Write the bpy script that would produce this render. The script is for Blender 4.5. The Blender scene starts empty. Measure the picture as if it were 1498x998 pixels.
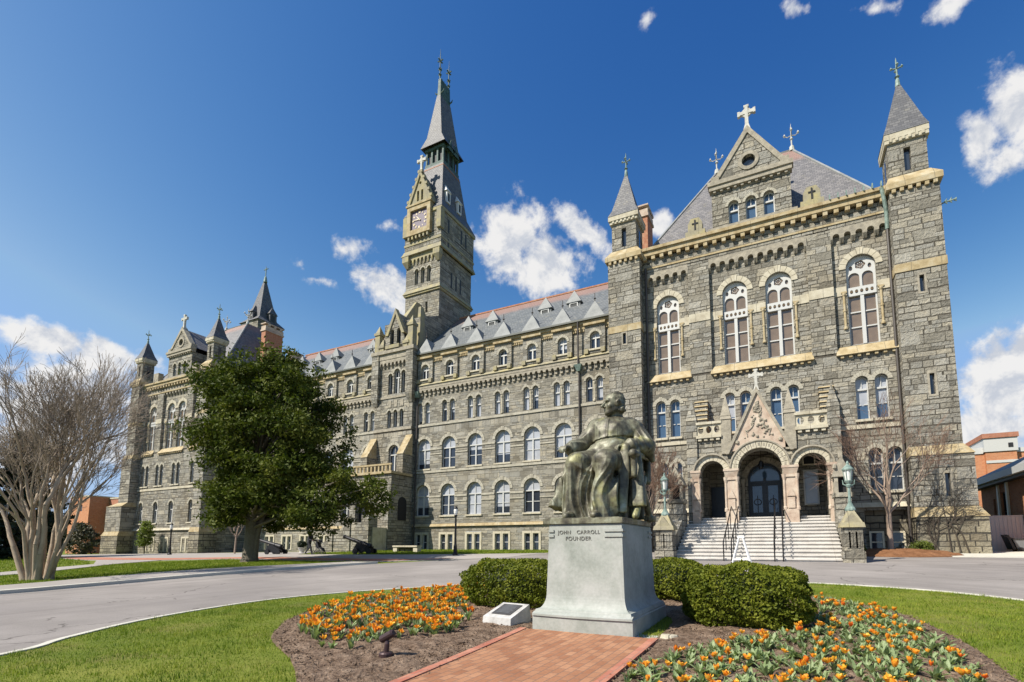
import bpy, bmesh, math, random
import numpy as np
from mathutils import Vector, Matrix
from mathutils.geometry import tessellate_polygon, delaunay_2d_cdt

random.seed(7)
rng = np.random.default_rng(7)
SC = bpy.context.scene
COL = SC.collection
R = math.radians

# ------------------------------------------------------------------ camera
# x runs along the facade, y into the building, z up; z = 0 is the eye level
cam_d = bpy.data.cameras.new('camera')
cam = bpy.data.objects.new('camera', cam_d)
COL.objects.link(cam)
cam_d.sensor_width = 36.0
cam_d.lens = 36.0 * 728.1 / 1498.0
cam_d.shift_x = (749 - 802.86) / 1498.0
cam_d.shift_y = (721.49 - 499) / 1498.0
cam_d.clip_start = 0.1
cam_d.clip_end = 3000
cam.location = (0, -36, 0)
cam.rotation_euler = (math.pi / 2 + 0.1068, 0, 0.4492)
SC.camera = cam

# ------------------------------------------------------------------ light
SUN_EL, SUN_AZ = R(46), R(35)            # azimuth to the left of the facade's normal
to_sun = Vector((-math.sin(SUN_AZ) * math.cos(SUN_EL), -math.cos(SUN_AZ) * math.cos(SUN_EL), math.sin(SUN_EL)))
sun_d = bpy.data.lights.new('sun', 'SUN')
sun_d.energy = 5.0
sun_d.angle = R(0.5)
sun_d.color = (1.0, 0.93, 0.82)
sun = bpy.data.objects.new('sun', sun_d)
COL.objects.link(sun)
sun.location = (-40, -60, 60)
sun.rotation_euler = to_sun.to_track_quat('Z', 'Y').to_euler()

SC.view_settings.view_transform = 'Standard'
SC.view_settings.look = 'None'
SC.view_settings.gamma = 1.0
SC.view_settings.use_curve_mapping = False
SC.view_settings.exposure = 0.66
SC.cycles.use_denoising = True
SC.cycles.max_bounces = 6
SC.cycles.diffuse_bounces = 3
SC.cycles.glossy_bounces = 2
SC.cycles.transparent_max_bounces = 6

# clouds: direction, long axis, half sizes (radians), density
CLOUDS = [((-0.427, 0.723, 0.544), (0.873, 0.487, 0.039), 0.059, 0.068, 1), ((-0.377, 0.774, 0.509), (0.899, 0.437, 0.002), 0.065, 0.048, 1), ((-0.304, 0.771, 0.559), (0.578, 0.616, -0.535), 0.068, 0.019, 1), ((-0.63, 0.628, 0.458), (0.535, 0.778, -0.33), 0.039, 0.031, 0.85), ((-0.614, 0.655, 0.441), (0.764, 0.634, 0.123), 0.019, 0.039, 0.85), ((-0.641, 0.577, 0.506), (0.681, 0.731, 0.03), 0.028, 0.016, 0.55), ((-0.593, 0.595, 0.543), (0.767, 0.622, 0.156), 0.02, 0.011, 0.4), ((-0.71, 0.525, 0.469), (0.667, 0.714, 0.212), 0.015, 0.013, 0.4), ((-0.702, 0.553, 0.449), (0.631, 0.775, 0.033), 0.031, 0.01, 0.4), ((0.255, 0.802, 0.54), (0.91, -0.388, 0.146), 0.022, 0.035, 0.85), ((0.288, 0.781, 0.554), (0.852, -0.473, 0.225), 0.025, 0.054, 0.85), ((0.284, 0.813, 0.509), (0.951, -0.307, -0.04), 0.025, 0.027, 0.6), ((0.212, 0.713, 0.668), (0.973, -0.217, -0.077), 0.025, 0.018, 0.7), ((0.041, 0.685, 0.728), (0.941, 0.218, -0.258), 0.019, 0.011, 0.6), ((0.132, 0.703, 0.699), (0.933, 0.151, -0.327), 0.024, 0.007, 0.3), ((-0.141, 0.636, 0.759), (0.932, 0.343, -0.115), 0.01, 0.019, 0.3), ((0.29, 0.927, 0.239), (0.947, -0.242, -0.212), 0.045, 0.061, 1), ((0.279, 0.944, 0.177), (0.955, -0.253, -0.156), 0.057, 0.056, 1), ((0.314, 0.91, 0.27), (0.936, -0.249, -0.25), 0.028, 0.038, 0.9), ((-0.913, 0.289, 0.287), (0.302, 0.953, 0.003), 0.049, 0.022, 0.9), ((-0.896, 0.351, 0.274), (0.337, 0.937, -0.096), 0.052, 0.026, 1), ((-0.92, 0.334, 0.206), (0.373, 0.908, 0.193), 0.101, 0.069, 0.75), ((-0.937, 0.323, 0.135), (0.34, 0.931, 0.134), 0.111, 0.058, 0.7), ((-0.177, 0.811, 0.558), (0.953, 0.283, -0.11), 0.023, 0.021, 0.9)]

world = bpy.data.worlds.new('World')
SC.world = world
world.use_nodes = True
wt = world.node_tree
wt.nodes.clear()


class NT:
    """small node-tree writer"""
    def __init__(s, tree):
        s.t = tree

    def n(s, kind, ins=None, **props):
        nd = s.t.nodes.new(kind)
        for k, v in props.items():
            setattr(nd, k, v)
        for k, v in (ins or {}).items():
            s.put(nd.inputs[k], v)
        return nd

    def put(s, sock, v):
        if isinstance(v, bpy.types.NodeSocket):
            s.t.links.new(v, sock)
        elif isinstance(v, bpy.types.Node):
            s.t.links.new(v.outputs[0], sock)
        else:
            if sock.type == 'RGBA' and len(v) == 3:
                v = (*v, 1)
            sock.default_value = v

    def m(s, op, a, b=0.0, c=0.0, clamp=False):
        nd = s.t.nodes.new('ShaderNodeMath')
        nd.operation = op
        nd.use_clamp = clamp
        s.put(nd.inputs[0], a); s.put(nd.inputs[1], b); s.put(nd.inputs[2], c)
        return nd.outputs[0]

    def vm(s, op, a, b=None, out=0):
        nd = s.t.nodes.new('ShaderNodeVectorMath')
        nd.operation = op
        s.put(nd.inputs[0], a)
        if b is not None:
            s.put(nd.inputs[1], b)
        return nd.outputs[out]

    def noise(s, vec, scale, detail=3.0, rough=0.55, dist=0.0, dim='3D'):
        nd = s.t.nodes.new('ShaderNodeTexNoise')
        nd.noise_dimensions = dim
        if vec is not None:
            s.put(nd.inputs['Vector' if dim != '1D' else 'W'], vec)
        nd.inputs['Scale'].default_value = scale
        nd.inputs['Detail'].default_value = detail
        nd.inputs['Roughness'].default_value = rough
        nd.inputs['Distortion'].default_value = dist
        return nd

    def ramp(s, fac, stops, interp='LINEAR'):
        nd = s.t.nodes.new('ShaderNodeValToRGB')
        nd.color_ramp.interpolation = interp
        el = nd.color_ramp.elements
        while len(el) < len(stops):
            el.new(0.5)
        for e, (p, c) in zip(el, stops):
            e.position = p
            e.color = (*c, 1) if len(c) == 3 else c
        s.put(nd.inputs[0], fac)
        return nd.outputs[0]

    def mix(s, fac, a, b, blend='MIX'):
        nd = s.t.nodes.new('ShaderNodeMix')
        nd.data_type = 'RGBA'
        nd.blend_type = blend
        s.put(nd.inputs[0], fac); s.put(nd.inputs[6], a); s.put(nd.inputs[7], b)
        return nd.outputs[2]

    def maprange(s, v, a, b, c=0.0, d=1.0, smooth=True):
        nd = s.t.nodes.new('ShaderNodeMapRange')
        nd.interpolation_type = 'SMOOTHSTEP' if smooth else 'LINEAR'
        for i, q in enumerate((v, a, b, c, d)):
            s.put(nd.inputs[i], q)
        return nd.outputs[0]


w = NT(wt)
sky = w.n('ShaderNodeTexSky', sky_type='NISHITA', sun_disc=False, sun_elevation=SUN_EL,
          sun_rotation=R(180) + SUN_AZ, altitude=0.0, air_density=1.0, dust_density=0.6, ozone_density=2.2)
tint = w.mix(1.0, sky.outputs[0], (0.66, 0.97, 1.30), 'MULTIPLY')
direc = w.vm('NORMALIZE', w.n('ShaderNodeTexCoord').outputs['Generated'])
# deep clear blue away from the sun, paler towards it: steeper response in red and green than in blue
sp_ = w.n('ShaderNodeSeparateColor', {0: tint})
chan = []
for i, (gain, pw, top) in enumerate(((118.0, 2.8, 0.28), (4.75, 1.77, 0.48), (1.22, 1.0, 0.82))):
    q = w.m('POWER', w.m('MULTIPLY', sp_.outputs[i], 0.065 * 1.58), pw)
    chan.append(w.m('MINIMUM', w.m('MULTIPLY', q, gain), top))
skyc = w.n('ShaderNodeCombineColor', {0: chan[0], 1: chan[1], 2: chan[2]})
dz_ = w.n('ShaderNodeSeparateXYZ', {0: direc}).outputs[2]
skyh = w.mix(w.maprange(dz_, 0.0, 0.30, 0.75, 0.0), skyc.outputs[0], (0.50, 0.66, 0.86))
bg_sky = w.n('ShaderNodeBackground', {'Color': skyh, 'Strength': 1 / 1.58})
warp = w.noise(direc, 9.0, 3.0)
wv = w.vm('SCALE', w.vm('SUBTRACT', warp.outputs['Color'], (0.5, 0.5, 0.5)))
wv.node.inputs['Scale'].default_value = 0.05
dw = w.vm('ADD', direc, wv)
best = None
for (C_, U_, a_, b_, s_) in CLOUDS:
    Cv, Uv = Vector(C_).normalized(), Vector(U_).normalized()
    Vv = Cv.cross(Uv)
    dc = w.m('MAXIMUM', w.vm('DOT_PRODUCT', dw, tuple(Cv), out=1), 0.05)
    u = w.m('DIVIDE', w.vm('DOT_PRODUCT', dw, tuple(Uv / a_), out=1), dc)
    v = w.m('DIVIDE', w.vm('DOT_PRODUCT', dw, tuple(Vv / b_), out=1), dc)
    rr = w.m('SQRT', w.m('ADD', w.m('MULTIPLY', u, u), w.m('MULTIPLY', v, v)))
    mk = w.m('MULTIPLY', w.m('SUBTRACT', 1.42, rr), s_)
    front = w.m('GREATER_THAN', w.vm('DOT_PRODUCT', dw, tuple(Cv), out=1), 0.1)
    mk = w.m('SUBTRACT', w.m('MULTIPLY', mk, front), w.m('MULTIPLY', w.m('SUBTRACT', 1.0, front), 6.0))
    best = mk if best is None else w.m('SMOOTH_MAX', best, mk, 0.25)
puff = w.noise(direc, 15.0, 9.0, 0.62, 0.3)
fine = w.noise(direc, 48.0, 6.0, 0.6)
dens = w.m('ADD', best, w.m('MULTIPLY', w.m('SUBTRACT', puff.outputs[0], 0.52), 1.75))
dens = w.m('ADD', dens, w.m('MULTIPLY', w.m('SUBTRACT', fine.outputs[0], 0.5), 1.1))
alpha = w.maprange(dens, 0.12, 0.78, 0.0, 0.98)
# cloud bodies: sunlit white with softly greyer thick parts
puff2 = w.noise(w.vm('ADD', direc, (-0.008, -0.010, 0.016)), 15.0, 6.0, 0.62, 0.3)
relief = w.m('SUBTRACT', puff2.outputs[0], puff.outputs[0])
ccol = w.mix(w.maprange(w.m('ADD', relief, w.m('MULTIPLY', dens, 0.035)), -0.06, 0.16), (1.0, 0.99, 0.98), (0.66, 0.70, 0.78))
bg_cloud = w.n('ShaderNodeBackground', {'Color': ccol, 'Strength': 0.56})
mixs = w.n('ShaderNodeMixShader', {0: alpha, 1: bg_sky.outputs[0], 2: bg_cloud.outputs[0]})
w.n('ShaderNodeOutputWorld', {'Surface': mixs.outputs[0]})

# ------------------------------------------------------------------ materials
MATS = {}


def new_mat(name):
    m = bpy.data.materials.new(name)
    m.use_nodes = True
    m.node_tree.nodes.clear()
    t = NT(m.node_tree)
    b = t.n('ShaderNodeBsdfPrincipled')
    o = t.n('ShaderNodeOutputMaterial', {'Surface': b.outputs[0]})
    MATS[name] = m
    return m, t, b, o


def finish(t, b, col, rough=0.8, bump=None, bstr=0.5, bdist=0.02, metallic=0.0, spec=0.3):
    t.put(b.inputs['Base Color'], col)
    t.put(b.inputs['Roughness'], rough)
    b.inputs['Metallic'].default_value = metallic
    b.inputs['Specular IOR Level'].default_value = spec
    if bump is not None:
        bp = t.n('ShaderNodeBump', {'Height': bump, 'Strength': bstr, 'Distance': bdist})
        t.put(b.inputs['Normal'], bp.outputs[0])


def obj_co(t):
    return t.n('ShaderNodeTexCoord').outputs['Object']


def wall_uv(t):
    """wall coordinates in metres from object position: along the wall, and height"""
    co = obj_co(t)
    p = t.n('ShaderNodeSeparateXYZ', {0: co})
    na = t.vm('ABSOLUTE', t.n('ShaderNodeNewGeometry').outputs['True Normal'])
    nn = t.n('ShaderNodeSeparateXYZ', {0: na})
    fx = t.m('GREATER_THAN', nn.outputs[0], nn.outputs[1])
    fz = t.m('GREATER_THAN', nn.outputs[2], 0.85)
    u = t.m('ADD', t.m('MULTIPLY', fx, p.outputs[1]), t.m('MULTIPLY', t.m('SUBTRACT', 1.0, fx), p.outputs[0]))
    u = t.m('ADD', u, t.m('MULTIPLY', fx, 13.37))
    v = t.m('ADD', t.m('MULTIPLY', fz, p.outputs[1]), t.m('MULTIPLY', t.m('SUBTRACT', 1.0, fz), p.outputs[2]))
    return co, u, v


def stone_mat(name, stops, row=0.225, width=0.60, mortar=0.018, mortar_col=(0.085, 0.076, 0.06), bdist=0.10, stain=0.35, warp_amt=0.16):
    m, t, b, o = new_mat(name)
    co, u, v = wall_uv(t)
    # irregular courses: the height is warped in one dimension, the joints along each course a little too
    n1 = t.noise(v, 1.3, 2.0, dim='1D').outputs[0]
    v2 = t.m('ADD', v, t.m('MULTIPLY', t.m('SUBTRACT', n1, 0.5), warp_amt * 3.2))
    wob = t.noise(co, 2.6, 2.0)
    v2 = t.m('ADD', v2, t.m('MULTIPLY', t.m('SUBTRACT', wob.outputs[0], 0.5), 0.07))
    uvn = t.n('ShaderNodeCombineXYZ', {0: u, 1: t.m('MULTIPLY', t.m('FLOOR', t.m('DIVIDE', v2, row)), 3.7)})
    jit = t.noise(uvn.outputs[0], 0.9, 1.0)
    u2 = t.m('ADD', u, t.m('MULTIPLY', t.m('SUBTRACT', jit.outputs[0], 0.5), 0.9))
    vec = t.n('ShaderNodeCombineXYZ', {0: u2, 1: v2})

    def bricks(w_, h_, off):
        nd = t.n('ShaderNodeTexBrick', {'Vector': vec.outputs[0]}, offset=off, squash=0.7, squash_frequency=3)
        for k, q in (('Color1', (0, 0, 0, 1)), ('Color2', (1, 1, 1, 1)), ('Mortar', (0.5, 0.5, 0.5, 1)), ('Scale', 1.0),
                     ('Mortar Size', mortar), ('Mortar Smooth', 0.35), ('Bias', 0.0), ('Brick Width', w_), ('Row Height', h_)):
            nd.inputs[k].default_value = q
        return nd
    A = bricks(width, row, 0.43)
    Bk = bricks(width * 1.7, row * 2, 0.31)
    sel = t.m('GREATER_THAN', t.noise(t.n('ShaderNodeCombineXYZ', {0: t.m('FLOOR', t.m('DIVIDE', u2, 1.1)), 1: t.m('FLOOR', t.m('DIVIDE', v2, row * 2))}).outputs[0], 1.7, 0.0).outputs[0], 0.58)
    rnd = t.mix(sel, A.outputs[0], Bk.outputs[0])
    mort = t.m('ADD', t.m('MULTIPLY', sel, Bk.outputs[1]), t.m('MULTIPLY', t.m('SUBTRACT', 1.0, sel), A.outputs[1]))
    face = t.noise(co, 7.0, 5.0, 0.62)
    vein = t.noise(co, 28.0, 3.0, 0.6)
    big = t.noise(co, 0.35, 3.0)
    rb = t.m('ADD', t.m('MULTIPLY', rnd, 0.72), t.m('MULTIPLY', face.outputs[0], 0.30))
    base = t.ramp(rb, stops)
    base = t.mix(0.45, base, t.mix(vein.outputs[0], (0.12, 0.11, 0.10), (0.85, 0.83, 0.78)), 'SOFT_LIGHT')
    base = t.mix(t.maprange(big.outputs[0], 0.46, 0.72, 0.0, stain), base, (0.17, 0.135, 0.08), 'MIX')
    strk = t.noise(t.vm('MULTIPLY', co, (1.6, 1.6, 0.10)), 1.0, 4.0, 0.6)
    base = t.mix(t.maprange(strk.outputs[0], 0.54, 0.74, 0.0, 0.45), base, (0.085, 0.078, 0.065))
    tone = t.noise(co, 0.9, 2.0)
    base = t.mix(0.6, base, t.mix(tone.outputs[0], (0.1, 0.1, 0.1), (0.9, 0.9, 0.88)), 'SOFT_LIGHT')
    col = t.mix(t.maprange(mort, 0.15, 0.9), base, mortar_col)  # mortar, darkened to stand in for the shadow in the joints
    hgt = t.m('ADD', t.m('MULTIPLY', t.m('SUBTRACT', 1.0, mort), 0.55), t.m('MULTIPLY', face.outputs[0], 0.85))
    # each rock-faced block stands out by a random amount
    hgt = t.m('ADD', hgt, t.m('MULTIPLY', rnd, 0.45))
    finish(t, b, col, 0.9, hgt, 1.0, bdist, spec=0.15)
    return m


GNEISS = [(0.0, (0.088, 0.084, 0.074)), (0.2, (0.175, 0.166, 0.142)), (0.38, (0.28, 0.263, 0.22)), (0.52, (0.235, 0.231, 0.21)),
          (0.68, (0.34, 0.310, 0.245)), (0.82, (0.30, 0.292, 0.262)), (1.0, (0.44, 0.392, 0.30))]
stone_mat('gneiss_wall', GNEISS)
stone_mat('gneiss_wing', GNEISS, row=0.155, width=0.62, mortar=0.010, mortar_col=(0.13, 0.12, 0.095), bdist=0.06, warp_amt=0.22)
stone_mat('gneiss_rough', GNEISS, row=0.28, width=0.80, mortar=0.022, bdist=0.14, stain=0.2)
stone_mat('gneiss_old', [(0.0, (0.09, 0.082, 0.068)), (0.3, (0.17, 0.155, 0.125)), (0.6, (0.235, 0.215, 0.165)), (1.0, (0.31, 0.28, 0.21))],
          row=0.33, width=0.7, mortar=0.03, mortar_col=(0.06, 0.055, 0.045), bdist=0.12, stain=0.5)


def plain_stone(name, c1, c2, c3, scale=2.2, bstr=0.45, bdist=0.03, rough=0.85, joints=0.0, joint_col=(0.1, 0.09, 0.07)):
    m, t, b, o = new_mat(name)
    co, u, v = wall_uv(t)
    n1 = t.noise(co, scale, 5.0, 0.6)
    n2 = t.noise(co, scale * 9, 4.0, 0.6)
    col = t.ramp(n1.outputs[0], [(0.28, c1), (0.5, c2), (0.72, c3)])
    col = t.mix(0.5, col, t.mix(n2.outputs[0], (0.15, 0.15, 0.15), (0.85, 0.85, 0.85)), 'SOFT_LIGHT')
    h = t.m('ADD', n1.outputs[0], t.m('MULTIPLY', n2.outputs[0], 0.5))
    if joints:
        j = t.m('LESS_THAN', t.m('FRACT', t.m('DIVIDE', u, joints)), 0.02 / joints)
        col = t.mix(t.m('MULTIPLY', j, 0.8), col, joint_col)
    finish(t, b, col, rough, h, bstr, bdist, spec=0.2)
    return m


plain_stone('sandstone_ochre', (0.25, 0.19, 0.10), (0.37, 0.295, 0.17), (0.43, 0.38, 0.27), joints=1.3)
plain_stone('sandstone_lichen', (0.22, 0.20, 0.155), (0.29, 0.26, 0.17), (0.38, 0.325, 0.15), scale=1.6, joints=1.1)
plain_stone('lead_grey', (0.17, 0.18, 0.18), (0.225, 0.235, 0.23), (0.28, 0.285, 0.28), scale=2.0, bstr=0.15, rough=0.6)
plain_stone('stone_pale', (0.34, 0.30, 0.22), (0.45, 0.41, 0.31), (0.52, 0.48, 0.38), joints=1.2)
plain_stone('stone_mid', (0.27, 0.25, 0.20), (0.37, 0.345, 0.275), (0.44, 0.415, 0.34), joints=1.2)
plain_stone('stone_pink', (0.34, 0.25, 0.19), (0.45, 0.36, 0.28), (0.52, 0.45, 0.36))
plain_stone('stone_carved', (0.22, 0.20, 0.16), (0.30, 0.27, 0.21), (0.40, 0.36, 0.28), scale=3.5, bstr=0.8, bdist=0.05)
plain_stone('marble_step', (0.42, 0.395, 0.36), (0.51, 0.485, 0.445), (0.57, 0.55, 0.51), scale=1.4, bstr=0.15, joints=1.7, joint_col=(0.35, 0.33, 0.30))
plain_stone('white_cross_stone', (0.36, 0.35, 0.31), (0.46, 0.45, 0.40), (0.54, 0.53, 0.48), scale=4)
plain_stone('granite_pedestal', (0.23, 0.25, 0.22), (0.315, 0.33, 0.30), (0.39, 0.395, 0.37), scale=2.4, bstr=0.12, bdist=0.006, rough=0.62)
plain_stone('granite_rough', (0.28, 0.27, 0.25), (0.42, 0.41, 0.39), (0.52, 0.51, 0.49), scale=6, bstr=0.5, bdist=0.015)
plain_stone('concrete_slab', (0.40, 0.39, 0.37), (0.50, 0.49, 0.46), (0.56, 0.55, 0.52), scale=3, bstr=0.2)
plain_stone('copper_green', (0.10, 0.145, 0.125), (0.18, 0.245, 0.215), (0.30, 0.375, 0.335), scale=4, rough=0.6)
plain_stone('chimney_brick', (0.28, 0.11, 0.06), (0.36, 0.17, 0.10), (0.40, 0.25, 0.15), scale=5)


def slate_mat(name, c1, c2, c3, red_z=None):
    m, t, b, o = new_mat(name)
    co = obj_co(t)
    p = t.n('ShaderNodeSeparateXYZ', {0: co})
    na = t.vm('ABSOLUTE', t.n('ShaderNodeNewGeometry').outputs['True Normal'])
    nn = t.n('ShaderNodeSeparateXYZ', {0: na})
    fx = t.m('GREATER_THAN', nn.outputs[0], nn.outputs[1])
    u = t.m('ADD', t.m('MULTIPLY', fx, p.outputs[1]), t.m('MULTIPLY', t.m('SUBTRACT', 1.0, fx), p.outputs[0]))
    vec = t.n('ShaderNodeCombineXYZ', {0: u, 1: t.m('ADD', p.outputs[2], t.m('MULTIPLY', t.noise(u, 1.2, 1.0, dim='1D').outputs[0], 0.05))})
    br = t.n('ShaderNodeTexBrick', {'Vector': vec.outputs[0]}, offset=0.5)
    for k, q in (('Color1', (0, 0, 0, 1)), ('Color2', (1, 1, 1, 1)), ('Mortar', (0.1, 0.1, 0.1, 1)), ('Scale', 1.0),
                 ('Mortar Size', 0.012), ('Mortar Smooth', 0.2), ('Brick Width', 0.26), ('Row Height', 0.17)):
        br.inputs[k].default_value = q
    n1 = t.noise(co, 0.7, 4.0)
    f = t.m('ADD', t.m('MULTIPLY', br.outputs[0], 0.55), t.m('MULTIPLY', n1.outputs[0], 0.5))
    col = t.ramp(f, [(0.15, c1), (0.5, c2), (0.85, c3)])
    col = t.mix(t.maprange(t.noise(co, 2.3, 4.0).outputs[0], 0.58, 0.75, 0.0, 0.35), col, (0.30, 0.27, 0.17))
    col = t.mix(t.m('MULTIPLY', br.outputs[1], 0.6), col, (0.05, 0.05, 0.055))
    if red_z is not None:
        # iron-red ridge courses
        col = t.mix(t.maprange(t.m('ADD', p.outputs[2], t.m('MULTIPLY', n1.outputs[0], 0.9)), red_z + 0.1, red_z + 1.0, 0.0, 0.6), col, (0.30, 0.16, 0.115))
    finish(t, b, col, 0.6, t.m('SUBTRACT', br.outputs[0], t.m('MULTIPLY', br.outputs[1], 2.0)), 0.5, 0.012, spec=0.4)
    return m


slate_mat('slate', (0.07, 0.07, 0.076), (0.11, 0.11, 0.114), (0.155, 0.151, 0.148))
slate_mat('slate_wing', (0.085, 0.095, 0.098), (0.125, 0.136, 0.138), (0.165, 0.172, 0.168), red_z=23.2)
slate_mat('slate_pavilion', (0.10, 0.098, 0.10), (0.155, 0.148, 0.147), (0.205, 0.195, 0.188), red_z=26.9)


def simple(name, col, rough=0.6, metallic=0.0, spec=0.5, var=0.15, scale=6.0, bump=0.0):
    m, t, b, o = new_mat(name)
    n1 = t.noise(obj_co(t), scale, 4.0)
    a = tuple(c * (1 - var) for c in col)
    d = tuple(min(1, c * (1 + var)) for c in col)
    c = t.mix(n1.outputs[0], a, d)
    finish(t, b, c, rough, n1.outputs[0] if bump else None, bump, 0.01, metallic, spec)
    return m


simple('white_paint', (0.48, 0.48, 0.455), 0.45, var=0.06)
simple('cream_paint', (0.62, 0.55, 0.40), 0.5)
simple('iron_black', (0.022, 0.022, 0.024), 0.45, 0.6)
simple('pipe_dark', (0.05, 0.042, 0.036), 0.55)
simple('gutter_dark', (0.07, 0.075, 0.06), 0.55)
simple('door_black', (0.018, 0.018, 0.022), 0.35)
simple('clock_face', (0.10, 0.075, 0.11), 0.6)
simple('gold_leaf', (0.52, 0.44, 0.27), 0.5, 0.1)
simple('dark_void', (0.012, 0.012, 0.014), 0.8)  # near-black that paints in the shade of holes and recesses
simple('louvre_dark', (0.03, 0.035, 0.035), 0.7)
simple('cannon_iron', (0.018, 0.018, 0.02), 0.5, 0.5)
simple('black_plastic', (0.02, 0.02, 0.022), 0.5)
simple('grey_plastic', (0.16, 0.17, 0.18), 0.5)
simple('dark_cloth', (0.02, 0.02, 0.026), 0.85)
simple('skin', (0.42, 0.25, 0.17), 0.6)
simple('hair_dark', (0.03, 0.022, 0.016), 0.6)
simple('lamp_glass', (0.70, 0.70, 0.66), 0.25)
simple('gate_panel', (0.52, 0.53, 0.55), 0.5, var=0.05)
simple('sign_white', (0.78, 0.76, 0.72), 0.45, var=0.05)
simple('roof_white', (0.62, 0.61, 0.58), 0.6)
simple('roof_grey', (0.26, 0.26, 0.245), 0.7)
simple('spot_bronze', (0.06, 0.035, 0.035), 0.45, 0.4)
simple('plaque_bronze', (0.11, 0.105, 0.10), 0.4, 0.5)
simple('letter_dark', (0.15, 0.15, 0.13), 0.8)
simple('bark_magnolia', (0.13, 0.11, 0.08), 0.9, var=0.45, scale=9, bump=0.8)
simple('bark_crape', (0.33, 0.255, 0.18), 0.75, var=0.4, scale=5, bump=0.4)
plain_stone('copper_dark', (0.03, 0.055, 0.05), (0.06, 0.10, 0.088), (0.12, 0.18, 0.155), scale=4, rough=0.6)
simple('twig_crape', (0.22, 0.175, 0.13), 0.8, var=0.3)
simple('bark_young', (0.28, 0.21, 0.16), 0.85, var=0.35, scale=12, bump=0.5)
simple('twig_brown', (0.20, 0.125, 0.085), 0.85, var=0.3)
simple('vine_brown', (0.045, 0.035, 0.025), 0.9)


def glass_mat(name, base, rough=0.06, spec=0.9):
    m, t, b, o = new_mat(name)
    n1 = t.noise(obj_co(t), 1.6, 2.0)
    c = t.mix(n1.outputs[0], tuple(x * 0.6 for x in base), tuple(x * 1.4 for x in base))
    finish(t, b, c, rough, n1.outputs[0], 0.10, 0.03, spec=spec)
    return m


glass_mat('glass_dark', (0.028, 0.034, 0.045))
glass_mat('glass_blue', (0.05, 0.09, 0.15))
glass_mat('glass_amber', (0.17, 0.125, 0.085), 0.12)
glass_mat('glass_blind', (0.36, 0.375, 0.40), 0.10, 0.8)


def leaf_mat(name, c1, c2, c3, rough=0.45, scale=1.2, trans=0.25, spec=0.4):
    m, t, b, o = new_mat(name)
    co = obj_co(t)
    n1 = t.noise(co, scale, 3.0)
    n2 = t.noise(co, scale * 22, 1.0)
    f = t.m('ADD', t.m('MULTIPLY', n1.outputs[0], 0.5), t.m('MULTIPLY', n2.outputs[0], 0.5))
    col = t.ramp(f, [(0.34, c1), (0.5, c2), (0.66, c3)])
    finish(t, b, col, rough, spec=spec)
    tr = t.n('ShaderNodeBsdfTranslucent', {'Color': t.mix(1.0, col, (1.0, 1.15, 0.5), 'MULTIPLY')})
    mx = t.n('ShaderNodeMixShader', {0: trans, 1: b.outputs[0], 2: tr.outputs[0]})
    t.put(o.inputs[0], mx.outputs[0])
    return m


leaf_mat('leaf_magnolia', (0.022, 0.036, 0.006), (0.066, 0.088, 0.013), (0.165, 0.165, 0.032), 0.6, 0.8, 0.22, 0.1)
leaf_mat('leaf_box', (0.050, 0.072, 0.008), (0.125, 0.150, 0.015), (0.27, 0.27, 0.035), 0.6, 3.5, 0.3, 0.15)
leaf_mat('leaf_conifer', (0.012, 0.020, 0.009), (0.022, 0.034, 0.013), (0.040, 0.052, 0.02), 0.6, 0.5, 0.1)
leaf_mat('leaf_spring', (0.09, 0.12, 0.02), (0.15, 0.19, 0.035), (0.24, 0.27, 0.06), 0.5, 1.0, 0.4)
leaf_mat('leaf_shrub', (0.05, 0.045, 0.025), (0.09, 0.085, 0.045), (0.14, 0.12, 0.08), 0.7, 1.0, 0.1)
leaf_mat('grass_blade', (0.060, 0.115, 0.012), (0.160, 0.220, 0.016), (0.33, 0.315, 0.06), 0.6, 1.9, 0.3, 0.15)
leaf_mat('tulip_leaf', (0.10, 0.15, 0.05), (0.23, 0.30, 0.13), (0.40, 0.46, 0.26), 0.55, 6.0, 0.3)
leaf_mat('petal_orange', (0.72, 0.17, 0.02), (0.85, 0.30, 0.025), (0.90, 0.44, 0.04), 0.5, 9.0, 0.35)
leaf_mat('petal_yellow', (0.82, 0.34, 0.03), (0.88, 0.48, 0.05), (0.92, 0.58, 0.09), 0.5, 9.0, 0.35)
leaf_mat('petal_red', (0.50, 0.06, 0.015), (0.70, 0.12, 0.02), (0.82, 0.22, 0.03), 0.5, 9.0, 0.35)


def ground_mat(name, stops, s1, s2, bstr=0.4, bdist=0.02, rough=0.9, patches=None):
    m, t, b, o = new_mat(name)
    co = obj_co(t)
    n1 = t.noise(co, s1, 5.0, 0.6)
    n2 = t.noise(co, s2, 4.0, 0.7)
    f = t.m('ADD', t.m('MULTIPLY', n1.outputs[0], 0.55), t.m('MULTIPLY', n2.outputs[0], 0.45))
    col = t.ramp(f, stops)
    if patches:
        n3 = t.noise(co, patches[0], 3.0)
        col = t.mix(t.maprange(n3.outputs[0], 0.5, 0.7, 0.0, patches[2]), col, patches[1])
    finish(t, b, col, rough, n2.outputs[0], bstr, bdist, spec=0.15)
    return m


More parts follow.
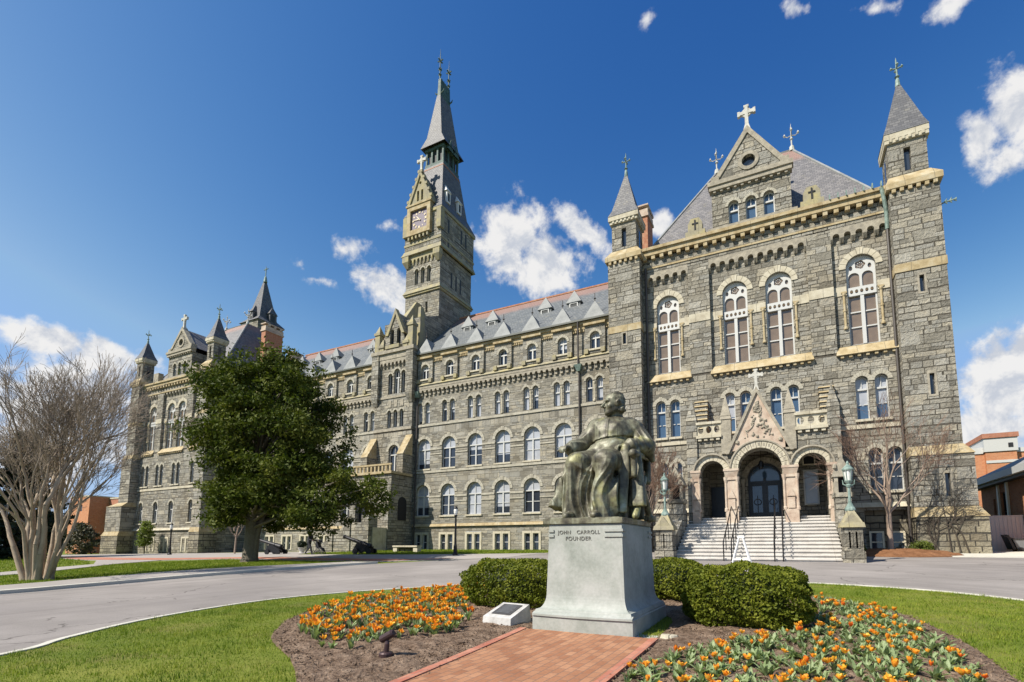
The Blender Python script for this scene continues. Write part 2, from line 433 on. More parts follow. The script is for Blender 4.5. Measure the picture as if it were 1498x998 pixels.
ground_mat('turf', [(0.3, (0.070, 0.105, 0.016)), (0.5, (0.135, 0.170, 0.022)), (0.68, (0.24, 0.235, 0.05))], 0.5, 40, 0.7, 0.04, patches=(1.1, (0.19, 0.165, 0.055), 0.55))
ground_mat('asphalt', [(0.3, (0.16, 0.146, 0.134)), (0.5, (0.25, 0.228, 0.21)), (0.7, (0.35, 0.32, 0.295))], 0.35, 45, 0.5, 0.012, 0.9, patches=(0.16, (0.195, 0.178, 0.17), 0.6))
m, t, b, o = MATS['asphalt'], NT(MATS['asphalt'].node_tree), None, None
b = next(n for n in t.t.nodes if n.type == 'BSDF_PRINCIPLED')
co = obj_co(t)
src = b.inputs['Base Color'].links[0].from_socket
rad_ = t.vm('LENGTH', t.vm('ADD', t.vm('MULTIPLY', co, (1, 1, 0)), (3.2, 29.0, 0.0)), out=1)
streak = t.noise(t.n('ShaderNodeCombineXYZ', {0: t.m('MULTIPLY', rad_, 1.6), 1: t.noise(co, 0.12, 1.0).outputs[0]}).outputs[0], 1.0, 4.0)
c1 = t.mix(t.maprange(streak.outputs[0], 0.45, 0.70, 0.0, 0.45), src, (0.15, 0.135, 0.125))
vor = t.n('ShaderNodeTexVoronoi', {'Vector': t.vm('ADD', co, t.vm('SCALE', t.noise(co, 1.2, 4.0).outputs['Color'])), 'Scale': 0.22}, feature='DISTANCE_TO_EDGE')
crack = t.m('MULTIPLY', t.m('LESS_THAN', vor.outputs[0], 0.004), t.m('GREATER_THAN', t.noise(co, 0.3, 2.0).outputs[0], 0.5))
c2 = t.mix(t.m('MULTIPLY', crack, 0.7), c1, (0.07, 0.062, 0.055))
pv = t.n('ShaderNodeTexVoronoi', {'Vector': co, 'Scale': 0.16}, feature='F1', distance='CHEBYCHEV')
patch = t.m('LESS_THAN', t.n('ShaderNodeSeparateColor', {0: pv.outputs['Color']}).outputs[0], 0.10)
c3 = t.mix(t.m('MULTIPLY', patch, 0.22), c2, (0.13, 0.12, 0.115))
spot = t.maprange(t.noise(co, 1.7, 3.0).outputs[0], 0.66, 0.74, 0.0, 0.35)
t.put(b.inputs['Base Color'], t.mix(spot, c3, (0.14, 0.13, 0.12)))
ground_mat('paving_grey', [(0.3, (0.25, 0.23, 0.21)), (0.5, (0.31, 0.285, 0.26)), (0.7, (0.37, 0.34, 0.315))], 0.4, 50, 0.2, 0.005)
ground_mat('kerb_stone', [(0.3, (0.42, 0.40, 0.34)), (0.5, (0.52, 0.50, 0.43)), (0.7, (0.60, 0.58, 0.50))], 1.5, 40, 0.3, 0.005)
ground_mat('mulch', [(0.34, (0.075, 0.045, 0.028)), (0.5, (0.21, 0.145, 0.10)), (0.64, (0.34, 0.25, 0.18))], 6.0, 26, 1.0, 0.06)
ground_mat('mulch_red', [(0.3, (0.10, 0.045, 0.02)), (0.5, (0.20, 0.095, 0.045)), (0.7, (0.30, 0.16, 0.085))], 3.0, 30, 1.0, 0.04)


def brick_mat(name, c1, c2, mortar, bw, rh, msize=0.008, vertical=False, bias=0.0, bstr=0.5):
    m, t, b, o = new_mat(name)
    if vertical:
        co, u, v = wall_uv(t)
    else:
        co = obj_co(t)
        p = t.n('ShaderNodeSeparateXYZ', {0: co})
        u, v = p.outputs[1], p.outputs[0]
    vec = t.n('ShaderNodeCombineXYZ', {0: u, 1: v})
    br = t.n('ShaderNodeTexBrick', {'Vector': vec.outputs[0]}, offset=0.5)
    for k, q in (('Color1', (*c1, 1)), ('Color2', (*c2, 1)), ('Mortar', (*mortar, 1)), ('Scale', 1.0),
                 ('Mortar Size', msize), ('Mortar Smooth', 0.2), ('Bias', bias), ('Brick Width', bw), ('Row Height', rh)):
        br.inputs[k].default_value = q
    n1 = t.noise(co, 2.0, 4.0)
    n2 = t.noise(co, 30.0, 3.0)
    col = t.mix(0.6, br.outputs[0], t.mix(n1.outputs[0], (0.2, 0.2, 0.2), (0.8, 0.8, 0.8)), 'SOFT_LIGHT')
    col = t.mix(0.4, col, t.mix(n2.outputs[0], (0.2, 0.2, 0.2), (0.8, 0.8, 0.8)), 'SOFT_LIGHT')
    finish(t, b, col, 0.85, t.m('SUBTRACT', n2.outputs[0], br.outputs[1]), bstr, 0.006, spec=0.2)
    return m


brick_mat('brick_path', (0.26, 0.115, 0.060), (0.37, 0.19, 0.105), (0.19, 0.12, 0.085), 0.20, 0.10, 0.006)
brick_mat('brick_band', (0.36, 0.13, 0.085), (0.44, 0.20, 0.13), (0.28, 0.17, 0.13), 0.20, 0.10, 0.006)
brick_mat('brick_orange', (0.42, 0.145, 0.055), (0.50, 0.205, 0.085), (0.40, 0.30, 0.22), 0.22, 0.075, 0.008, True)
brick_mat('brick_red', (0.30, 0.10, 0.06), (0.40, 0.15, 0.08), (0.34, 0.26, 0.20), 0.22, 0.075, 0.008, True)

# weathered bronze: brown-green with paler verdigris on what the rain reaches and yellow-green lichen
m, t, b, o = new_mat('bronze')
co = obj_co(t)
na = t.noise(co, 2.6, 4.0, 0.6, 0.6)
nb_ = t.noise(co, 9.0, 4.0, 0.6)
strk = t.noise(t.vm('MULTIPLY', co, (9.0, 9.0, 1.2)), 1.0, 3.0)
col = t.ramp(t.m('ADD', t.m('MULTIPLY', na.outputs[0], 0.6), t.m('MULTIPLY', nb_.outputs[0], 0.4)),
             [(0.36, (0.035, 0.031, 0.022)), (0.47, (0.095, 0.086, 0.056)), (0.56, (0.18, 0.175, 0.115)), (0.69, (0.36, 0.38, 0.30))])
col = t.mix(t.maprange(strk.outputs[0], 0.52, 0.70, 0.0, 0.6), col, (0.24, 0.245, 0.165))
col = t.mix(t.maprange(t.noise(co, 1.9, 3.0).outputs[0], 0.57, 0.70, 0.0, 0.6), col, (0.30, 0.29, 0.11))
drip = t.noise(t.vm('MULTIPLY', co, (14.0, 14.0, 0.9)), 1.0, 3.0)
col = t.mix(t.maprange(drip.outputs[0], 0.55, 0.68, 0.0, 0.75), col, (0.028, 0.026, 0.020))
finish(t, b, col, 0.5, nb_.outputs[0], 0.4, 0.02, metallic=0.12, spec=0.45)


# ------------------------------------------------------------------ mesh writers
class MB:
    """collects vertices and faces of ONE mesh"""
    def __init__(s):
        s.v, s.f, s.m = [], [], []

    def add(s, vs, fs, mat=0):
        o = len(s.v)
        s.v += [tuple(q) for q in vs]
        s.f += [tuple(i + o for i in f) for f in fs]
        s.m += [mat] * len(fs)
        return s

    def box(s, x0, x1, y0, y1, z0, z1, mat=0):
        vs = [(x, y, z) for z in (z0, z1) for y in (y0, y1) for x in (x0, x1)]
        return s.add(vs, [(0, 2, 3, 1), (4, 5, 7, 6), (0, 1, 5, 4), (2, 6, 7, 3), (0, 4, 6, 2), (1, 3, 7, 5)], mat)

    def frustum(s, r0, z0, r1, z1, mat=0, bottom=False):
        """r = (x0, x1, y0, y1) at two heights"""
        vs = [(r0[0], r0[2], z0), (r0[1], r0[2], z0), (r0[1], r0[3], z0), (r0[0], r0[3], z0),
              (r1[0], r1[2], z1), (r1[1], r1[2], z1), (r1[1], r1[3], z1), (r1[0], r1[3], z1)]
        fs = [(0, 1, 5, 4), (1, 2, 6, 5), (2, 3, 7, 6), (3, 0, 4, 7), (4, 5, 6, 7)]
        if bottom:
            fs.append((3, 2, 1, 0))
        return s.add(vs, fs, mat)

    def pyramid(s, r, z0, ax, ay, az, mat=0):
        vs = [(r[0], r[2], z0), (r[1], r[2], z0), (r[1], r[3], z0), (r[0], r[3], z0), (ax, ay, az)]
        return s.add(vs, [(0, 1, 4), (1, 2, 4), (2, 3, 4), (3, 0, 4), (3, 2, 1, 0)], mat)

    def prism(s, poly, y0, y1, mat=0):
        """polygon in x,z extruded along y"""
        n = len(poly)
        area = sum(poly[i][0] * poly[(i + 1) % n][1] - poly[(i + 1) % n][0] * poly[i][1] for i in range(n))
        if area < 0:
            poly = poly[::-1]
        vs = [(x, y0, z) for x, z in poly] + [(x, y1, z) for x, z in poly]
        fs = [tuple(range(n)), tuple(range(2 * n - 1, n - 1, -1))]
        fs += [(i, i + n, (i + 1) % n + n, (i + 1) % n) for i in range(n)]
        return s.add(vs, fs, mat)

    def ring(s, outer, inner, y0, y1, mat=0, closed=True):
        """band between two outlines of equal length in x,z, extruded along y"""
        n = len(outer)
        vs = [(x, y0, z) for x, z in outer] + [(x, y0, z) for x, z in inner] + [(x, y1, z) for x, z in outer] + [(x, y1, z) for x, z in inner]
        fs = []
        for i in range(n if closed else n - 1):
            j = (i + 1) % n
            fs += [(i, j, n + j, n + i), (2 * n + j, 2 * n + i, 3 * n + i, 3 * n + j),
                   (j, i, 2 * n + i, 2 * n + j), (n + i, n + j, 3 * n + j, 3 * n + i)]
        if not closed:
            fs += [(0, n, 3 * n, 2 * n), (n - 1, 3 * n - 1, 4 * n - 1, 2 * n - 1)]
        return s.add(vs, fs, mat)

    def tube(s, pts, rad, n=8, mat=0, caps=True):
        P = [Vector(p) for p in pts]
        if not hasattr(rad, '__len__'):
            rad = [rad] * len(P)
        vs, fs = [], []
        prev = None
        for i, p in enumerate(P):
            d = (P[min(i + 1, len(P) - 1)] - P[max(i - 1, 0)]).normalized()
            a = prev if prev else (Vector((0, 0, 1)) if abs(d.z) < 0.9 else Vector((1, 0, 0)))
            u = (a - d * a.dot(d)).normalized()
            prev = u
            v = d.cross(u)
            for k in range(n):
                t_ = 2 * math.pi * k / n
                vs.append(p + (u * math.cos(t_) + v * math.sin(t_)) * rad[i])
        for i in range(len(P) - 1):
            for k in range(n):
                k2 = (k + 1) % n
                fs.append((i * n + k, i * n + k2, (i + 1) * n + k2, (i + 1) * n + k))
        if caps:
            fs += [tuple(range(n - 1, -1, -1)), tuple(range((len(P) - 1) * n, len(P) * n))]
        return s.add(vs, fs, mat)

    def lathe(s, cx, cy, prof, n=12, mat=0, rot=0.0):
        vs, fs = [], []
        for r, z in prof:
            for k in range(n):
                t_ = 2 * math.pi * k / n + rot
                vs.append((cx + r * math.cos(t_), cy + r * math.sin(t_), z))
        for i in range(len(prof) - 1):
            for k in range(n):
                k2 = (k + 1) % n
                fs.append((i * n + k, i * n + k2, (i + 1) * n + k2, (i + 1) * n + k))
        fs += [tuple(range(n - 1, -1, -1)), tuple(range((len(prof) - 1) * n, len(prof) * n))]
        return s.add(vs, fs, mat)

    def wall(s, x0, x1, z0, z1, y, holes=(), depth=0.3, mat=0, reveal=0, outline=None):
        """front sheet facing -y with real openings and their reveals"""
        outer = outline or [(x0, z0), (x1, z0), (x1, z1), (x0, z1)]
        loops = [[Vector((a, c, 0)) for a, c in outer]] + [[Vector((a, c, 0)) for a, c in h] for h in holes]
        tris = tessellate_polygon(loops)
        flat = [q for l in loops for q in l]
        vs = [(q.x, y, q.y) for q in flat]
        fs = []
        for a, b_, c in tris:
            A, B, C = flat[a], flat[b_], flat[c]
            cr = (B.x - A.x) * (C.y - A.y) - (B.y - A.y) * (C.x - A.x)
            if abs(cr) > 1e-9:
                fs.append((a, b_, c) if cr > 0 else (a, c, b_))
        s.add(vs, fs, mat)
        for h in holes:
            n = len(h)
            vs = [(a, y, c) for a, c in h] + [(a, y + depth, c) for a, c in h]
            s.add(vs, [(i, (i + 1) % n, (i + 1) % n + n, i + n) for i in range(n)], reveal)
        return s

    def mesh(s, name, mats, smooth=False):
        me = bpy.data.meshes.new(name)
        me.from_pydata(s.v, [], s.f)
        for q in mats:
            me.materials.append(MATS[q])
        if len(mats) > 1:
            me.polygons.foreach_set('material_index', s.m)
        if smooth:
            me.polygons.foreach_set('use_smooth', [True] * len(me.polygons))
        me.update()
        return me

    def build(s, name, mats, parent=None, loc=None, smooth=False):
        if isinstance(mats, str):
            mats = [mats]
        return link(name, s.mesh(name, mats, smooth), parent, loc)


def link(name, me, parent=None, loc=None):
    o = bpy.data.objects.new(name, me)
    COL.objects.link(o)
    if parent:
        o.parent = parent
    if loc is not None:
        o.location = loc
    return o


def tag(o, label=None, cat=None, group=None, kind=None):
    for k, v in (('label', label), ('category', cat), ('group', group), ('kind', kind)):
        if v:
            o[k] = v
    return o


def thing(name, label, cat, loc=(0, 0, 0), rz=0.0, group=None):
    o = bpy.data.objects.new(name, None)
    o.empty_display_size = 0.3
    COL.objects.link(o)
    o.location = loc
    o.rotation_euler = (0, 0, rz)
    return tag(o, label, cat, group)


KIDS = {}


def copy_tree(o, parent=None, loc=None, label=None, group=None):
    c = o.copy()
    COL.objects.link(c)
    c.parent = parent if parent else None
    if loc is not None:
        c.location = loc
    if label:
        c['label'] = label
    if group:
        c['group'] = group
    for ch in o.children:
        copy_tree(ch, c)
    return c


def fast_mesh(name, verts, faces, mats, smooth=False, mi=None):
    verts = np.asarray(verts, np.float32).reshape(-1, 3)
    faces = np.asarray(faces, np.int32)
    me = bpy.data.meshes.new(name)
    k = faces.shape[1]
    me.vertices.add(len(verts))
    me.vertices.foreach_set('co', verts.ravel())
    me.loops.add(faces.size)
    me.loops.foreach_set('vertex_index', faces.ravel())
    me.polygons.add(len(faces))
    me.polygons.foreach_set('loop_start', np.arange(0, faces.size, k, dtype=np.int32))
    me.polygons.foreach_set('loop_total', np.full(len(faces), k, np.int32))
    for q in mats:
        me.materials.append(MATS[q])
    if mi is not None:
        me.polygons.foreach_set('material_index', np.asarray(mi, np.int32))
    if smooth:
        me.polygons.foreach_set('use_smooth', np.ones(len(faces), bool))
    me.update(calc_edges=True)
    me.validate()
    return me


def arch(cx, z0, zt, w_, n=12):
    """outline of a round-headed opening, counter-clockwise"""
    r = w_ / 2
    zs = zt - r
    return [(cx - r, z0), (cx + r, z0)] + [(cx + r * math.cos(math.pi * k / n), zs + r * math.sin(math.pi * k / n)) for k in range(n + 1)]


def rect(x0, x1, z0, z1):
    return [(x0, z0), (x1, z0), (x1, z1), (x0, z1)]


# terrain height (relative to the eye)
_ys = np.array([-60, -29, -12, -4, 0, 60.0])
_zs = np.array([-1.42, -1.40, -.66, -.34, -.33, -.33])


def zt(x, y):
    x = np.asarray(x, float); y = np.asarray(y, float)
    z = np.mean([np.interp(y + d, _ys, _zs) for d in np.linspace(-3, 3, 13)], axis=0)
    s_ = np.clip(x + 30, -80, 0)
    return z + 0.0125 * s_ * np.clip((y + 25) / 20, 0, 1)


def inside(poly, px, py):
    px = np.asarray(px); py = np.asarray(py)
    c = np.zeros(px.shape, bool)
    n = len(poly)
    for i in range(n):
        x1, y1 = poly[i]; x2, y2 = poly[(i + 1) % n]
        if y1 == y2:
            continue
        k = ((y1 > py) != (y2 > py)) & (px < (x2 - x1) * (py - y1) / (y2 - y1) + x1)
        c ^= k
    return c


def smooth_loop(pts, n=4, closed=True):
    """Catmull-Rom through the points"""
    P = [np.array(p, float) for p in pts]
    out = []
    N = len(P)
    for i in range(N if closed else N - 1):
        if closed:
            a, b_, c, d = P[i - 1], P[i], P[(i + 1) % N], P[(i + 2) % N]
        else:
            a, b_, c, d = P[max(i - 1, 0)], P[i], P[i + 1], P[min(i + 2, N - 1)]
        for k in range(n):
            u = k / n
            out.append(0.5 * ((2 * b_) + (-a + c) * u + (2 * a - 5 * b_ + 4 * c - d) * u * u + (-a + 3 * b_ - 3 * c + d) * u ** 3))
    if not closed:
        out.append(P[-1])
    return [tuple(q) for q in out]


def drape(name, poly, off, mat, grid=1.0, bumpy=0.0, skirt=0.25, kind='structure', mound=0.0):
    """sheet lying on the terrain inside a 2-D outline"""
    xs = [p[0] for p in poly]; ys = [p[1] for p in poly]
    # densify the outline
    dense = []
    for i in range(len(poly)):
        a = np.array(poly[i]); b_ = np.array(poly[(i + 1) % len(poly)])
        k = max(1, int(np.linalg.norm(b_ - a) / grid))
        dense += [tuple(a + (b_ - a) * q / k) for q in range(k)]
    gx, gy = np.meshgrid(np.arange(min(xs), max(xs), grid), np.arange(min(ys), max(ys), grid))
    gx = gx.ravel() + 0.013; gy = gy.ravel() + 0.017
    k = inside(poly, gx, gy)
    pts = [Vector(p) for p in dense] + [Vector(p) for p in zip(gx[k], gy[k])]
    n = len(dense)
    V, E, F, *_ = delaunay_2d_cdt(pts, [], [list(range(n))], 1, 1e-5)
    vx = np.array([p.x for p in V]); vy = np.array([p.y for p in V])
    z = zt(vx, vy) + off
    if bumpy or mound:
        # distance to the outline keeps the rim down
        P = np.array(dense)
        d = np.min(np.hypot(vx[:, None] - P[None, :, 0], vy[:, None] - P[None, :, 1]), axis=1)
        z = z + np.clip(d * 4, 0, 1) * rng.uniform(0, bumpy, len(vx)) + mound * np.clip(d / 0.8, 0, 1)
    mb = MB()
    mb.add([(a, b_, c) for a, b_, c in zip(vx, vy, z)], [tuple(f) for f in F])
    if skirt:
        m_ = len(dense)
        zz = zt(np.array([p[0] for p in dense]), np.array([p[1] for p in dense])) + off
        vs = [(p[0], p[1], q) for p, q in zip(dense, zz)] + [(p[0], p[1], q - skirt) for p, q in zip(dense, zz)]
        mb.add(vs, [(i, i + m_, (i + 1) % m_ + m_, (i + 1) % m_) for i in range(m_)])
    o = mb.build(name, mat, smooth=False)
    bm_ = bmesh.new(); bm_.from_mesh(o.data)
    bmesh.ops.recalc_face_normals(bm_, faces=bm_.faces)
    bm_.to_mesh(o.data); bm_.free()
    if kind:
        o['kind'] = kind
    return o

# ------------------------------------------------------------------ ground
def axis(lo, hi, near_lo, near_hi, step):
    a = list(np.arange(near_lo, near_hi, step))
    left, q, s_ = [], near_lo, step
    while q > lo:
        s_ *= 1.35; q -= s_; left.append(q)
    right, q, s_ = [], near_hi, step
    while q < hi:
        right.append(q); s_ *= 1.35; q += s_
    return np.array(left[::-1] + a + right)


ax_, ay_ = axis(-1500, 900, -80, 30, 1.5), axis(-300, 1800, -58, 20, 1.5)
GX, GY = np.meshgrid(ax_, ay_)
GZ = zt(GX, GY)
nx_, ny_ = len(ax_), len(ay_)
ii, jj = np.meshgrid(np.arange(nx_ - 1), np.arange(ny_ - 1))
q0 = (jj * nx_ + ii).ravel()
lawn = link('lawn_ground', fast_mesh('lawn_ground', np.stack([GX, GY, GZ], -1).reshape(-1, 3),
            np.stack([q0, q0 + 1, q0 + nx_ + 1, q0 + nx_], 1), ['turf']))
lawn['kind'] = 'structure'

# the drive: everything between the left kerb and the right edge, the round lawn lies on top of it
drive_pts = smooth_loop([(-20.45, -58), (-20.4, -34), (-20.35, -29.8), (-20.67, -28.19), (-20.81, -26.29), (-20.73, -24.06), (-20.24, -21.52),
                         (-19.5, -19.2), (-18.6, -16.9), (-17.2, -14.6)], 3, False) + [(-15.5, -12.9), (-14.6, -6.8), (-13.5, -1.5), (14, -1.5), (40, -1.5), (40, -58)]
drape('driveway', drive_pts, 0.02, 'asphalt', 1.2)
# paved forecourt in front of the wing, with brick bands
drape('forecourt_paving', [(-85, -11.2), (-60, -15.2), (-45, -18.2), (-37.6, -17.4), (-33, -15.6), (-26, -15.9), (-19.6, -15.7), (-17.0, -13.8), (-14.5, -11.9), (-14.5, -6.6),
                           (-15.4, -7.2), (-18.5, -8.4), (-23, -9.7), (-28.6, -10.4), (-33.5, -10.2), (-38, -4.5), (-55, -5.5), (-70, -7.2), (-85, -8.5)], 0.03, 'paving_grey', 1.2)
band = drape('brick_band_paving', [(-64, -14.2), (-46, -17.9), (-37.8, -17.1), (-33, -15.3), (-26, -15.6), (-19.9, -15.4), (-17.4, -13.6), (-17.2, -12.6), (-19.5, -13.9), (-26, -14.2), (-33, -13.6), (-40, -15.3), (-48, -15.2)], 0.038, 'brick_band', 1.0, skirt=0.0)
drape('forecourt_walk', [(-44, -18.0), (-37.4, -17.2), (-35.7, -20.6), (-31.6, -25.2), (-31.4, -26.5), (-32.4, -34), (-34.2, -34), (-33.5, -26.6), (-37.2, -20.9)], 0.03, 'paving_grey', 1.0)
# raised pavement along the far kerb of the drive
inner = smooth_loop([(-20.75, -58), (-20.7, -34), (-20.65, -29.8), (-20.95, -28.19), (-21.1, -26.29), (-21.0, -24.06), (-20.5, -21.52), (-19.8, -19.3), (-19.0, -17.2)], 3, False)
outer = smooth_loop([(-22.6, -58), (-22.7, -34), (-23.0, -29.0), (-23.8, -26.0), (-23.6, -22.4), (-21.9, -19.6), (-20.2, -17.1)], 3, False)
drape('pavement', inner + outer[::-1], 0.12, 'paving_grey', 0.9)
kin = smooth_loop([(-20.5, -58), (-20.45, -34), (-20.4, -29.8), (-20.72, -28.19), (-20.86, -26.29), (-20.78, -24.06), (-20.29, -21.52), (-19.55, -19.2), (-18.7, -17.0)], 3, False)
drape('kerb', kin + inner[::-1], 0.128, 'kerb_stone', 0.8)
# right-hand pavement at the foot of the turret
drape('pavement_strip', [(5.4, -7.6), (7.5, -7.9), (14, -8.3), (24, -8.8), (24, -1.4), (5.4, -1.4)], 0.07, 'kerb_stone', 1.0)

# the round lawn: a kerbed island in the drive
ISLAND = smooth_loop([(-8.0, -36.2), (-8.84, -33.24), (-9.62, -32.31), (-10.54, -31.03), (-11.13, -29.53), (-11.30, -27.87), (-10.73, -26.34), (-9.63, -24.96),
                      (-8.5, -23.7), (-7.0, -22.4), (-5.0, -21.3), (-2.2, -20.7), (0.43, -20.75), (2.11, -21.25), (3.29, -21.94), (4.3, -23.1), (5.2, -25.0), (5.7, -27.5),
                      (5.6, -30.5), (4.8, -34), (3.0, -38), (0, -41), (-3.5, -41.5), (-6.3, -39.5)], 4)


def offset_loop(poly, d):
    n = len(poly); out = []
    cx = sum(p[0] for p in poly) / n; cy = sum(p[1] for p in poly) / n
    for i in range(n):
        a = np.array(poly[i - 1]); b_ = np.array(poly[(i + 1) % n])
        t_ = (b_ - a) / np.linalg.norm(b_ - a)
        nrm = np.array([t_[1], -t_[0]])
        if nrm @ (np.array(poly[i]) - (cx, cy)) < 0:
            nrm = -nrm
        out.append(tuple(np.array(poly[i]) + nrm * d))
    return out


def curb_ring(name, poly, w_, h, mat):
    out = offset_loop(poly, w_)
    n = len(poly)
    za = zt([p[0] for p in poly], [p[1] for p in poly]); zb = zt([p[0] for p in out], [p[1] for p in out])
    vs = [(p[0], p[1], z + h) for p, z in zip(poly, za)] + [(p[0], p[1], z + h) for p, z in zip(out, zb)] + \
         [(p[0], p[1], z - 0.1) for p, z in zip(out, zb)] + [(p[0], p[1], z - 0.1) for p, z in zip(poly, za)]
    fs = []
    for i in range(n):
        j = (i + 1) % n
        fs += [(i, j, n + j, n + i), (n + i, n + j, 2 * n + j, 2 * n + i), (3 * n + i, 3 * n + j, j, i)]
    o = MB().add(vs, fs).build(name, mat)
    o['kind'] = 'structure'
    return o


curb_ring('kerb', ISLAND, 0.10, 0.075, 'kerb_stone')
drape('round_lawn', ISLAND, 0.055, 'turf', 0.6)
BED_L = smooth_loop([(-6.55, -31.25), (-7.25, -30.75), (-8.5, -29.4), (-9.1, -27.7), (-8.8, -26.0), (-7.9, -25.0), (-7.0, -24.8), (-5.6, -25.2), (-4.2, -25.6),
                     (-3.85, -27.0), (-3.70, -29.2), (-3.50, -31.0), (-3.25, -33.6), (-4.2, -32.7), (-5.4, -31.85)], 4)
BED_R = smooth_loop([(-1.66, -32.8), (-1.70, -31), (-1.75, -29.2), (-1.95, -27), (-3.2, -26.2), (-3.4, -25.0), (-2.6, -23.9), (-1.0, -23.4), (0.4, -23.5), (1.1, -24.2), (1.75, -25.5), (2.0, -27.4),
                     (1.98, -28.9), (1.8, -30.2), (1.0, -31.6), (-0.6, -32.4)], 4)
drape('bed_soil', BED_L, 0.07, 'mulch', 0.16, bumpy=0.05)
drape('bed_soil', BED_R, 0.07, 'mulch', 0.16, bumpy=0.05)
PATH = [(-3.02, -36.0), (-1.66, -36.0), (-1.80, -29.02), (-3.75, -29.02)]
drape('brick_path', PATH, 0.10, 'brick_path', 0.5)
drape('brick_path_edging', [(-3.13, -36.0), (-3.02, -36.0), (-3.75, -29.02), (-3.86, -29.02)], 0.112, 'brick_band', 0.5)
drape('brick_path_edging', [(-1.66, -36.0), (-1.55, -36.0), (-1.69, -29.02), (-1.80, -29.02)], 0.112, 'brick_band', 0.5)


# grass as one mass of blades
def blades(name, poly, holes, n, h0, h1, wd, off, ymax=99, ymin=-99, dens=None):
    xs = [p[0] for p in poly]; ys = [p[1] for p in poly]
    px = rng.uniform(min(xs), max(xs), n); py = rng.uniform(max(min(ys), ymin), min(max(ys), ymax), n)
    k = inside(poly, px, py)
    for h in holes:
        k &= ~inside(h, px, py)
    px, py = px[k], py[k]
    # thinner and shorter in worn patches
    patch = np.sin(px * 2.1 + 1.3 * np.sin(py * 1.7)) * np.sin(py * 2.4 + 1.1 * np.sin(px * 1.3))
    tuft = np.clip(np.sin(px * 9.3 + 2.2 * np.sin(py * 5.1)) * np.sin(py * 8.1 + 2.0 * np.sin(px * 4.3)) - 0.25, 0, 1)
    hh = rng.uniform(h0, h1, len(px)) * (0.75 + 0.30 * patch + 1.1 * tuft)
    a = rng.uniform(0, 2 * np.pi, len(px)); lean = rng.uniform(0.1, 0.9, len(px))
    pz = zt(px, py) + off
    dx, dy = np.cos(a), np.sin(a)
    w2 = wd * rng.uniform(0.6, 1.3, len(px))
    A = np.stack([px - dy * w2, py + dx * w2, pz], 1)
    B = np.stack([px + dy * w2, py - dx * w2, pz], 1)
    C = np.stack([px + dx * hh * lean, py + dy * hh * lean, pz + hh], 1)
    V = np.stack([A, B, C], 1).reshape(-1, 3)
    F = np.arange(len(V)).reshape(-1, 3)
    o = link(name, fast_mesh(name, V, F, ['grass_blade']))
    o['kind'] = 'stuff'
    return o


blades('grass', ISLAND, [BED_L, BED_R, [(-4.0, -42), (-1.7, -42), (-1.7, -28.9), (-4.0, -28.9)]], 420000, 0.022, 0.06, 0.0042, 0.05, ymin=-36)
LAWN_L = [(-22.9, -34), (-23.15, -29.0), (-23.95, -26.0), (-23.7, -22.3), (-22.0, -19.4), (-19.9, -15.9), (-26, -16.1), (-33, -15.8), (-35.5, -20.4), (-31.4, -25.0), (-31.2, -26.5), (-32.2, -34)]
blades('grass', LAWN_L, [], 120000, 0.04, 0.10, 0.010, 0.0)
blades('grass', [(-34.4, -34), (-33.8, -26.7), (-37.4, -21.0), (-44, -18.4), (-62, -14.8), (-75, -25), (-60, -34)], [], 60000, 0.05, 0.11, 0.016, 0.0)
blades('grass', [(-15.2, -7.0), (-18.5, -8.2), (-23, -9.5), (-28.6, -10.2), (-33.3, -10.0), (-33, -5), (-31, -0.2), (-13, -0.2), (-13.2, -2)], [], 45000, 0.05, 0.12, 0.014, 0.0)


# loose bark chips and clods over the soil, one mass
def chips(poly, n, seed):
    r_ = np.random.default_rng(seed)
    xs = [p[0] for p in poly]; ys = [p[1] for p in poly]
    px = r_.uniform(min(xs), max(xs), n); py = r_.uniform(min(ys), max(ys), n)
    k = inside(poly, px, py)
    px, py = px[k], py[k]
    m_ = len(px)
    C = np.stack([px, py, zt(px, py) + 0.085 + r_.uniform(0, 0.025, m_)], 1)
    a = r_.normal(size=(m_, 3)) * (1, 1, 0.45); a /= np.linalg.norm(a, axis=1)[:, None]
    b_ = np.cross(a, r_.normal(size=(m_, 3)) * 0.5 + (0, 0, 1)); b_ /= np.linalg.norm(b_, axis=1)[:, None]
    l_ = r_.uniform(0.008, 0.038, (m_, 1)); w_ = r_.uniform(0.004, 0.012, (m_, 1))
    V = np.stack([C + a * l_, C + b_ * w_, C - a * l_, C - b_ * w_], 1).reshape(-1, 3)
    o = link('bark_chips', fast_mesh('bark_chips', V, np.arange(len(V)).reshape(-1, 4), ['mulch']))
    o['kind'] = 'stuff'


chips(BED_L, 26000, 5)
chips(BED_R, 26000, 6)

# ------------------------------------------------------------------ the hall
hall = thing('university_hall', 'long grey stone hall with turrets, round-arched windows and a tall clock tower', 'building', (0, 0, 0))


def hp(mb, name, mats, parent=None, loc=None, smooth=False, label=None):
    o = mb.build(name, mats, parent or hall, loc, smooth)
    if label:
        o['label'] = label
    return o


# ---- window kinds: each frame is a mesh of its own, with pane, sill and arch surround as sub-parts
WREC = 0.24          # how deep the frame sits in the wall


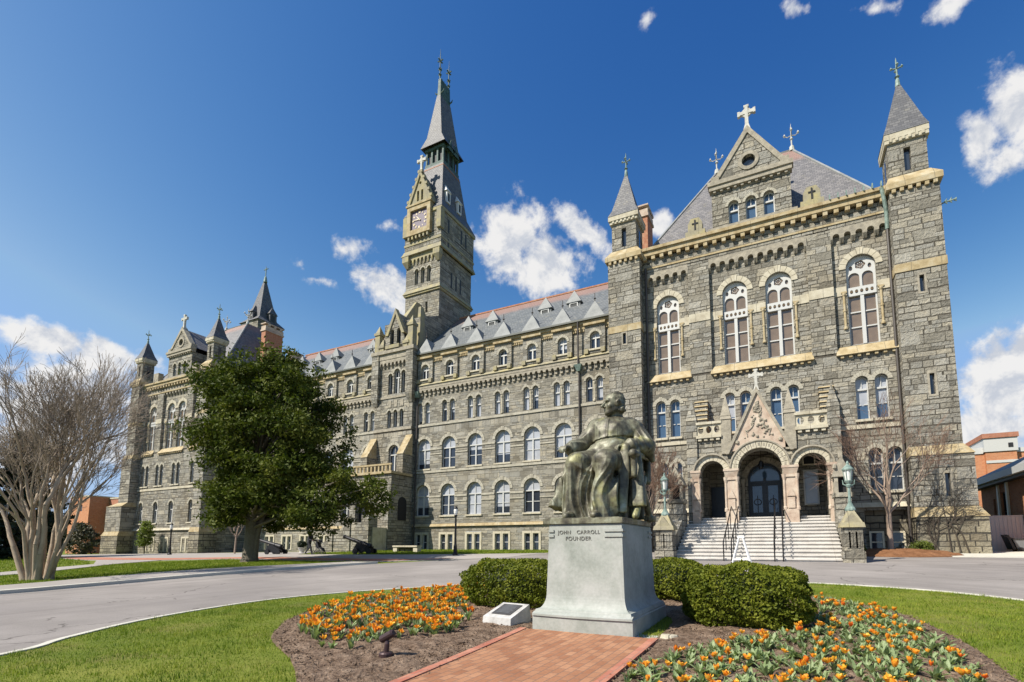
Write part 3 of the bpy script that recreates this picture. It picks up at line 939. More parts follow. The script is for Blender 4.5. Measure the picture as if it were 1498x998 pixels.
def frame_arched(w_, h, transom=None, mull=True, bars=(), bt=0.06, n=12, ymid=WREC):
    mb = MB()
    mb.ring(arch(0, 0, h, w_, n), arch(0, bt, h - bt, w_ - 2 * bt, n), ymid - 0.05, ymid + 0.05)
    r = w_ / 2
    if transom:
        mb.box(-r + bt, r - bt, ymid - 0.07, ymid + 0.04, transom - 0.05, transom + 0.05)
    top = transom - 0.05 if transom else h - 0.1
    if mull:
        mb.box(-0.06, 0.06, ymid - 0.06, ymid + 0.04, bt, top)
    for z in bars:
        for sx in (-1, 1):
            mb.box(sx * 0.06 if sx > 0 else -r + bt, r - bt if sx > 0 else -0.06, ymid - 0.02, ymid + 0.03, z - 0.025, z + 0.025)
    if transom:
        mb.box(-0.02, 0.02, ymid - 0.03, ymid + 0.03, transom + 0.05, h - 0.09)
    return mb


def pane_arched(w_, h, blind, kind='glass_dark', ymid=WREC, n=12, split=None):
    """glass sheet; lower edge of a pulled-down blind at height blind"""
    mb = MB()
    r = w_ / 2 - 0.03
    A = arch(0, 0.03, h - 0.03, 2 * r, n)
    if blind is None:
        mb.add([(x, ymid + 0.03, z) for x, z in A], [tuple(range(len(A)))], 0)
    else:
        lo = [(-r, 0.03), (r, 0.03), (r, blind), (-r, blind)]
        mb.add([(x, ymid + 0.03, z) for x, z in lo], [(0, 1, 2, 3)], 0)
        up = [(-r, blind), (r, blind)] + A[2:]
        mb.add([(x, ymid + 0.03, z) for x, z in up], [tuple(range(len(up)))], 1)
    return mb.mesh('pane', [kind, 'glass_blind'])


def voussoir(w_, h, t_=0.27, pro=0.045, n=12, drop=0.0):
    """arch of cut stones round the head, with a taller keystone"""
    mb = MB()
    r, zs = w_ / 2, h - w_ / 2
    k = 9
    for i in range(k):
        a0, a1 = math.pi * i / k + 0.012, math.pi * (i + 1) / k - 0.012
        tt = t_ * (1.25 if i == k // 2 else 1.0)
        poly = []
        for q in range(3):
            a = a0 + (a1 - a0) * q / 2
            poly.append(((r + 0.004) * math.cos(a), zs + (r + 0.004) * math.sin(a)))
        for q in range(2, -1, -1):
            a = a0 + (a1 - a0) * q / 2
            poly.append(((r + tt) * math.cos(a), zs + (r + tt) * math.sin(a)))
        mb.prism(poly[::-1], -pro * (1.3 if i == k // 2 else 1), 0.1)
    return mb


WM = {}


def kind_arched(key, w_, h, transom=None, mull=True, bars=(), glass='glass_dark', blinds=(None,), sill=True, vt=0.27, frame='white_paint', vmat='stone_mid'):
    fr = frame_arched(w_, h, transom, mull, bars).mesh(key, [frame])
    panes = [pane_arched(w_, h, b_, glass) for b_ in blinds]
    vs = voussoir(w_, h, vt).mesh('arch_surround', [vmat])
    sl = MB().box(-w_ / 2 - 0.1, w_ / 2 + 0.1, -0.10, 0.2, -0.14, -0.004).mesh('sill', ['stone_pale']) if sill else None
    WM[key] = (fr, panes, vs, sl)


def put_win(key, x, y, z, name=None, pane_i=None, label=None):
    fr, panes, vs, sl = WM[key]
    o = link(name or key, fr, hall, (x, y, z))
    link('pane', panes[rng.integers(len(panes)) if pane_i is None else pane_i], o)
    if vs:
        link('arch_surround', vs, o)
    if sl:
        link('sill', sl, o)
    if label:
        o['label'] = label
    return o


kind_arched('arched_window', 1.50, 2.84, 1.82, True, (0.92,), blinds=(None, 1.0, 0.5, 1.85, 0.04, 0.75, 1.4, 1.85, 0.9, 0.6))
kind_arched('attic_window', 0.84, 1.42, 0.92, True, (), blinds=(None, 0.5, 0.9, 0.9), vt=0.2)
kind_arched('paired_light', 0.54, 2.0, 1.15, False, (), blinds=(None, 0.8, 0.3, 0.05, 0.6, 0.05), vt=0.17, sill=False)
kind_arched('tower_light', 0.50, 1.75, None, False, (), glass='louvre_dark', vt=0.14, sill=False, frame='stone_pale')
kind_arched('slim_light', 0.62, 2.45, 1.72, False, (0.86,), glass='glass_blue', blinds=(0.95, 0.8, None), vt=0.22)
kind_arched('gable_light', 0.62, 1.55, 0.95, False, (), glass='glass_blue', vt=0.16)
kind_arched('old_gable_light', 0.62, 1.75, 0.95, False, (), vt=0.14)


# the basement window: two rectangular lights in a pale stone frame
def basement_kind():
    W2, H = 0.86, 1.62
    mb = MB()
    lights = [rect(-0.66, -0.13, 0.0, H - 0.2), rect(0.13, 0.66, 0.0, H - 0.2)]
    mb.wall(-W2, W2, -0.02, H, -0.05, lights, 0.28)
    mb.ring(rect(-W2, W2, -0.02, H), rect(-W2 + 0.01, W2 - 0.01, -0.01, H - 0.01), -0.05, 0.04)
    surround = mb.mesh('stone_surround', ['stone_pale'])
    fr = MB()
    for a, b_ in ((-0.66, -0.13), (0.13, 0.66)):
        fr.ring(rect(a, b_, 0, H - 0.2), rect(a + 0.05, b_ - 0.05, 0.05, H - 0.25), 0.12, 0.18)
        fr.box(a + 0.05, b_ - 0.05, 0.12, 0.17, 0.68, 0.73)
    frm = fr.mesh('basement_window', ['white_paint'])
    pn = MB()
    for a, b_ in ((-0.66, -0.13), (0.13, 0.66)):
        pn.add([(a, 0.165, 0.0), (b_, 0.165, 0.0), (b_, 0.165, H - 0.2), (a, 0.165, H - 0.2)], [(0, 1, 2, 3)])
    return frm, pn.mesh('pane', ['glass_dark']), surround


BAS = basement_kind()


def put_basement(x, y, z):
    o = link('basement_window', BAS[0], hall, (x, y, z))
    link('pane', BAS[1], o)
    link('stone_surround', BAS[2], o)


# ---- the two ranges of the wing
XT, A0, S0 = -33.69, 3.4416, 2.8359
BAYS_R = [XT + A0 + k * S0 for k in range(7)]
BAYS_L = [XT - A0 - k * S0 for k in range(7)]


def wing_range(x0, x1, bays):
    ledges, corb, eave, gut, walls = MB(), MB(), MB(), MB(), MB()
    half = 1.418
    edges = sorted(bays)
    cuts = [x0] + [(edges[i] + edges[i + 1]) / 2 for i in range(len(edges) - 1)] + [x1]
    for i, bx in enumerate(edges):
        a, b_ = cuts[i], cuts[i + 1]
        walls.wall(a, b_, -1.8, 1.85, 0, [rect(bx - 0.82, bx + 0.82, -0.34, 1.3)], 0.1, 1)
        walls.wall(a, b_, 1.85, 6.7, 0, [arch(bx, 2.78, 5.62, 1.5)], 0.34, 0)
        walls.wall(a, b_, 6.7, 11.1, 0, [arch(bx, 7.1, 9.94, 1.5)], 0.34, 0)
        pc = bx - 0.12
        walls.wall(a, b_, 11.1, 14.35, 0, [arch(pc - 0.44, 11.4, 13.4, 0.54), arch(pc + 0.44, 11.4, 13.4, 0.54)], 0.34, 0)
        walls.wall(a, b_, 14.35, 18.0, 0.06, [arch(bx, 15.64, 17.06, 0.84)], 0.36, 2)
        # pier that carries each attic window and its little pyramid roof
        walls.wall(bx - 0.86, bx + 0.86, 15.3, 18.0, -0.12, [arch(bx, 15.64, 17.06, 0.84)], 0.18, 2)
        for sx in (-0.86, 0.86):
            walls.add([(bx + sx, -0.12, 15.3), (bx + sx, 0.06, 15.3), (bx + sx, 0.06, 18.0), (bx + sx, -0.12, 18.0)], [(0, 1, 2, 3)], 2)
        put_win('arched_window', bx, 0, 2.78)
        put_win('arched_window', bx, 0, 7.1)
        put_basement(bx, 0, -0.34)
        for s_ in (-0.44, 0.44):
            put_win('paired_light', pc + s_, 0, 11.4)
        # colonnette between the two lights
        hp(MB().lathe(pc, 0.02, [(0.11, 11.4), (0.11, 11.55), (0.07, 11.6), (0.07, 12.75), (0.12, 12.9), (0.12, 13.0)], 8), 'colonnette', 'stone_pale')
        put_win('attic_window', bx, -0.12, 15.64)
        # corbels under the recessed panels beside the pier
        for s_ in (-1, 1):
            for q in range(3):
                cx = bx + s_ * (0.98 + q * 0.17)
                if a < cx < b_:
                    eave.box(cx - 0.05, cx + 0.05, -0.06, 0.06, 17.25, 17.45)
            if a < bx + s_ * 1.2 < b_:
                eave.box(min(bx + s_ * 0.86, bx + s_ * 1.418), max(bx + s_ * 0.86, bx + s_ * 1.418), -0.09, 0.06, 17.45, 18.0)
        # lichen-yellow blocks at the window sills
        for s_ in (-1, 1):
            hp(MB().box(bx + s_ * 0.70 - 0.17, bx + s_ * 0.70 + 0.17, -0.30, 0.0, 15.25, 15.62), 'sill_block', 'sandstone_lichen')
        eave.box(bx - 0.92, bx + 0.92, -0.30, 0.0, 17.62, 17.8)
    gaps = [x0] + [q for bx in edges for q in (bx - 0.76, bx + 0.76)] + [x1]
    for i in range(0, len(gaps), 2):
        for za, zb_ in ((4.42, 4.58), (3.98, 4.09), (8.82, 8.97), (8.38, 8.49)):
            hp(MB().box(gaps[i], gaps[i + 1], -0.05, 0.05, za, zb_), 'band_stone', 'stone_mid')
    hp(MB().box(x0, x1, -0.07, 0.05, 6.70, 6.90), 'string_course', 'stone_mid')
    hp(MB().box(x0, x1, -0.07, 0.05, 11.10, 11.3), 'string_course', 'stone_mid')
    hp(MB().frustum((x0, x1, -0.16, 0.05), 1.78, (x0, x1, -0.06, 0.05), 2.02, bottom=True), 'plinth_ledge', 'sandstone_ochre')
    # corbel table
    n = int((x1 - x0) / 0.49)
    st = (x1 - x0) / n
    for i in range(n):
        cx = x0 + st * (i + 0.5)
        corb.box(cx - st * 0.25, cx + st * 0.25, -0.14, 0.05, 14.05, 14.35)
        corb.box(cx - st * 0.25, cx + st * 0.25, -0.26, 0.05, 14.35, 14.7)
        # the little arch heads between corbels
        L_, R_ = cx + st * 0.25, cx + st * 0.75
        if R_ < x1:
            hw = (R_ - L_) / 2
            top = [(L_, 14.7), (R_, 14.7)]
            head = [((L_ + R_) / 2 + hw * math.cos(math.pi * q / 6), 14.42 + hw * math.sin(math.pi * q / 6)) for q in range(7)]
            corb.prism([(R_, 14.7), (R_, 14.42)] + head[1:-1] + [(L_, 14.42), (L_, 14.7)], -0.26, 0.05)
    corb.box(x0, x1, -0.28, 0.06, 14.7, 14.98)
    ledges.frustum((x0, x1, -0.36, 0.06), 14.98, (x0, x1, -0.05, 0.06), 15.28, bottom=True)
    eave.box(x0, x1, -0.22, 0.1, 17.8, 18.02)
    gut.box(x0, x1, -0.42, -0.02, 18.02, 18.16)
    hp(MB().box(x0, x1, 12.9, 13.2, -1.8, 18), 'rear_wall', 'gneiss_wing')
    hp(walls, 'wing_wall', ['gneiss_wing', 'gneiss_wing', 'gneiss_wing'])
    hp(ledges, 'attic_ledge', 'sandstone_lichen')
    hp(corb, 'corbel_table', 'stone_carved')
    hp(eave, 'eaves_cornice', 'sandstone_ochre')
    hp(gut, 'gutter', 'gutter_dark')


wing_range(-31.35, -10.43, BAYS_R)
wing_range(-55.45, -36.03, BAYS_L)

# wing roofs with ridge, small pyramid dormers over each pier and louvred dormers higher up
for x0, x1 in ((-31.3, -10.3), (-55.6, -36.1)):
    mb = MB()
    mb.add([(x0, -0.40, 18.1), (x1, -0.40, 18.1), (x1, 6.6, 24.65), (x0, 6.6, 24.65), (x1, 13.4, 18.1), (x0, 13.4, 18.1)], [(0, 1, 2, 3), (3, 2, 4, 5)])
    hp(mb, 'wing_roof', 'slate_wing')
    MB().tube([(x0, 6.6, 24.68), (x1, 6.6, 24.68)], 0.14, 6).build('ridge_cap', 'chimney_brick', hall)

mb = MB()
vs = [(-0.92, -0.36, 0.05), (0.92, -0.36, 0.05), (0, -0.02, 1.58), (0, 1.15, 1.5)]
mb.add(vs, [(0, 1, 2), (1, 3, 2), (3, 0, 2), (0, 3, 1)])
spike = mb.mesh('gablet_roof', ['lead_grey'])
fin = MB().tube([(0, -0.02, 1.5), (0, -0.02, 2.2)], 0.03, 5).lathe(0, -0.02, [(0.02, 1.66), (0.1, 1.74), (0.02, 1.84)], 6).mesh('finial', ['pipe_dark'])
for bx in BAYS_R + BAYS_L:
    o = link('gablet_roof', spike, hall, (bx, 0, 18.1))
    link('finial', fin, o)
mb = MB()
mb.add([(-0.62, -0.1, 0), (0.62, -0.1, 0), (0.62, -0.1, 0.75), (-0.62, -0.1, 0.75), (0.62, 1.2, 0.75), (-0.62, 1.2, 0.75)],
       [(0, 1, 2, 3), (1, 4, 2), (0, 3, 5)])
dbody = mb.mesh('roof_dormer', ['slate_wing'])
mb = MB()
mb.pyramid((-0.74, 0.74, -0.22, 1.4), 0.75, 0, 0.05, 1.95)
droof = mb.mesh('dormer_roof', ['lead_grey'])
dl = MB()
dl.ring(rect(-0.4, 0.4, 0.1, 0.72), rect(-0.32, 0.32, 0.18, 0.64), -0.16, -0.09)
dl.add([(-0.32, -0.115, 0.18), (0.32, -0.115, 0.18), (0.32, -0.115, 0.64), (-0.32, -0.115, 0.64)], [(0, 1, 2, 3)], 1)
dlm = dl.mesh('louvre', ['white_paint', 'louvre_dark'])
dfl = MB().add([(-0.75, -0.75, -0.62), (0.75, -0.75, -0.62), (0.65, -0.14, -0.02), (-0.65, -0.14, -0.02)], [(0, 1, 2, 3)]).mesh('dormer_flashing', ['roof_white'])
for bx in [BAYS_R[k] for k in (1, 2, 4, 5)] + [BAYS_L[k] for k in (0, 1, 3, 4, 5)]:
    o = link('roof_dormer', dbody, hall, (bx - 0.2, 2.95, 20.75))
    link('dormer_roof', droof, o); link('louvre', dlm, o)

# downpipes with copper hopper heads
for px_, zt_, zb_ in ((-14.6, 18.0, -0.45), (-31.05, 14.8, -0.45)):
    mb = MB().tube([(px_, -0.34, zt_), (px_, -0.32, 15.1), (px_, -0.34, 14.3), (px_, -0.13, 13.9), (px_, -0.13, zb_)], 0.075, 8)
    o = hp(mb, 'downpipe', 'pipe_dark')
    MB().frustum((px_ - 0.14, px_ + 0.14, -0.3, 0.0), 13.95, (px_ - 0.32, px_ + 0.32, -0.5, 0.0), 14.45, bottom=True).build('hopper_head', 'copper_green', o)


# ---- pavilions
def turret(x0, x1, y0, y1, zb, base_steps, ztop=19.3, belts=(14.3,), slits=(), spire_z=25.8, label=None, inl=0.24, inr=0.24, over=0.20):
    """square turret with belfry, cornice, spire and finial; base_steps: (z, extra left, extra right)"""
    mb = MB()
    prev = None
    steps = sorted(base_steps, key=lambda q: q[0])
    lo = zb
    sl = [s_ for s_ in slits if s_[3] == 0]
    for zc, el, er, mat in steps + [(ztop, 0, 0, 0)]:
        a, b_ = x0 - el, x1 + er
        yy = y0 - max(el, er) * 0.45
        holes = [rect(sx - 0.11, sx + 0.11, za, zb2) for sx, za, zb2, _ in slits if za > lo and zb2 < zc]
        mb.wall(a, b_, lo, zc, yy, holes, 0.3, mat)
        for xx, flip in ((a, 0), (b_, 1)):
            mb.add([(xx, yy, lo), (xx, y1, lo), (xx, y1, zc), (xx, yy, zc)], [(0, 3, 2, 1) if flip == 0 else (0, 1, 2, 3)], mat)
        mb.add([(b_, y1, lo), (a, y1, lo), (a, y1, zc), (b_, y1, zc)], [(0, 1, 2, 3)], mat)
        lo = zc
    t_ = hp(mb, 'turret', ['gneiss_rough', 'gneiss_old', 'gneiss_wall'], label=label)
    for k, (zc, el, er, mat) in enumerate(steps):
        nx = steps[k + 1] if k + 1 < len(steps) else (0, 0, 0, 0)
        yy = y0 - max(el, er) * 0.45
        yn = y0 - max(nx[1], nx[2]) * 0.45
        MB().frustum((x0 - el - 0.05, x1 + er + 0.05, yy - 0.05, y1), zc - 0.08, (x0 - nx[1] - 0.02, x1 + nx[2] + 0.02, yn - 0.02, y1), zc + 0.42, bottom=True).build('turret_weathering', 'sandstone_ochre', t_)
    for zb2 in belts:
        MB().box(x0 - 0.04, x1 + 0.04, y0 - 0.04, y1, zb2, zb2 + 0.46).build('turret_band', 'sandstone_ochre', t_)
    tr = MB()
    # corbelled string course, weathering up to the belfry
    tr.box(x0 - 0.16, x1 + 0.16, y0 - 0.16, y1 + 0.1, ztop + 0.1, ztop + 0.42)
    n = 6
    for i in range(n):
        cx = x0 + (x1 - x0) * (i + 0.5) / n
        tr.box(cx - 0.09, cx + 0.09, y0 - 0.13, y0 + 0.02, ztop - 0.12, ztop + 0.1)
    ins = 0.24
    tr.frustum((x0 - 0.16, x1 + 0.16, y0 - 0.16, y1 + 0.1), ztop + 0.42, (x0 + inl - 0.05, x1 - inr + 0.05, y0 + ins - 0.05, y1 - ins + 0.05), ztop + 0.95)
    tr.build('turret_string_course', 'sandstone_ochre', t_)
    bf = MB()
    a, b_, c_, d_ = x0 + inl, x1 - inr, y0 + ins, y1 - ins
    zb1, zb2 = ztop + 0.95, ztop + 2.95
    cx, cy = (a + b_) / 2, (c_ + d_) / 2
    bf.wall(a, b_, zb1, zb2, c_, [rect(cx - 0.16, cx + 0.16, zb1 + 0.25, zb1 + 1.6)], 0.25)
    bf.add([(a, c_, zb1), (a, d_, zb1), (a, d_, zb2), (a, c_, zb2)], [(0, 3, 2, 1)])
    bf.add([(b_, c_, zb1), (b_, d_, zb1), (b_, d_, zb2), (b_, c_, zb2)], [(0, 1, 2, 3)])
    bf.add([(a, d_, zb1), (b_, d_, zb1), (b_, d_, zb2), (a, d_, zb2)], [(1, 0, 3, 2)])
    for sx in (a, b_):       # slit recess on the flanks
        s_ = -0.012 if sx == a else 0.012
        bf.add([(sx + s_, cy - 0.15, zb1 + 0.25), (sx + s_, cy + 0.15, zb1 + 0.25), (sx + s_, cy + 0.15, zb1 + 1.6), (sx + s_, cy - 0.15, zb1 + 1.6)], [(0, 1, 2, 3)], 1)
    bf.add([(cx - 0.2, c_ + 0.22, zb1 + 0.2), (cx + 0.2, c_ + 0.22, zb1 + 0.2), (cx + 0.2, c_ + 0.22, zb1 + 1.65), (cx - 0.2, c_ + 0.22, zb1 + 1.65)], [(0, 1, 2, 3)], 1)
    bf.build('belfry', ['gneiss_rough', 'glass_dark'], t_)
    co_ = MB()
    co_.box(a - 0.12, b_ + 0.12, c_ - 0.12, d_ + 0.12, zb2, zb2 + 0.22)
    co_.box(a - over, b_ + over, c_ - over, d_ + over, zb2 + 0.22, zb2 + 0.55)
    for i in range(6):
        xx = a + (b_ - a) * (i + 0.5) / 6
        co_.box(xx - 0.07, xx + 0.07, c_ - 0.17, c_, zb2 + 0.05, zb2 + 0.22)
        yy = c_ + (d_ - c_) * (i + 0.5) / 6
        co_.box(b_, b_ + 0.17, yy - 0.07, yy + 0.07, zb2 + 0.05, zb2 + 0.22)
    co_.build('cornice', 'stone_pale', t_)
    sp = MB()
    z0 = zb2 + 0.55
    e = (a - over - 0.02, b_ + over + 0.02, c_ - over - 0.02, d_ + over + 0.02)
    m1 = (a + 0.02, b_ - 0.02, c_ + 0.02, d_ - 0.02)
    sp.frustum(e, z0, m1, z0 + 0.55)
    sp.pyramid(m1, z0 + 0.55, cx, cy, spire_z)
    sp.build('spire', 'slate', t_)
    fn = MB()
    fn.lathe(cx, cy, [(0.14, spire_z - 0.42), (0.1, spire_z), (0.05, spire_z + 0.12), (0.13, spire_z + 0.2), (0.05, spire_z + 0.3), (0.035, spire_z + 1.25), (0.0, spire_z + 1.45)], 8)
    for a_ in (0, math.pi / 2):
        dx_, dy_ = math.cos(a_) * 0.26, math.sin(a_) * 0.26
        fn.tube([(cx - dx_, cy - dy_, spire_z + 0.78), (cx, cy, spire_z + 0.72), (cx + dx_, cy + dy_, spire_z + 0.78)], 0.04, 6)
        for s_ in (-1, 1):
            fn.lathe(cx + s_ * dx_, cy + s_ * dy_, [(0.0, spire_z + 0.68), (0.08, spire_z + 0.78), (0.0, spire_z + 0.92)], 6)
    fn.build('finial', 'copper_green', t_)
    # slit windows
    for sx, za, zb3, _ in slits:
        s_ = MB()
        s_.ring(rect(sx - 0.2, sx + 0.2, za - 0.1, zb3 + 0.14), rect(sx - 0.108, sx + 0.108, za + 0.002, zb3 - 0.002), y0 - _ - 0.02, y0 - _ + 0.03, 0)
        s_.add([(sx - 0.12, y0 - _ + 0.2, za - 0.02), (sx + 0.12, y0 - _ + 0.2, za - 0.02), (sx + 0.12, y0 - _ + 0.2, zb3 + 0.02), (sx - 0.12, y0 - _ + 0.2, zb3 + 0.02)], [(0, 1, 2, 3)], 1)
        s_.build('slit_window', ['stone_carved', 'glass_dark'], t_)
    return t_


turret(-10.42, -8.22, -5.0, -2.9, -1.8, [(1.6, 0.15, 0.12, 1)], slits=((-9.33, 13.45, 14.2, 0),), spire_z=26.65)
turret(5.80, 8.02, -5.0, -2.9, -1.8, [(1.55, 0.0, 0.66, 1), (4.7, 0.0, 0.36, 0)],
       slits=((6.92, 13.35, 14.28, 0), (7.0, 7.78, 8.9, 0), (7.25, 2.5, 3.66, 0.16)), belts=(14.62,), spire_z=26.65, inl=0.10, inr=0.34, over=0.14)
# left pavilion's turrets: the outer one is a stepped buttress tower
turret(-71.3, -69.55, -5.0, -3.3, -1.8, [(4.7, 1.6, 0.0, 0), (1.3, 1.9, 0.0, 1), (10.4, 0.35, 0, 0)], belts=(14.3,), spire_z=25.3, slits=((-70.4, 16.2, 17.3, 0),))
turret(-57.0, -55.45, -5.0, -3.2, -1.8, [(1.6, 0.1, 0.1, 1)], belts=(14.3,), spire_z=25.6)


def tracery_kind():
    """tall two-light window with a round-headed traceried top, built round x = 0, sill at z = 0, top at 5.3"""
    w_, h = 1.46, 5.32
    fr = MB()
    y0, y1 = 0.16, 0.28
    out = arch(0, 0, h, w_, 16)
    fr.ring(out, arch(0, 0.08, h - 0.08, w_ - 0.16, 16), y0, y1)
    fr.box(-0.09, 0.09, y0 - 0.05, y1, 0.08, 2.95)
    for z in (1.1, 2.0):
        fr.box(-w_ / 2 + 0.08, -0.09, y0 + 0.03, y1 - 0.02, z - 0.035, z + 0.035)
        fr.box(0.09, w_ / 2 - 0.08, y0 + 0.03, y1 - 0.02, z - 0.035, z + 0.035)
    frm = fr.mesh('tall_window', ['white_paint'])
    tp = MB()
    # carved transom panel
    holes = []
    for i in range(5):
        cx = -0.5 + i * 0.25
        holes.append([(cx + 0.085 * math.cos(q * math.pi / 4), 3.2 + 0.12 * math.sin(q * math.pi / 4)) for q in range(8)])
    tp.wall(-w_ / 2 + 0.02, w_ / 2 - 0.02, 2.95, 3.45, y0 - 0.07, holes, 0.12)
    tp.add([(-w_ / 2 + 0.02, y0 - 0.07, 2.95), (w_ / 2 - 0.02, y0 - 0.07, 2.95), (w_ / 2 - 0.02, y1, 2.95), (-w_ / 2 + 0.02, y1, 2.95)], [(3, 2, 1, 0)])
    # plate with two arched lights, a cusped circle and side eyes
    zs = h - w_ / 2
    head = [(-w_ / 2 + 0.06, 3.45), (w_ / 2 - 0.06, 3.45)] + [((w_ / 2 - 0.06) * math.cos(math.pi * k / 16), zs + (w_ / 2 - 0.06) * math.sin(math.pi * k / 16)) for k in range(17)]
    lights = [arch(sx * 0.335, 3.5, 4.36, 0.55, 8) for sx in (-1, 1)]
    circ = [(0.25 * (1 + 0.10 * math.cos(5 * a)) * math.cos(a), 4.80 + 0.25 * (1 + 0.10 * math.cos(5 * a)) * math.sin(a)) for a in [2 * math.pi * q / 30 for q in range(30)]]
    eyes = [[(sx * 0.465 + 0.095 * math.cos(q * math.pi / 4), 4.66 + 0.15 * math.sin(q * math.pi / 4)) for q in range(8)] for sx in (-1, 1)]
    tp.wall(0, 0, 0, 0, y0 + 0.01, lights + [circ] + eyes, 0.1, outline=head)
    for k in range(8):      # little rosette in the circle
        a = 2 * math.pi * k / 8
        tp.box(0.13 * math.cos(a) - 0.02, 0.13 * math.cos(a) + 0.02, y0 + 0.03, y0 + 0.08, 4.80 + 0.13 * math.sin(a) - 0.02, 4.80 + 0.13 * math.sin(a) + 0.02)
    tpm = tp.mesh('tracery', ['white_paint'])
    panes = []
    for k in range(2):
        pn = MB()
        A_ = arch(0, 0.03, h - 0.03, w_ - 0.06, 16)
        pn.add([(-w_ / 2, y1 - 0.02, 0), (w_ / 2, y1 - 0.02, 0), (w_ / 2, y1 - 0.02, 0.95), (-w_ / 2, y1 - 0.02, 0.95)], [(0, 1, 2, 3)], 1)
        B_ = [(-w_ / 2 + 0.03, 0.95), (w_ / 2 - 0.03, 0.95)] + A_[2:]
        pn.add([(x, y1 - 0.02, z) for x, z in B_], [tuple(range(len(B_)))], 0)
        panes.append(pn.mesh('pane', ['glass_amber', 'glass_amber']))
    sh = MB()
    for sx in (-1, 1):      # slender shafts with capitals beside the opening
        X = sx * (w_ / 2 + 0.17)
        sh.lathe(X, -0.02, [(0.11, 1.0), (0.11, 1.1), (0.065, 1.15), (0.065, 2.95), (0.11, 3.05), (0.11, 3.15)], 8)
        sh.lathe(X, -0.02, [(0.09, 2.05), (0.09, 2.15)], 8)
        sh.box(X - 0.15, X + 0.15, -0.1, 0.1, 3.15, 3.24)
    WM['tall_window'] = (frm, tpm, panes, voussoir(w_, h, 0.34, 0.05).mesh('arch_surround', ['stone_pale']), sh.mesh('shaft', ['sandstone_ochre']))


tracery_kind()


def put_tall(x, y, z, i=0):
    fr, tp, pn, vs, sh = WM['tall_window']
    o = link('tall_window', fr, hall, (x, y, z))
    link('tracery', tp, o); link('pane', pn[i % 2], o); link('arch_surround', vs, o); link('shaft', sh, o)


def corbels(mb, x0, x1, y, yf, z0, z1, n, mat=0):
    """hanging arcade: n little arches between x0 and x1, front plane yf, back plane y"""
    st = (x1 - x0) / n
    hw = st * 0.30
    zc = z0 + (z1 - z0) * 0.42
    for i in range(n):
        cx = x0 + st * (i + 0.5)
        a, b_ = x0 + st * i, x0 + st * (i + 1)
        head = [(cx + hw * math.cos(math.pi * q / 6), zc + hw * math.sin(math.pi * q / 6)) for q in range(7)]
        mb.prism([(b_, z1), (b_, zc)] + head + [(a, zc), (a, z1)], yf, y, mat)
        for c0, c1 in ((a, cx - hw), (cx + hw, b_)):
            mb.box(c0, c1, yf, y, zc - 0.12, zc, mat)
            mb.frustum((c0 + 0.02, c1 - 0.02, y - 0.08, y), z0, (c0, c1, yf, y), zc - 0.12, mat, bottom=True)


def stepped_cross(mb, x, y, z, s_=1.0, mat=1):
    mb.box(x - 0.045 * s_, x + 0.045 * s_, y - 0.03, y + 0.02, z, z + 0.75 * s_, mat)
    mb.box(x - 0.2 * s_, x - 0.045 * s_, y - 0.03, y + 0.02, z + 0.44 * s_, z + 0.53 * s_, mat)
    mb.box(x + 0.045 * s_, x + 0.2 * s_, y - 0.03, y + 0.02, z + 0.44 * s_, z + 0.53 * s_, mat)


def latin_cross(parent, x, y, z, h, name='stone_cross', mat='white_cross_stone'):
    mb = MB()
    w_ = h * 0.07
    mb.frustum((x - w_ * 2, x + w_ * 2, y - w_ * 1.6, y + w_ * 1.6), z - h * 0.12, (x - w_ * 1.1, x + w_ * 1.1, y - w_, y + w_), z + h * 0.14)
    mb.frustum((x - w_, x + w_, y - w_, y + w_), z + h * 0.12, (x - w_ * 0.85, x + w_ * 0.85, y - w_, y + w_), z + h)
    zc = z + h * 0.70
    mb.box(x - h * 0.30, x + h * 0.30, y - w_ * 0.93, y + w_ * 0.93, zc - w_, zc + w_)
    for dx, dz in ((-h * 0.3, 0), (h * 0.3, 0)):
        mb.box(x + dx - w_ * 0.7, x + dx + w_ * 0.7, y - w_ * 0.98, y + w_ * 0.98, zc - w_ * 1.5, zc + w_ * 1.5)
    mb.box(x - w_ * 1.4, x + w_ * 1.4, y - w_ * 0.98, y + w_ * 0.98, z + h - w_ * 0.9, z + h + w_ * 0.3)
    # ring round the crossing
    out = [(x + h * 0.19 * math.cos(q * math.pi / 8), zc + h * 0.19 * math.sin(q * math.pi / 8)) for q in range(16)]
    inn = [(x + h * 0.13 * math.cos(q * math.pi / 8), zc + h * 0.13 * math.sin(q * math.pi / 8)) for q in range(16)]
    mb.ring(out, inn, y - w_ * 0.6, y + w_ * 0.6)
    return mb.build(name, mat, parent)


def roof_finial(parent, x, y, z, h=1.9):
    mb = MB()
    mb.lathe(x, y, [(0.2, z - 0.1), (0.15, z + 0.25), (0.05, z + 0.35), (0.05, z + h * 0.4), (0.12, z + h * 0.44), (0.05, z + h * 0.5), (0.04, z + h * 0.85), (0.09, z + h * 0.88), (0.03, z + h * 0.93), (0.0, z + h * 1.12)], 8)
    for a in range(4):
        dx, dy = math.cos(a * math.pi / 2) * 0.45, math.sin(a * math.pi / 2) * 0.45
        mb.tube([(x, y, z + h * 0.6), (x + dx * 0.6, y + dy * 0.6, z + h * 0.56), (x + dx, y + dy, z + h * 0.64)], 0.035, 5)
        mb.lathe(x + dx, y + dy, [(0.0, z + h * 0.57), (0.1, z + h * 0.64), (0.0, z + h * 0.74)], 6)
    return mb.build('ridge_finial', 'white_cross_stone', parent)


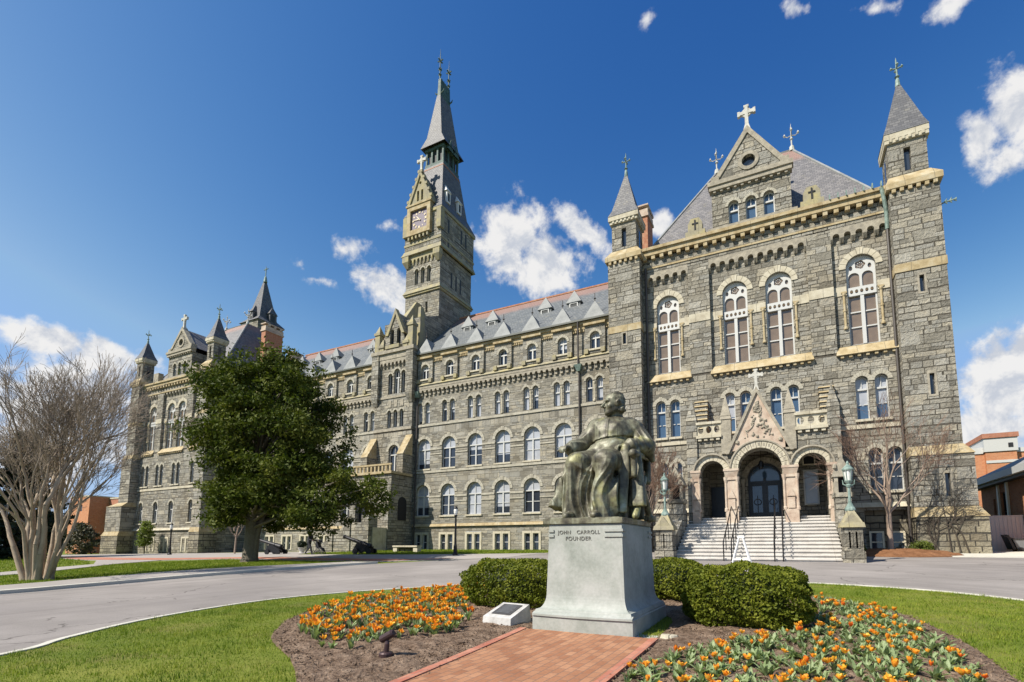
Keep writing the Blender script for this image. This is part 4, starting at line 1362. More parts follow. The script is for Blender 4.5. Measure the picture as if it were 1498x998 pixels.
def pavilion(xl, xr, gx, yf=-4.0, windows=True, tall=(), pairs=(), bays=(), zc=19.4, gz=(-2.3, 2.3), roof_top=28.6, ridge=(), low=None, deep=9.0):
    """front, cornice, gable, roof of one pavilion"""
    yl = yf - 0.25            # plane of the pilasters and of the lower wall
    up, lo, fr, oc, cb = MB(), MB(), MB(), MB(), MB()
    # upper recessed wall with the tall windows
    up.wall(xl, xr, 10.9, 18.5, yf, [arch(x, 11.34, 16.66, 1.46, 16) for x in tall], 0.36)
    pil = [xl] + [q for b_ in bays for q in b_] + [xr]
    for i in range(0, len(pil), 2):
        if pil[i + 1] - pil[i] > 0.05:
            up.box(pil[i], pil[i + 1], yl, yf + 0.002, 10.9, 18.45)
    # lower wall
    holes = []
    for x in pairs:
        for s_ in (-0.46, 0.46):
            holes.append(arch(x + s_, 6.98, 9.43, 0.62))
    lo.wall(xl, xr, -1.8, 6.5, yl, low or [], 0.36)
    lo.wall(xl, xr, 6.5, 10.95, yl, holes, 0.36)
    # frieze over the arcade
    fr.box(xl, xr, yl, yf + 0.002, 18.4, zc)
    for a, b_ in bays:
        n = max(3, int(round((b_ - a) / 0.585)))
        cb_ = MB(); corbels(cb_, a, b_, yf, yl + 0.002, 17.55, 18.42, n); hp(cb_, 'hanging_arcade', 'stone_carved')
    # side and back walls
    for x, f in ((xl, (0, 3, 2, 1)), (xr, (0, 1, 2, 3))):
        lo.add([(x, yf, -1.8), (x, deep, -1.8), (x, deep, zc), (x, yf, zc)], [f])
        lo.add([(x, yl, -1.8), (x, yf, -1.8), (x, yf, zc), (x, yl, zc)], [f])
    lo.add([(xl, deep, -1.8), (xr, deep, -1.8), (xr, deep, zc), (xl, deep, zc)], [(0, 3, 2, 1)])
    p = hp(lo, 'pavilion_wall', 'gneiss_wall')
    hp(up, 'pavilion_upper_wall', 'gneiss_wall')
    hp(fr, 'frieze', 'gneiss_wall')
    # stone band at the transoms, broken by the windows
    xs = sorted(tall)
    for a, b_ in bays:
        inside_ = [x for x in xs if a < x < b_]
        cuts = [a] + [q for x in inside_ for q in (x - 0.75, x + 0.75)] + [b_]
        for i in range(0, len(cuts), 2):
            if cuts[i + 1] - cuts[i] > 0.1:
                hp(MB().box(cuts[i], cuts[i + 1], yf - 0.05, yf + 0.03, 14.36, 14.9), 'transom_band', 'stone_pale')
    for i in range(0, len(pil), 2):
        if pil[i + 1] - pil[i] > 0.05:
            hp(MB().box(pil[i], pil[i + 1], yl - 0.045, yl + 0.03, 14.36, 14.9), 'transom_band', 'stone_pale')
    # sill ledges on corbel teeth
    for a, b_ in bays:
        oc = MB()
        oc.frustum((a - 0.08, b_ + 0.08, yl - 0.22, yf), 10.72, (a, b_, yf - 0.05, yf + 0.02), 11.3, bottom=True)
        n = int((b_ - a) / 0.36)
        for i in range(n):
            cx = a + (b_ - a) * (i + 0.5) / n
            oc.box(cx - 0.08, cx + 0.08, yl - 0.15, yl + 0.02, 10.56, 10.72)
        hp(oc, 'sill_ledge', 'sandstone_ochre')
    oc = MB()
    # cornice
    hp(MB().box(xl, xr, yl - 0.05, yf, zc - 0.74, zc - 0.62), 'string_course', 'sandstone_ochre')
    oc.box(xl, xr, yl - 0.3, yf + 0.3, zc + 0.1, zc + 0.42)
    oc.box(xl, xr, yl - 0.42, yf + 0.3, zc + 0.42, zc + 0.62)
    n = int((xr - xl) / 0.55)
    for i in range(n):
        cx = xl + (xr - xl) * (i + 0.5) / n
        oc.box(cx - 0.12, cx + 0.12, yl - 0.26, yl, zc - 0.16, zc + 0.1)
    hp(oc, 'cornice', 'sandstone_ochre')
    for x in tall:
        put_tall(x, yf, 11.34, rng.integers(2))
    for x in pairs:
        for s_ in (-0.46, 0.46):
            put_win('slim_light', x + s_, yl, 6.98)
    # roof
    rf = MB()
    e = zc + 0.6
    yr = 1.6
    r0, r1 = ridge
    P = [(xl + 0.2, yf + 0.1, e), (xr - 0.2, yf + 0.1, e), (xr - 0.2, deep + 0.2, e), (xl + 0.2, deep + 0.2, e), (r0, yr, roof_top), (r1, yr, roof_top), (r1, yr + 2.2, roof_top), (r0, yr + 2.2, roof_top)]
    rf.add(P, [(0, 1, 5, 4), (1, 2, 6, 5), (2, 3, 7, 6), (3, 0, 4, 7), (4, 5, 6, 7)])
    ro = hp(rf, 'pavilion_roof', 'slate_pavilion')
    hips = MB()
    for a, b_ in ((0, 4), (1, 5), (4, 5)):
        hips.tube([P[a], P[b_]], 0.09, 5)
    hips.build('hip_flashing', 'lead_grey', ro)
    roof_finial(ro, r0, yr, roof_top)
    roof_finial(ro, r1, yr, roof_top)
    # gable with three lights and a round eye
    g0, g1 = gx + gz[0], gx + gz[1]
    zg0, zg1, zap = zc + 0.62, zc + 3.45, 26.55 if roof_top > 28 else 25.4
    gb = MB()
    ls = [gx + q for q in ((-1.0, 0.02, 1.06) if gz[1] > 2.2 else (-1.05, -0.1, 0.85))]
    hh = [arch(x, zg0 + 0.35, zg0 + 1.9, 0.62) for x in ls]
    yg = yl - 0.02
    gb.wall(g0, g1, zg0, zg1, yg, hh, 0.36)
    gb.box(g0, g0 + 0.3, yg + 0.01, yf + 3.0, zg0, zg1); gb.box(g1 - 0.3, g1, yg + 0.01, yf + 3.0, zg0, zg1)
    zt1 = zg1 + 0.62
    eye = [(gx + 0.40 * math.cos(q * math.pi / 8), zt1 + 0.85 + 0.40 * math.sin(q * math.pi / 8)) for q in range(16)]
    gb.wall(0, 0, 0, 0, yg - 0.03, [eye], 0.35, outline=[(g0 + 0.18, zt1 - 0.06), (g1 - 0.18, zt1 - 0.06), (gx, zap)])
    g = hp(gb, 'gable', 'gneiss_rough')
    gt = MB()
    gt.box(g0 - 0.12, g1 + 0.12, yg - 0.22, yg + 0.3, zg1, zg1 + 0.28)
    gt.box(g0 - 0.2, g1 + 0.2, yg - 0.30, yg + 0.3, zg1 + 0.28, zg1 + 0.56)
    for i in range(11):
        cx = g0 + (g1 - g0) * (i + 0.5) / 11
        gt.box(cx - 0.08, cx + 0.08, yg - 0.16, yg, zg1 - 0.14, zg1)
    for s_, gq in ((-1, g0), (1, g1)):      # kneelers and raking coping
        gt.box(min(gq, gq - s_ * 0.5), max(gq, gq - s_ * 0.5), yg - 0.16, yg + 0.4, zg1 + 0.56, zg1 + 0.95)
        a = (gq - s_ * 0.1, zt1 + 0.1); b_ = (gx, zap + 0.18)
        gt.prism([a, (a[0] - s_ * 0.36, a[1]), (gx, zap - 0.32), b_], yg - 0.1, yg + 0.45)
    gt.ring([(gx + 0.62 * math.cos(q * math.pi / 8), zt1 + 0.85 + 0.62 * math.sin(q * math.pi / 8)) for q in range(16)],
            [(gx + 0.40 * math.cos(q * math.pi / 8), zt1 + 0.85 + 0.40 * math.sin(q * math.pi / 8)) for q in range(16)], yg - 0.09, yg)
    gt.box(g0 - 0.3, g1 + 0.3, yg - 0.12, yg + 0.3, zg0, zg0 + 0.32)
    gt.build('gable_trim', 'stone_carved', g)
    ey = MB().add([(x, yg + 0.2, z) for x, z in eye], [tuple(range(16))])
    ey.build('round_window', 'glass_dark', g)
    kn = 'gable_light' if gz[1] > 2.2 else 'old_gable_light'
    for x in ls:
        fr_, pn_, vs_, sl_ = WM['gable_light']
        link('gable_window', fr_, g, (x, yg, zg0 + 0.35)); link('gable_pane', pn_[0], g, (x, yg, zg0 + 0.35)); link('arch_surround', vs_, g, (x, yg, zg0 + 0.35))
    gr = MB()
    zr = zt1 - 0.1
    gr.add([(g0 - 0.05, yg + 0.3, zr), (gx, yg + 0.3, zap - 0.05), (g1 + 0.05, yg + 0.3, zr), (g0 - 0.05, 1.4, zr), (gx, 2.6, zap - 0.05), (g1 + 0.05, 1.4, zr)], [(0, 1, 4, 3), (1, 2, 5, 4)])
    gr.build('gable_roof', 'slate_pavilion', g)
    latin_cross(g, gx, yg + 0.15, zap + 0.12, 1.55)
    return p


# right pavilion: openings of its lowest storeys beside the porch
low_r = [arch(-1.18, 1.56, 4.92, 1.84, 16), arch(4.42, 3.0, 5.35, 0.66), arch(5.30, 3.0, 5.35, 0.66), rect(3.72, 5.72, -0.5, 1.95), arch(-7.12, 3.0, 5.35, 0.66), arch(-6.24, 3.0, 5.35, 0.66), rect(-7.6, -5.9, -0.5, 1.6)]
pavilion(-8.25, 5.84, -1.25, tall=(-6.62, -2.42, 0.08, 4.36), pairs=(-6.72, -2.48, 0.12, 4.46), bays=((-7.95, -5.22), (-3.9, 1.68), (2.95, 5.8)),
         ridge=(-3.75, 1.45), low=low_r)
for x in (-7.12, -6.24, 4.42, 5.30):
    kindx = 'lower_light'
    if kindx not in WM:
        kind_arched('lower_light', 0.66, 2.35, 1.5, False, (0.75,), blinds=(None,), vt=0.2)
    put_win('lower_light', x, -4.25, 3.0)
# vaulted area window in the right-hand arch at ground level
mb = MB()
mb.add([(3.72, -3.9, -0.5), (5.72, -3.9, -0.5), (5.72, -3.9, 1.95), (3.72, -3.9, 1.95)], [(0, 1, 2, 3)])
hp(mb, 'area_recess', 'gneiss_old')
for x in (4.25, 5.2):
    o = MB().ring(rect(x - 0.34, x + 0.34, -0.35, 0.82), rect(x - 0.25, x + 0.25, -0.26, 0.73), -3.96, -3.9).box(x - 0.25, x + 0.25, -3.955, -3.91, 0.2, 0.26).build('area_window', 'cream_paint', hall)
    MB().add([(x - 0.25, -3.92, -0.26), (x + 0.25, -3.92, -0.26), (x + 0.25, -3.92, 0.73), (x - 0.25, -3.92, 0.73)], [(0, 1, 2, 3)]).build('pane', 'glass_dark', o)
put_basement(-6.75, -4.25, -0.45)

# left pavilion, seen far down the drive
low_l = [arch(x, 2.65, 5.1, 0.9) for x in (-68.6, -65.5, -62.4, -58.6)]
pavilion(-69.6, -55.6, -62.85, tall=(-68.0, -64.3, -62.15, -58.3), pairs=(-68.3, -65.3, -62.0, -58.4), bays=((-69.2, -66.9), (-65.7, -60.9), (-59.7, -57.1)),
         zc=18.75, gz=(-2.35, 2.3), roof_top=27.9, ridge=(-64.5, -60.2), low=low_l)
kind_arched('low_arched_window', 0.9, 2.45, 1.5, True, (), blinds=(None,), vt=0.2)
for x in (-68.6, -65.5, -62.4, -58.6):
    put_win('low_arched_window', x, -4.25, 2.65)
for x in (-65.95, -63.15, -59.0):
    put_basement(x, -4.25, -0.55)
mb = MB()
for x0, x1 in ((-69.6, -57.0),):
    hp(MB().frustum((x0, x1, -4.45, -4.2), 1.8, (x0, x1, -4.32, -4.2), 2.05, bottom=True), 'string_course', 'stone_pale')
    hp(MB().box(x0, x1, -4.32, -4.2, 6.42, 6.66), 'string_course', 'stone_pale')
for x0, x1 in ((-8.2, -4.9), (2.7, 5.8)):
    hp(MB().box(x0, x1, -4.31, -4.2, 6.45, 6.66), 'string_course', 'stone_pale')
    hp(MB().frustum((x0, x1, -4.42, -4.2), 2.1, (x0, x1, -4.3, -4.2), 2.36, bottom=True), 'string_course', 'stone_pale')

# parapet stones; a dark cross laid on stands in for the shade of a carved one
for x in (-4.62, 2.12):
    mb = MB()
    mb.box(x - 0.62, x + 0.62, -4.55, -4.0, 20.02, 20.42)
    mb.prism([(x - 0.45, 20.42), (x + 0.45, 20.42), (x + 0.45, 20.95), (x + 0.25, 21.3), (x - 0.25, 21.3), (x - 0.45, 20.95)], -4.5, -4.05)
    stepped_cross(mb, x, -4.51, 20.46, 0.95)
    hp(mb, 'parapet_stone', ['sandstone_lichen', 'dark_void'])
for xa, xb in ((-67.6, -66.6), (-59.8, -59.0)):
    hp(MB().box(xa, xb, -4.55, -4.0, 19.37, 20.5), 'parapet_stone', 'stone_carved')


# chimneys
def chimney(x0, x1, y0, y1, z0, z1, brick=True):
    mb = MB()
    mb.box(x0, x1, y0, y1, z0, z1 - 0.9)
    o = hp(mb, 'chimney', 'chimney_brick' if brick else 'gneiss_wall')
    c_ = MB()
    c_.box(x0 - 0.1, x1 + 0.1, y0 - 0.1, y1 + 0.1, z1 - 0.9, z1 - 0.7)
    c_.box(x0 - 0.04, x1 + 0.04, y0 - 0.04, y1 + 0.04, z1 - 0.7, z1 - 0.25)
    for i in range(3):
        yy = y0 + (y1 - y0) * (i + 0.5) / 3
        c_.box(x0 - 0.14, x0 + 0.2, yy - 0.12, yy + 0.12, z1 - 0.25, z1)
        c_.box(x1 - 0.2, x1 + 0.14, yy - 0.12, yy + 0.12, z1 - 0.25, z1)
    c_.box(x0 - 0.1, x1 + 0.1, y0 - 0.1, y1 + 0.1, z1, z1 + 0.12)
    c_.build('chimney_cap', 'stone_pink', o)


chimney(-10.15, -9.2, 1.5, 3.2, 17, 27.6)
chimney(-57.35, -56.6, 1.6, 3.9, 17, 27.2)
chimney(-54.6, -53.6, 3.2, 4.6, 20, 23.6, False)

# slender lightning-rod arm with leaf ornament on the right turret, copper downpipe beside it
mb = MB().tube([(8.02, -4.6, 18.15), (8.3, -4.65, 18.2), (8.75, -4.7, 18.22)], 0.045, 6)
for dx, dz in ((8.35, 0.16), (8.35, -0.14), (8.55, 0.18), (8.55, -0.14), (8.75, 0.12), (8.75, -0.1)):
    mb.tube([(dx - 0.08, -4.67, 18.2), (dx, -4.67, 18.2 + dz)], [0.06, 0.015], 5)
hp(mb, 'gutter_spout', 'copper_green')
mb = MB().tube([(5.5, -4.75, 19.9), (5.62, -4.6, 19.2), (5.7, -4.42, 18.6), (5.7, -4.36, 17.6)], 0.1, 8)
o = hp(mb, 'downpipe', 'copper_green')
MB().tube([(5.7, -4.36, 17.6), (5.7, -4.36, -0.3)], 0.075, 8).build('pipe_shaft', 'pipe_dark', o)
o = hp(MB().tube([(-7.95, -4.42, 18.7), (-7.95, -4.36, 17.5), (-7.95, -4.36, -0.4)], 0.09, 8), 'downpipe', 'pipe_dark')
for k in range(7):
    x = 3.0 + k * 0.42
    hp(MB().box(x - 0.03, x + 0.03, -4.75, -4.55, 20.0, 20.3), 'snow_guard', 'copper_green')

# ------------------------------------------------------------------ clock tower
TX0, TX1, TY0, TY1 = -36.0, -31.48, 3.2, 8.8
TCX, TCY = (TX0 + TX1) / 2, 6.0
tw = MB()
# lower stage, weathering, shaft
tw.box(TX0, TX1, 0.4, 9.2, 8, 22.3)
tw.frustum((TX0, TX1, 0.4, 9.2), 22.3, (TX0, TX1, TY0, TY1), 23.6, 0)
sl = [rect(-34.62, -34.34, 24.2, 25.4), rect(-33.25, -32.97, 24.3, 25.5)]
tri = [arch(x, 27.7, 29.45, 0.5) for x in (-34.55, -33.72, -32.9)]
tw.wall(TX0, TX1, 23.6, 26.6, TY0, sl, 0.3)
tw.wall(TX0, TX1, 26.6, 31.0, TY0, tri, 0.34)
side_l = [(5.2, 27.6, 29.3), (6.0, 27.6, 29.3), (6.8, 27.6, 29.3), (4.3, 31.3, 32.6), (5.4, 31.0, 32.3), (6.3, 31.0, 32.3), (7.2, 31.0, 32.3), (4.3, 33.3, 34.8), (6.6, 33.3, 34.9), (7.4, 33.3, 34.9)]
for x, f in ((TX1, (0, 1, 2, 3)), (TX0, (0, 3, 2, 1))):
    tw.add([(x, TY0, 23.6), (x, TY1, 23.6), (x, TY1, 31), (x, TY0, 31)], [f])
tw.add([(TX0, TY1, 23.6), (TX1, TY1, 23.6), (TX1, TY1, 31), (TX0, TY1, 31)], [(1, 0, 3, 2)])
P_ = 0.16
tw.box(TX0 - P_, TX1 + P_, TY0 - P_, TY1 + P_, 31.0, 35.5)
tower = hp(tw, 'clock_tower', ['gneiss_wall', 'sandstone_ochre'])
for y, z0, z1 in side_l:
    sx = TX1 + (P_ if z0 > 31 else 0)
    MB().box(sx - 0.2, sx + 0.012, y - 0.13, y + 0.13, max(z0, 31.02) if z0 >= 31 else z0, z1).build('tower_slit', 'louvre_dark', tower)
MB().box(-34.64, -34.32, TY0 + 0.25, TY0 + 0.3, 24.1, 25.5).build('tower_slit', 'louvre_dark', tower)
MB().box(-33.27, -32.95, TY0 + 0.25, TY0 + 0.3, 24.2, 25.6).build('tower_slit', 'louvre_dark', tower)
for x in (-34.55, -33.72, -32.9):
    fr_, pn_, vs_, _ = WM['tower_light']
    link('tower_window', fr_, tower, (x, TY0, 27.7)); link('tower_pane', pn_[0], tower, (x, TY0, 27.7)); link('arch_surround', vs_, tower, (x, TY0, 27.7))
tt = MB()
tt.box(TX0 - 0.14, TX1 + 0.14, TY0 - 0.14, TY1 + 0.14, 26.55, 26.75)
tt.frustum((TX0 - 0.24, TX1 + 0.24, TY0 - 0.24, TY1 + 0.24), 26.75, (TX0 - 0.02, TX1 + 0.02, TY0 - 0.02, TY1 + 0.02), 27.25, bottom=True)
n = 7
corbels(tt, TX0 + 0.5, TX1 - 0.5, TY0, TY0 - P_ - 0.01, 29.95, 31.0, n)
for cx in (TX0 + 0.2, TX1 - 0.2):
    tt.frustum((cx - 0.15, cx + 0.15, TY0 - 0.12, TY0 + 0.1), 29.7, (cx - 0.42, cx + 0.42, TY0 - 0.45, TY0 + 0.1), 30.3, bottom=True)
    tt.box(cx - 0.42, cx + 0.42, TY0 - 0.45, TY0 + 0.1, 30.3, 30.9)
tt.frustum((TX0 - 0.45, TX1 + 0.4, TY0 - 0.42, TY1 + 0.3), 31.0, (TX0 - 0.2, TX1 + 0.2, TY0 - 0.2, TY1 + 0.2), 31.6, bottom=True)
tt.box(TX0 - 0.22, TX1 + 0.22, TY0 - 0.22, TY1 + 0.22, 32.15, 32.4)
for i in range(6):
    cx = -35.4 + i * 0.5
    tt.box(cx - 0.1, cx + 0.1, TY0 - 0.5, TY0 - P_, 32.65, 33.05)
tt.box(TX0 - 0.3, TX1 + 0.3, TY0 - 0.3, TY1 + 0.3, 35.3, 35.62)
for s_ in (TX0, TX1):
    tt.box(s_ - 0.28, s_ + 0.28, TY0 - 0.42, TY0 + 0.2, 33.2, 35.4)
tt.build('tower_trim', 'sandstone_lichen', tower)
# clock stage with its gable
CX = -34.05
cg = MB()
yc = TY0 - 0.46
cg.ring(rect(CX - 1.55, CX + 1.55, 33.05, 36.35), rect(CX - 1.12, CX + 1.12, 33.62, 35.86), yc - 0.12, TY0)
cg.box(CX - 1.7, CX + 1.7, yc - 0.2, TY0, 36.35, 36.55)
cg.build('clock_frame', 'sandstone_ochre', tower)
gg = MB()
gl = [rect(CX - 0.42, CX - 0.14, 36.9, 38.1), rect(CX + 0.14, CX + 0.42, 36.9, 38.1), [(CX + 0.17 * math.cos(q * math.pi / 4), 38.95 + 0.17 * math.sin(q * math.pi / 4)) for q in range(8)]]
gg.wall(0, 0, 0, 0, yc + 0.05, gl, 0.3, outline=[(CX - 1.5, 36.55), (CX + 1.5, 36.55), (CX, 40.25)])
gg.build('clock_gable', 'sandstone_lichen', tower)
gp = MB()
gp.add([(CX - 0.6, yc + 0.34, 36.7), (CX + 0.6, yc + 0.34, 36.7), (CX + 0.25, yc + 0.34, 39.2), (CX - 0.25, yc + 0.34, 39.2)], [(0, 1, 2, 3)])
gp.build('opening_shade', 'dark_void', tower)  # dark sheet standing in for the shade behind the gable's holes
gc = MB()
for s_ in (-1, 1):
    gc.prism([(CX + s_ * 1.72, 36.5), (CX + s_ * 1.35, 36.5), (CX, 39.85), (CX, 40.45)], yc - 0.08, TY0 + 0.4)
    for k in range(5):
        q = (k + 0.5) / 5
        gc.box(CX + s_ * (1.72 * (1 - q)) - 0.13, CX + s_ * (1.72 * (1 - q)) + 0.13, yc - 0.1, yc + 0.15, 36.5 + 3.95 * q, 36.8 + 3.95 * q)
gc.build('gable_coping', 'sandstone_lichen', tower)
gr = MB()
gr.add([(CX - 1.6, yc + 0.1, 36.5), (CX, yc + 0.1, 40.2), (CX + 1.6, yc + 0.1, 36.5), (CX - 1.6, 5.0, 36.5), (CX, 5.6, 40.2), (CX + 1.6, 5.0, 36.5)], [(0, 1, 4, 3), (1, 2, 5, 4)])
gr.build('clock_gable_roof', 'slate', tower)
latin_cross(tower, CX, yc + 0.2, 40.45, 1.7)
# dial, hour marks and hands
MB().add([(CX - 1.14, yc + 0.1, 33.6), (CX + 1.14, yc + 0.1, 33.6), (CX + 1.14, yc + 0.1, 35.88), (CX - 1.14, yc + 0.1, 35.88)], [(0, 1, 2, 3)]).build('clock_face', 'clock_face', tower)
nm = MB()
ZC = 34.74
for h in range(12):
    a = math.pi / 2 - h * math.pi / 6
    ux, uz = math.cos(a), math.sin(a)
    k = {0: 3, 1: 1, 2: 2, 3: 3, 4: 2, 5: 1, 6: 3, 7: 2, 8: 3, 9: 2, 10: 2, 11: 2}[h]
    for q in range(k):
        o_ = (q - (k - 1) / 2) * 0.085
        r0, r1 = 0.72, 0.95
        px_, pz_ = -uz * o_, ux * o_
        wv_ = 0.026
        poly = [(CX + ux * r0 + px_ - uz * s_ * wv_, ZC + uz * r0 + pz_ + ux * s_ * wv_) for s_ in (-1, 1)] + [(CX + ux * r1 + px_ - uz * s_ * wv_, ZC + uz * r1 + pz_ + ux * s_ * wv_) for s_ in (1, -1)]
        nm.prism(poly, yc + 0.06, yc + 0.09)
nm.build('hour_marks', 'gold_leaf', tower)
hd = MB()
for ang, L_, wd_ in ((R(180 - 4), 0.86, 0.05), (R(132), 0.58, 0.065)):
    ux, uz = math.cos(ang), math.sin(ang)
    hd.prism([(CX - uz * wd_ - ux * 0.15, ZC + ux * wd_ - uz * 0.15), (CX + uz * wd_ - ux * 0.15, ZC - ux * wd_ - uz * 0.15), (CX + ux * L_ + uz * 0.02, ZC + uz * L_ - ux * 0.02), (CX + ux * L_ - uz * 0.02, ZC + uz * L_ + ux * 0.02)], yc + 0.02, yc + 0.05)
hd.build('clock_hand', 'gold_leaf', tower)
# roof, lantern, upper spire
tr = MB()
e = (TX0 - 0.32, TX1 + 0.32, TY0 - 0.32, TY1 + 0.32)
e2 = (TX0 + 0.35, TX1 - 0.35, TY0 + 0.5, TY1 - 0.5)
e3 = (TCX - 1.32, TCX + 1.32, TCY - 1.5, TCY + 1.5)
tr.frustum(e, 35.62, e2, 37.2)
tr.frustum(e2, 37.2, e3, 42.1)
tr.build('tower_roof', 'slate', tower)
mb = MB()
mb.frustum((TCX - 1.40, TCX + 1.40, TCY - 1.58, TCY + 1.58), 41.75, (TCX - 1.25, TCX + 1.25, TCY - 1.42, TCY + 1.42), 42.2, bottom=True)
mb.build('roof_apron', 'chimney_brick', tower)
ln = MB()
ln.box(TCX - 1.0, TCX + 1.0, TCY - 1.15, TCY + 1.15, 42.15, 44.5, 1)
for x in (-1.12, -0.38, 0.38, 1.12):
    for y in (-1.28, 1.28):
        ln.box(TCX + x - 0.1, TCX + x + 0.1, TCY + y - 0.1, TCY + y + 0.1, 42.1, 44.3)
for y in (-0.43, 0.43):
    for x in (-1.12, 1.12):
        ln.box(TCX + x - 0.1, TCX + x + 0.1, TCY + y - 0.1, TCY + y + 0.1, 42.1, 44.3)
ln.box(TCX - 1.3, TCX + 1.3, TCY - 1.45, TCY + 1.45, 44.15, 44.45)
ln.box(TCX - 1.28, TCX + 1.28, TCY - 1.43, TCY + 1.43, 42.1, 42.5)
for s_ in (-0.55, 0.55):    # small side gables of the lantern
    ln.add([(TCX + 1.15, TCY + s_ - 0.5, 44.2), (TCX + 1.6, TCY + s_ - 0.5, 44.0), (TCX + 1.6, TCY + s_ + 0.5, 44.0), (TCX + 1.15, TCY + s_ + 0.5, 44.2), (TCX + 1.15, TCY + s_, 45.6), (TCX + 1.6, TCY + s_, 45.3)],
           [(0, 1, 5, 4), (2, 3, 4, 5), (1, 2, 5)])
ln.build('lantern', ['copper_dark', 'louvre_dark'], tower)
us = MB()
a0 = (TCX - 1.68, TCX + 1.68, TCY - 1.8, TCY + 1.8)
a1 = (TCX - 1.02, TCX + 1.02, TCY - 1.55, TCY + 1.55)
a2 = (TCX - 0.24, TCX + 0.24, TCY - 0.95, TCY + 0.95)
us.frustum(a0, 44.45, a1, 45.7)
us.frustum(a1, 45.7, a2, 51.2)
us.build('spire', 'slate', tower)
cr = MB()
cr.frustum((TCX - 0.22, TCX + 0.22, TCY - 0.9, TCY + 0.9), 51.2, (TCX - 0.16, TCX + 0.16, TCY - 0.85, TCY + 0.85), 53.4)
for yy in (TCY - 0.8, TCY + 0.8):
    cr.tube([(TCX, yy, 53.3), (TCX, yy, 55.6), (TCX, yy, 57.2)], [0.08, 0.06, 0.015], 6)
    for zz, rr_ in ((53.9, 0.16), (54.6, 0.2), (55.7, 0.34)):
        for a in range(4):
            dx, dy = math.cos(a * math.pi / 2) * rr_, math.sin(a * math.pi / 2) * rr_
            cr.tube([(TCX, yy, zz - 0.1), (TCX + dx, yy + dy, zz + 0.05)], [0.06, 0.09], 5)
    for s_ in (-1, 1):
        cr.tube([(TCX + s_ * 0.1, yy, 51.5), (TCX + s_ * 0.5, yy, 51.65), (TCX + s_ * 0.62, yy, 51.9)], [0.08, 0.08, 0.03], 5)
for k in range(4):
    yy = TCY - 0.5 + k * 0.33
    cr.tube([(TCX, yy, 53.4), (TCX, yy + 0.15, 53.8)], [0.05, 0.03], 5)
cr.build('spire_crest', 'copper_dark', tower)
for y in (4.6, 6.6):
    rd = MB()
    rd.box(TX1 - 0.9, TX1 - 0.15, y - 0.32, y + 0.32, 37.0, 38.3)
    rd.pyramid((TX1 - 1.3, TX1 - 0.05, y - 0.45, y + 0.45), 38.3, TX1 - 0.8, y, 39.6)
    rd.box(TX1 - 0.2, TX1 - 0.13, y - 0.16, y + 0.16, 37.2, 38.1, 1)
    rd.build('roof_dormer', ['roof_white', 'louvre_dark'], tower)

# ------------------------------------------------------------------ entrance bay under the tower
YB = -0.5
eb, et = MB(), MB()
h1 = [arch(-34.15, 14.6, 16.65, 0.52), arch(-33.33, 14.6, 17.05, 0.72), arch(-32.52, 14.6, 16.8, 0.52)]
h2 = [arch(x, 11.3, 13.0, 0.46) for x in (-34.15, -33.38, -32.62)]
h3 = [arch(-33.45, 6.9, 9.6, 1.25)]
eb.wall(-36.05, -31.35, -1.8, 6.7, YB, [], 0.3)
eb.wall(-36.05, -31.35, 6.7, 10.8, YB, h3, 0.34)
eb.wall(-36.05, -31.35, 10.8, 14.2, YB, h2, 0.34)
eb.wall(-36.05, -31.35, 14.2, 18.6, YB, h1, 0.34)
for x, f in ((-31.35, (0, 1, 2, 3)), (-36.05, (0, 3, 2, 1))):
    eb.add([(x, YB, -1.8), (x, 1.0, -1.8), (x, 1.0, 19), (x, YB, 19)], [f])
for a, b_ in ((-36.3, -35.45), (-32.0, -31.15)):
    eb.box(a, b_, YB - 0.35, YB + 0.3, 14.3, 18.9)
    eb.frustum((a + 0.25, b_ - 0.25, YB - 0.05, YB + 0.3), 13.5, (a, b_, YB - 0.35, YB + 0.3), 14.3, bottom=True)
bay = hp(eb, 'entrance_bay', 'gneiss_wall')
corbels(et, -35.4, -32.05, YB, YB - 0.22, 17.25, 18.05, 7)
et.box(-36.1, -31.3, YB - 0.26, YB + 0.2, 18.05, 18.6)
et.box(-36.4, -31.05, YB - 0.42, YB + 0.2, 18.6, 18.95)
MB().box(-36.05, -31.35, YB - 0.08, YB + 0.02, 14.18, 14.4).build('string_course', 'stone_carved', bay)
MB().box(-36.05, -31.35, YB - 0.08, YB + 0.02, 10.95, 11.2).build('string_course', 'stone_carved', bay)
for x in (-34.15, -33.38, -32.62):
    MB().box(x - 0.2, x + 0.2, YB - 0.04, YB + 0.01, 13.3, 13.95).build('blind_panel', 'stone_carved', bay)
et.build('bay_trim', 'stone_carved', bay)
gb = MB()
gw = [arch(-34.05, 19.5, 21.1, 0.5), arch(-33.2, 19.5, 21.1, 0.5)]
gb.wall(0, 0, 0, 0, YB - 0.1, gw, 0.35, outline=[(-35.0, 18.95), (-32.3, 18.95), (-32.6, 20.6), (-33.65, 22.9), (-34.7, 20.6)])
gb.add([(-32.6, YB - 0.1, 20.5), (-32.6, 2.0, 20.5), (-33.65, 2.0, 22.9), (-33.65, YB - 0.1, 22.9)], [(0, 1, 2, 3)])
gb.build('bay_gable', 'gneiss_rough', bay)
gd = MB()
for x in (-34.05, -33.2):
    gd.add([(x - 0.3, YB + 0.2, 19.4), (x + 0.3, YB + 0.2, 19.4), (x + 0.3, YB + 0.2, 21.2), (x - 0.3, YB + 0.2, 21.2)], [(0, 1, 2, 3)])
gd.build('gable_pane', 'glass_dark', bay)
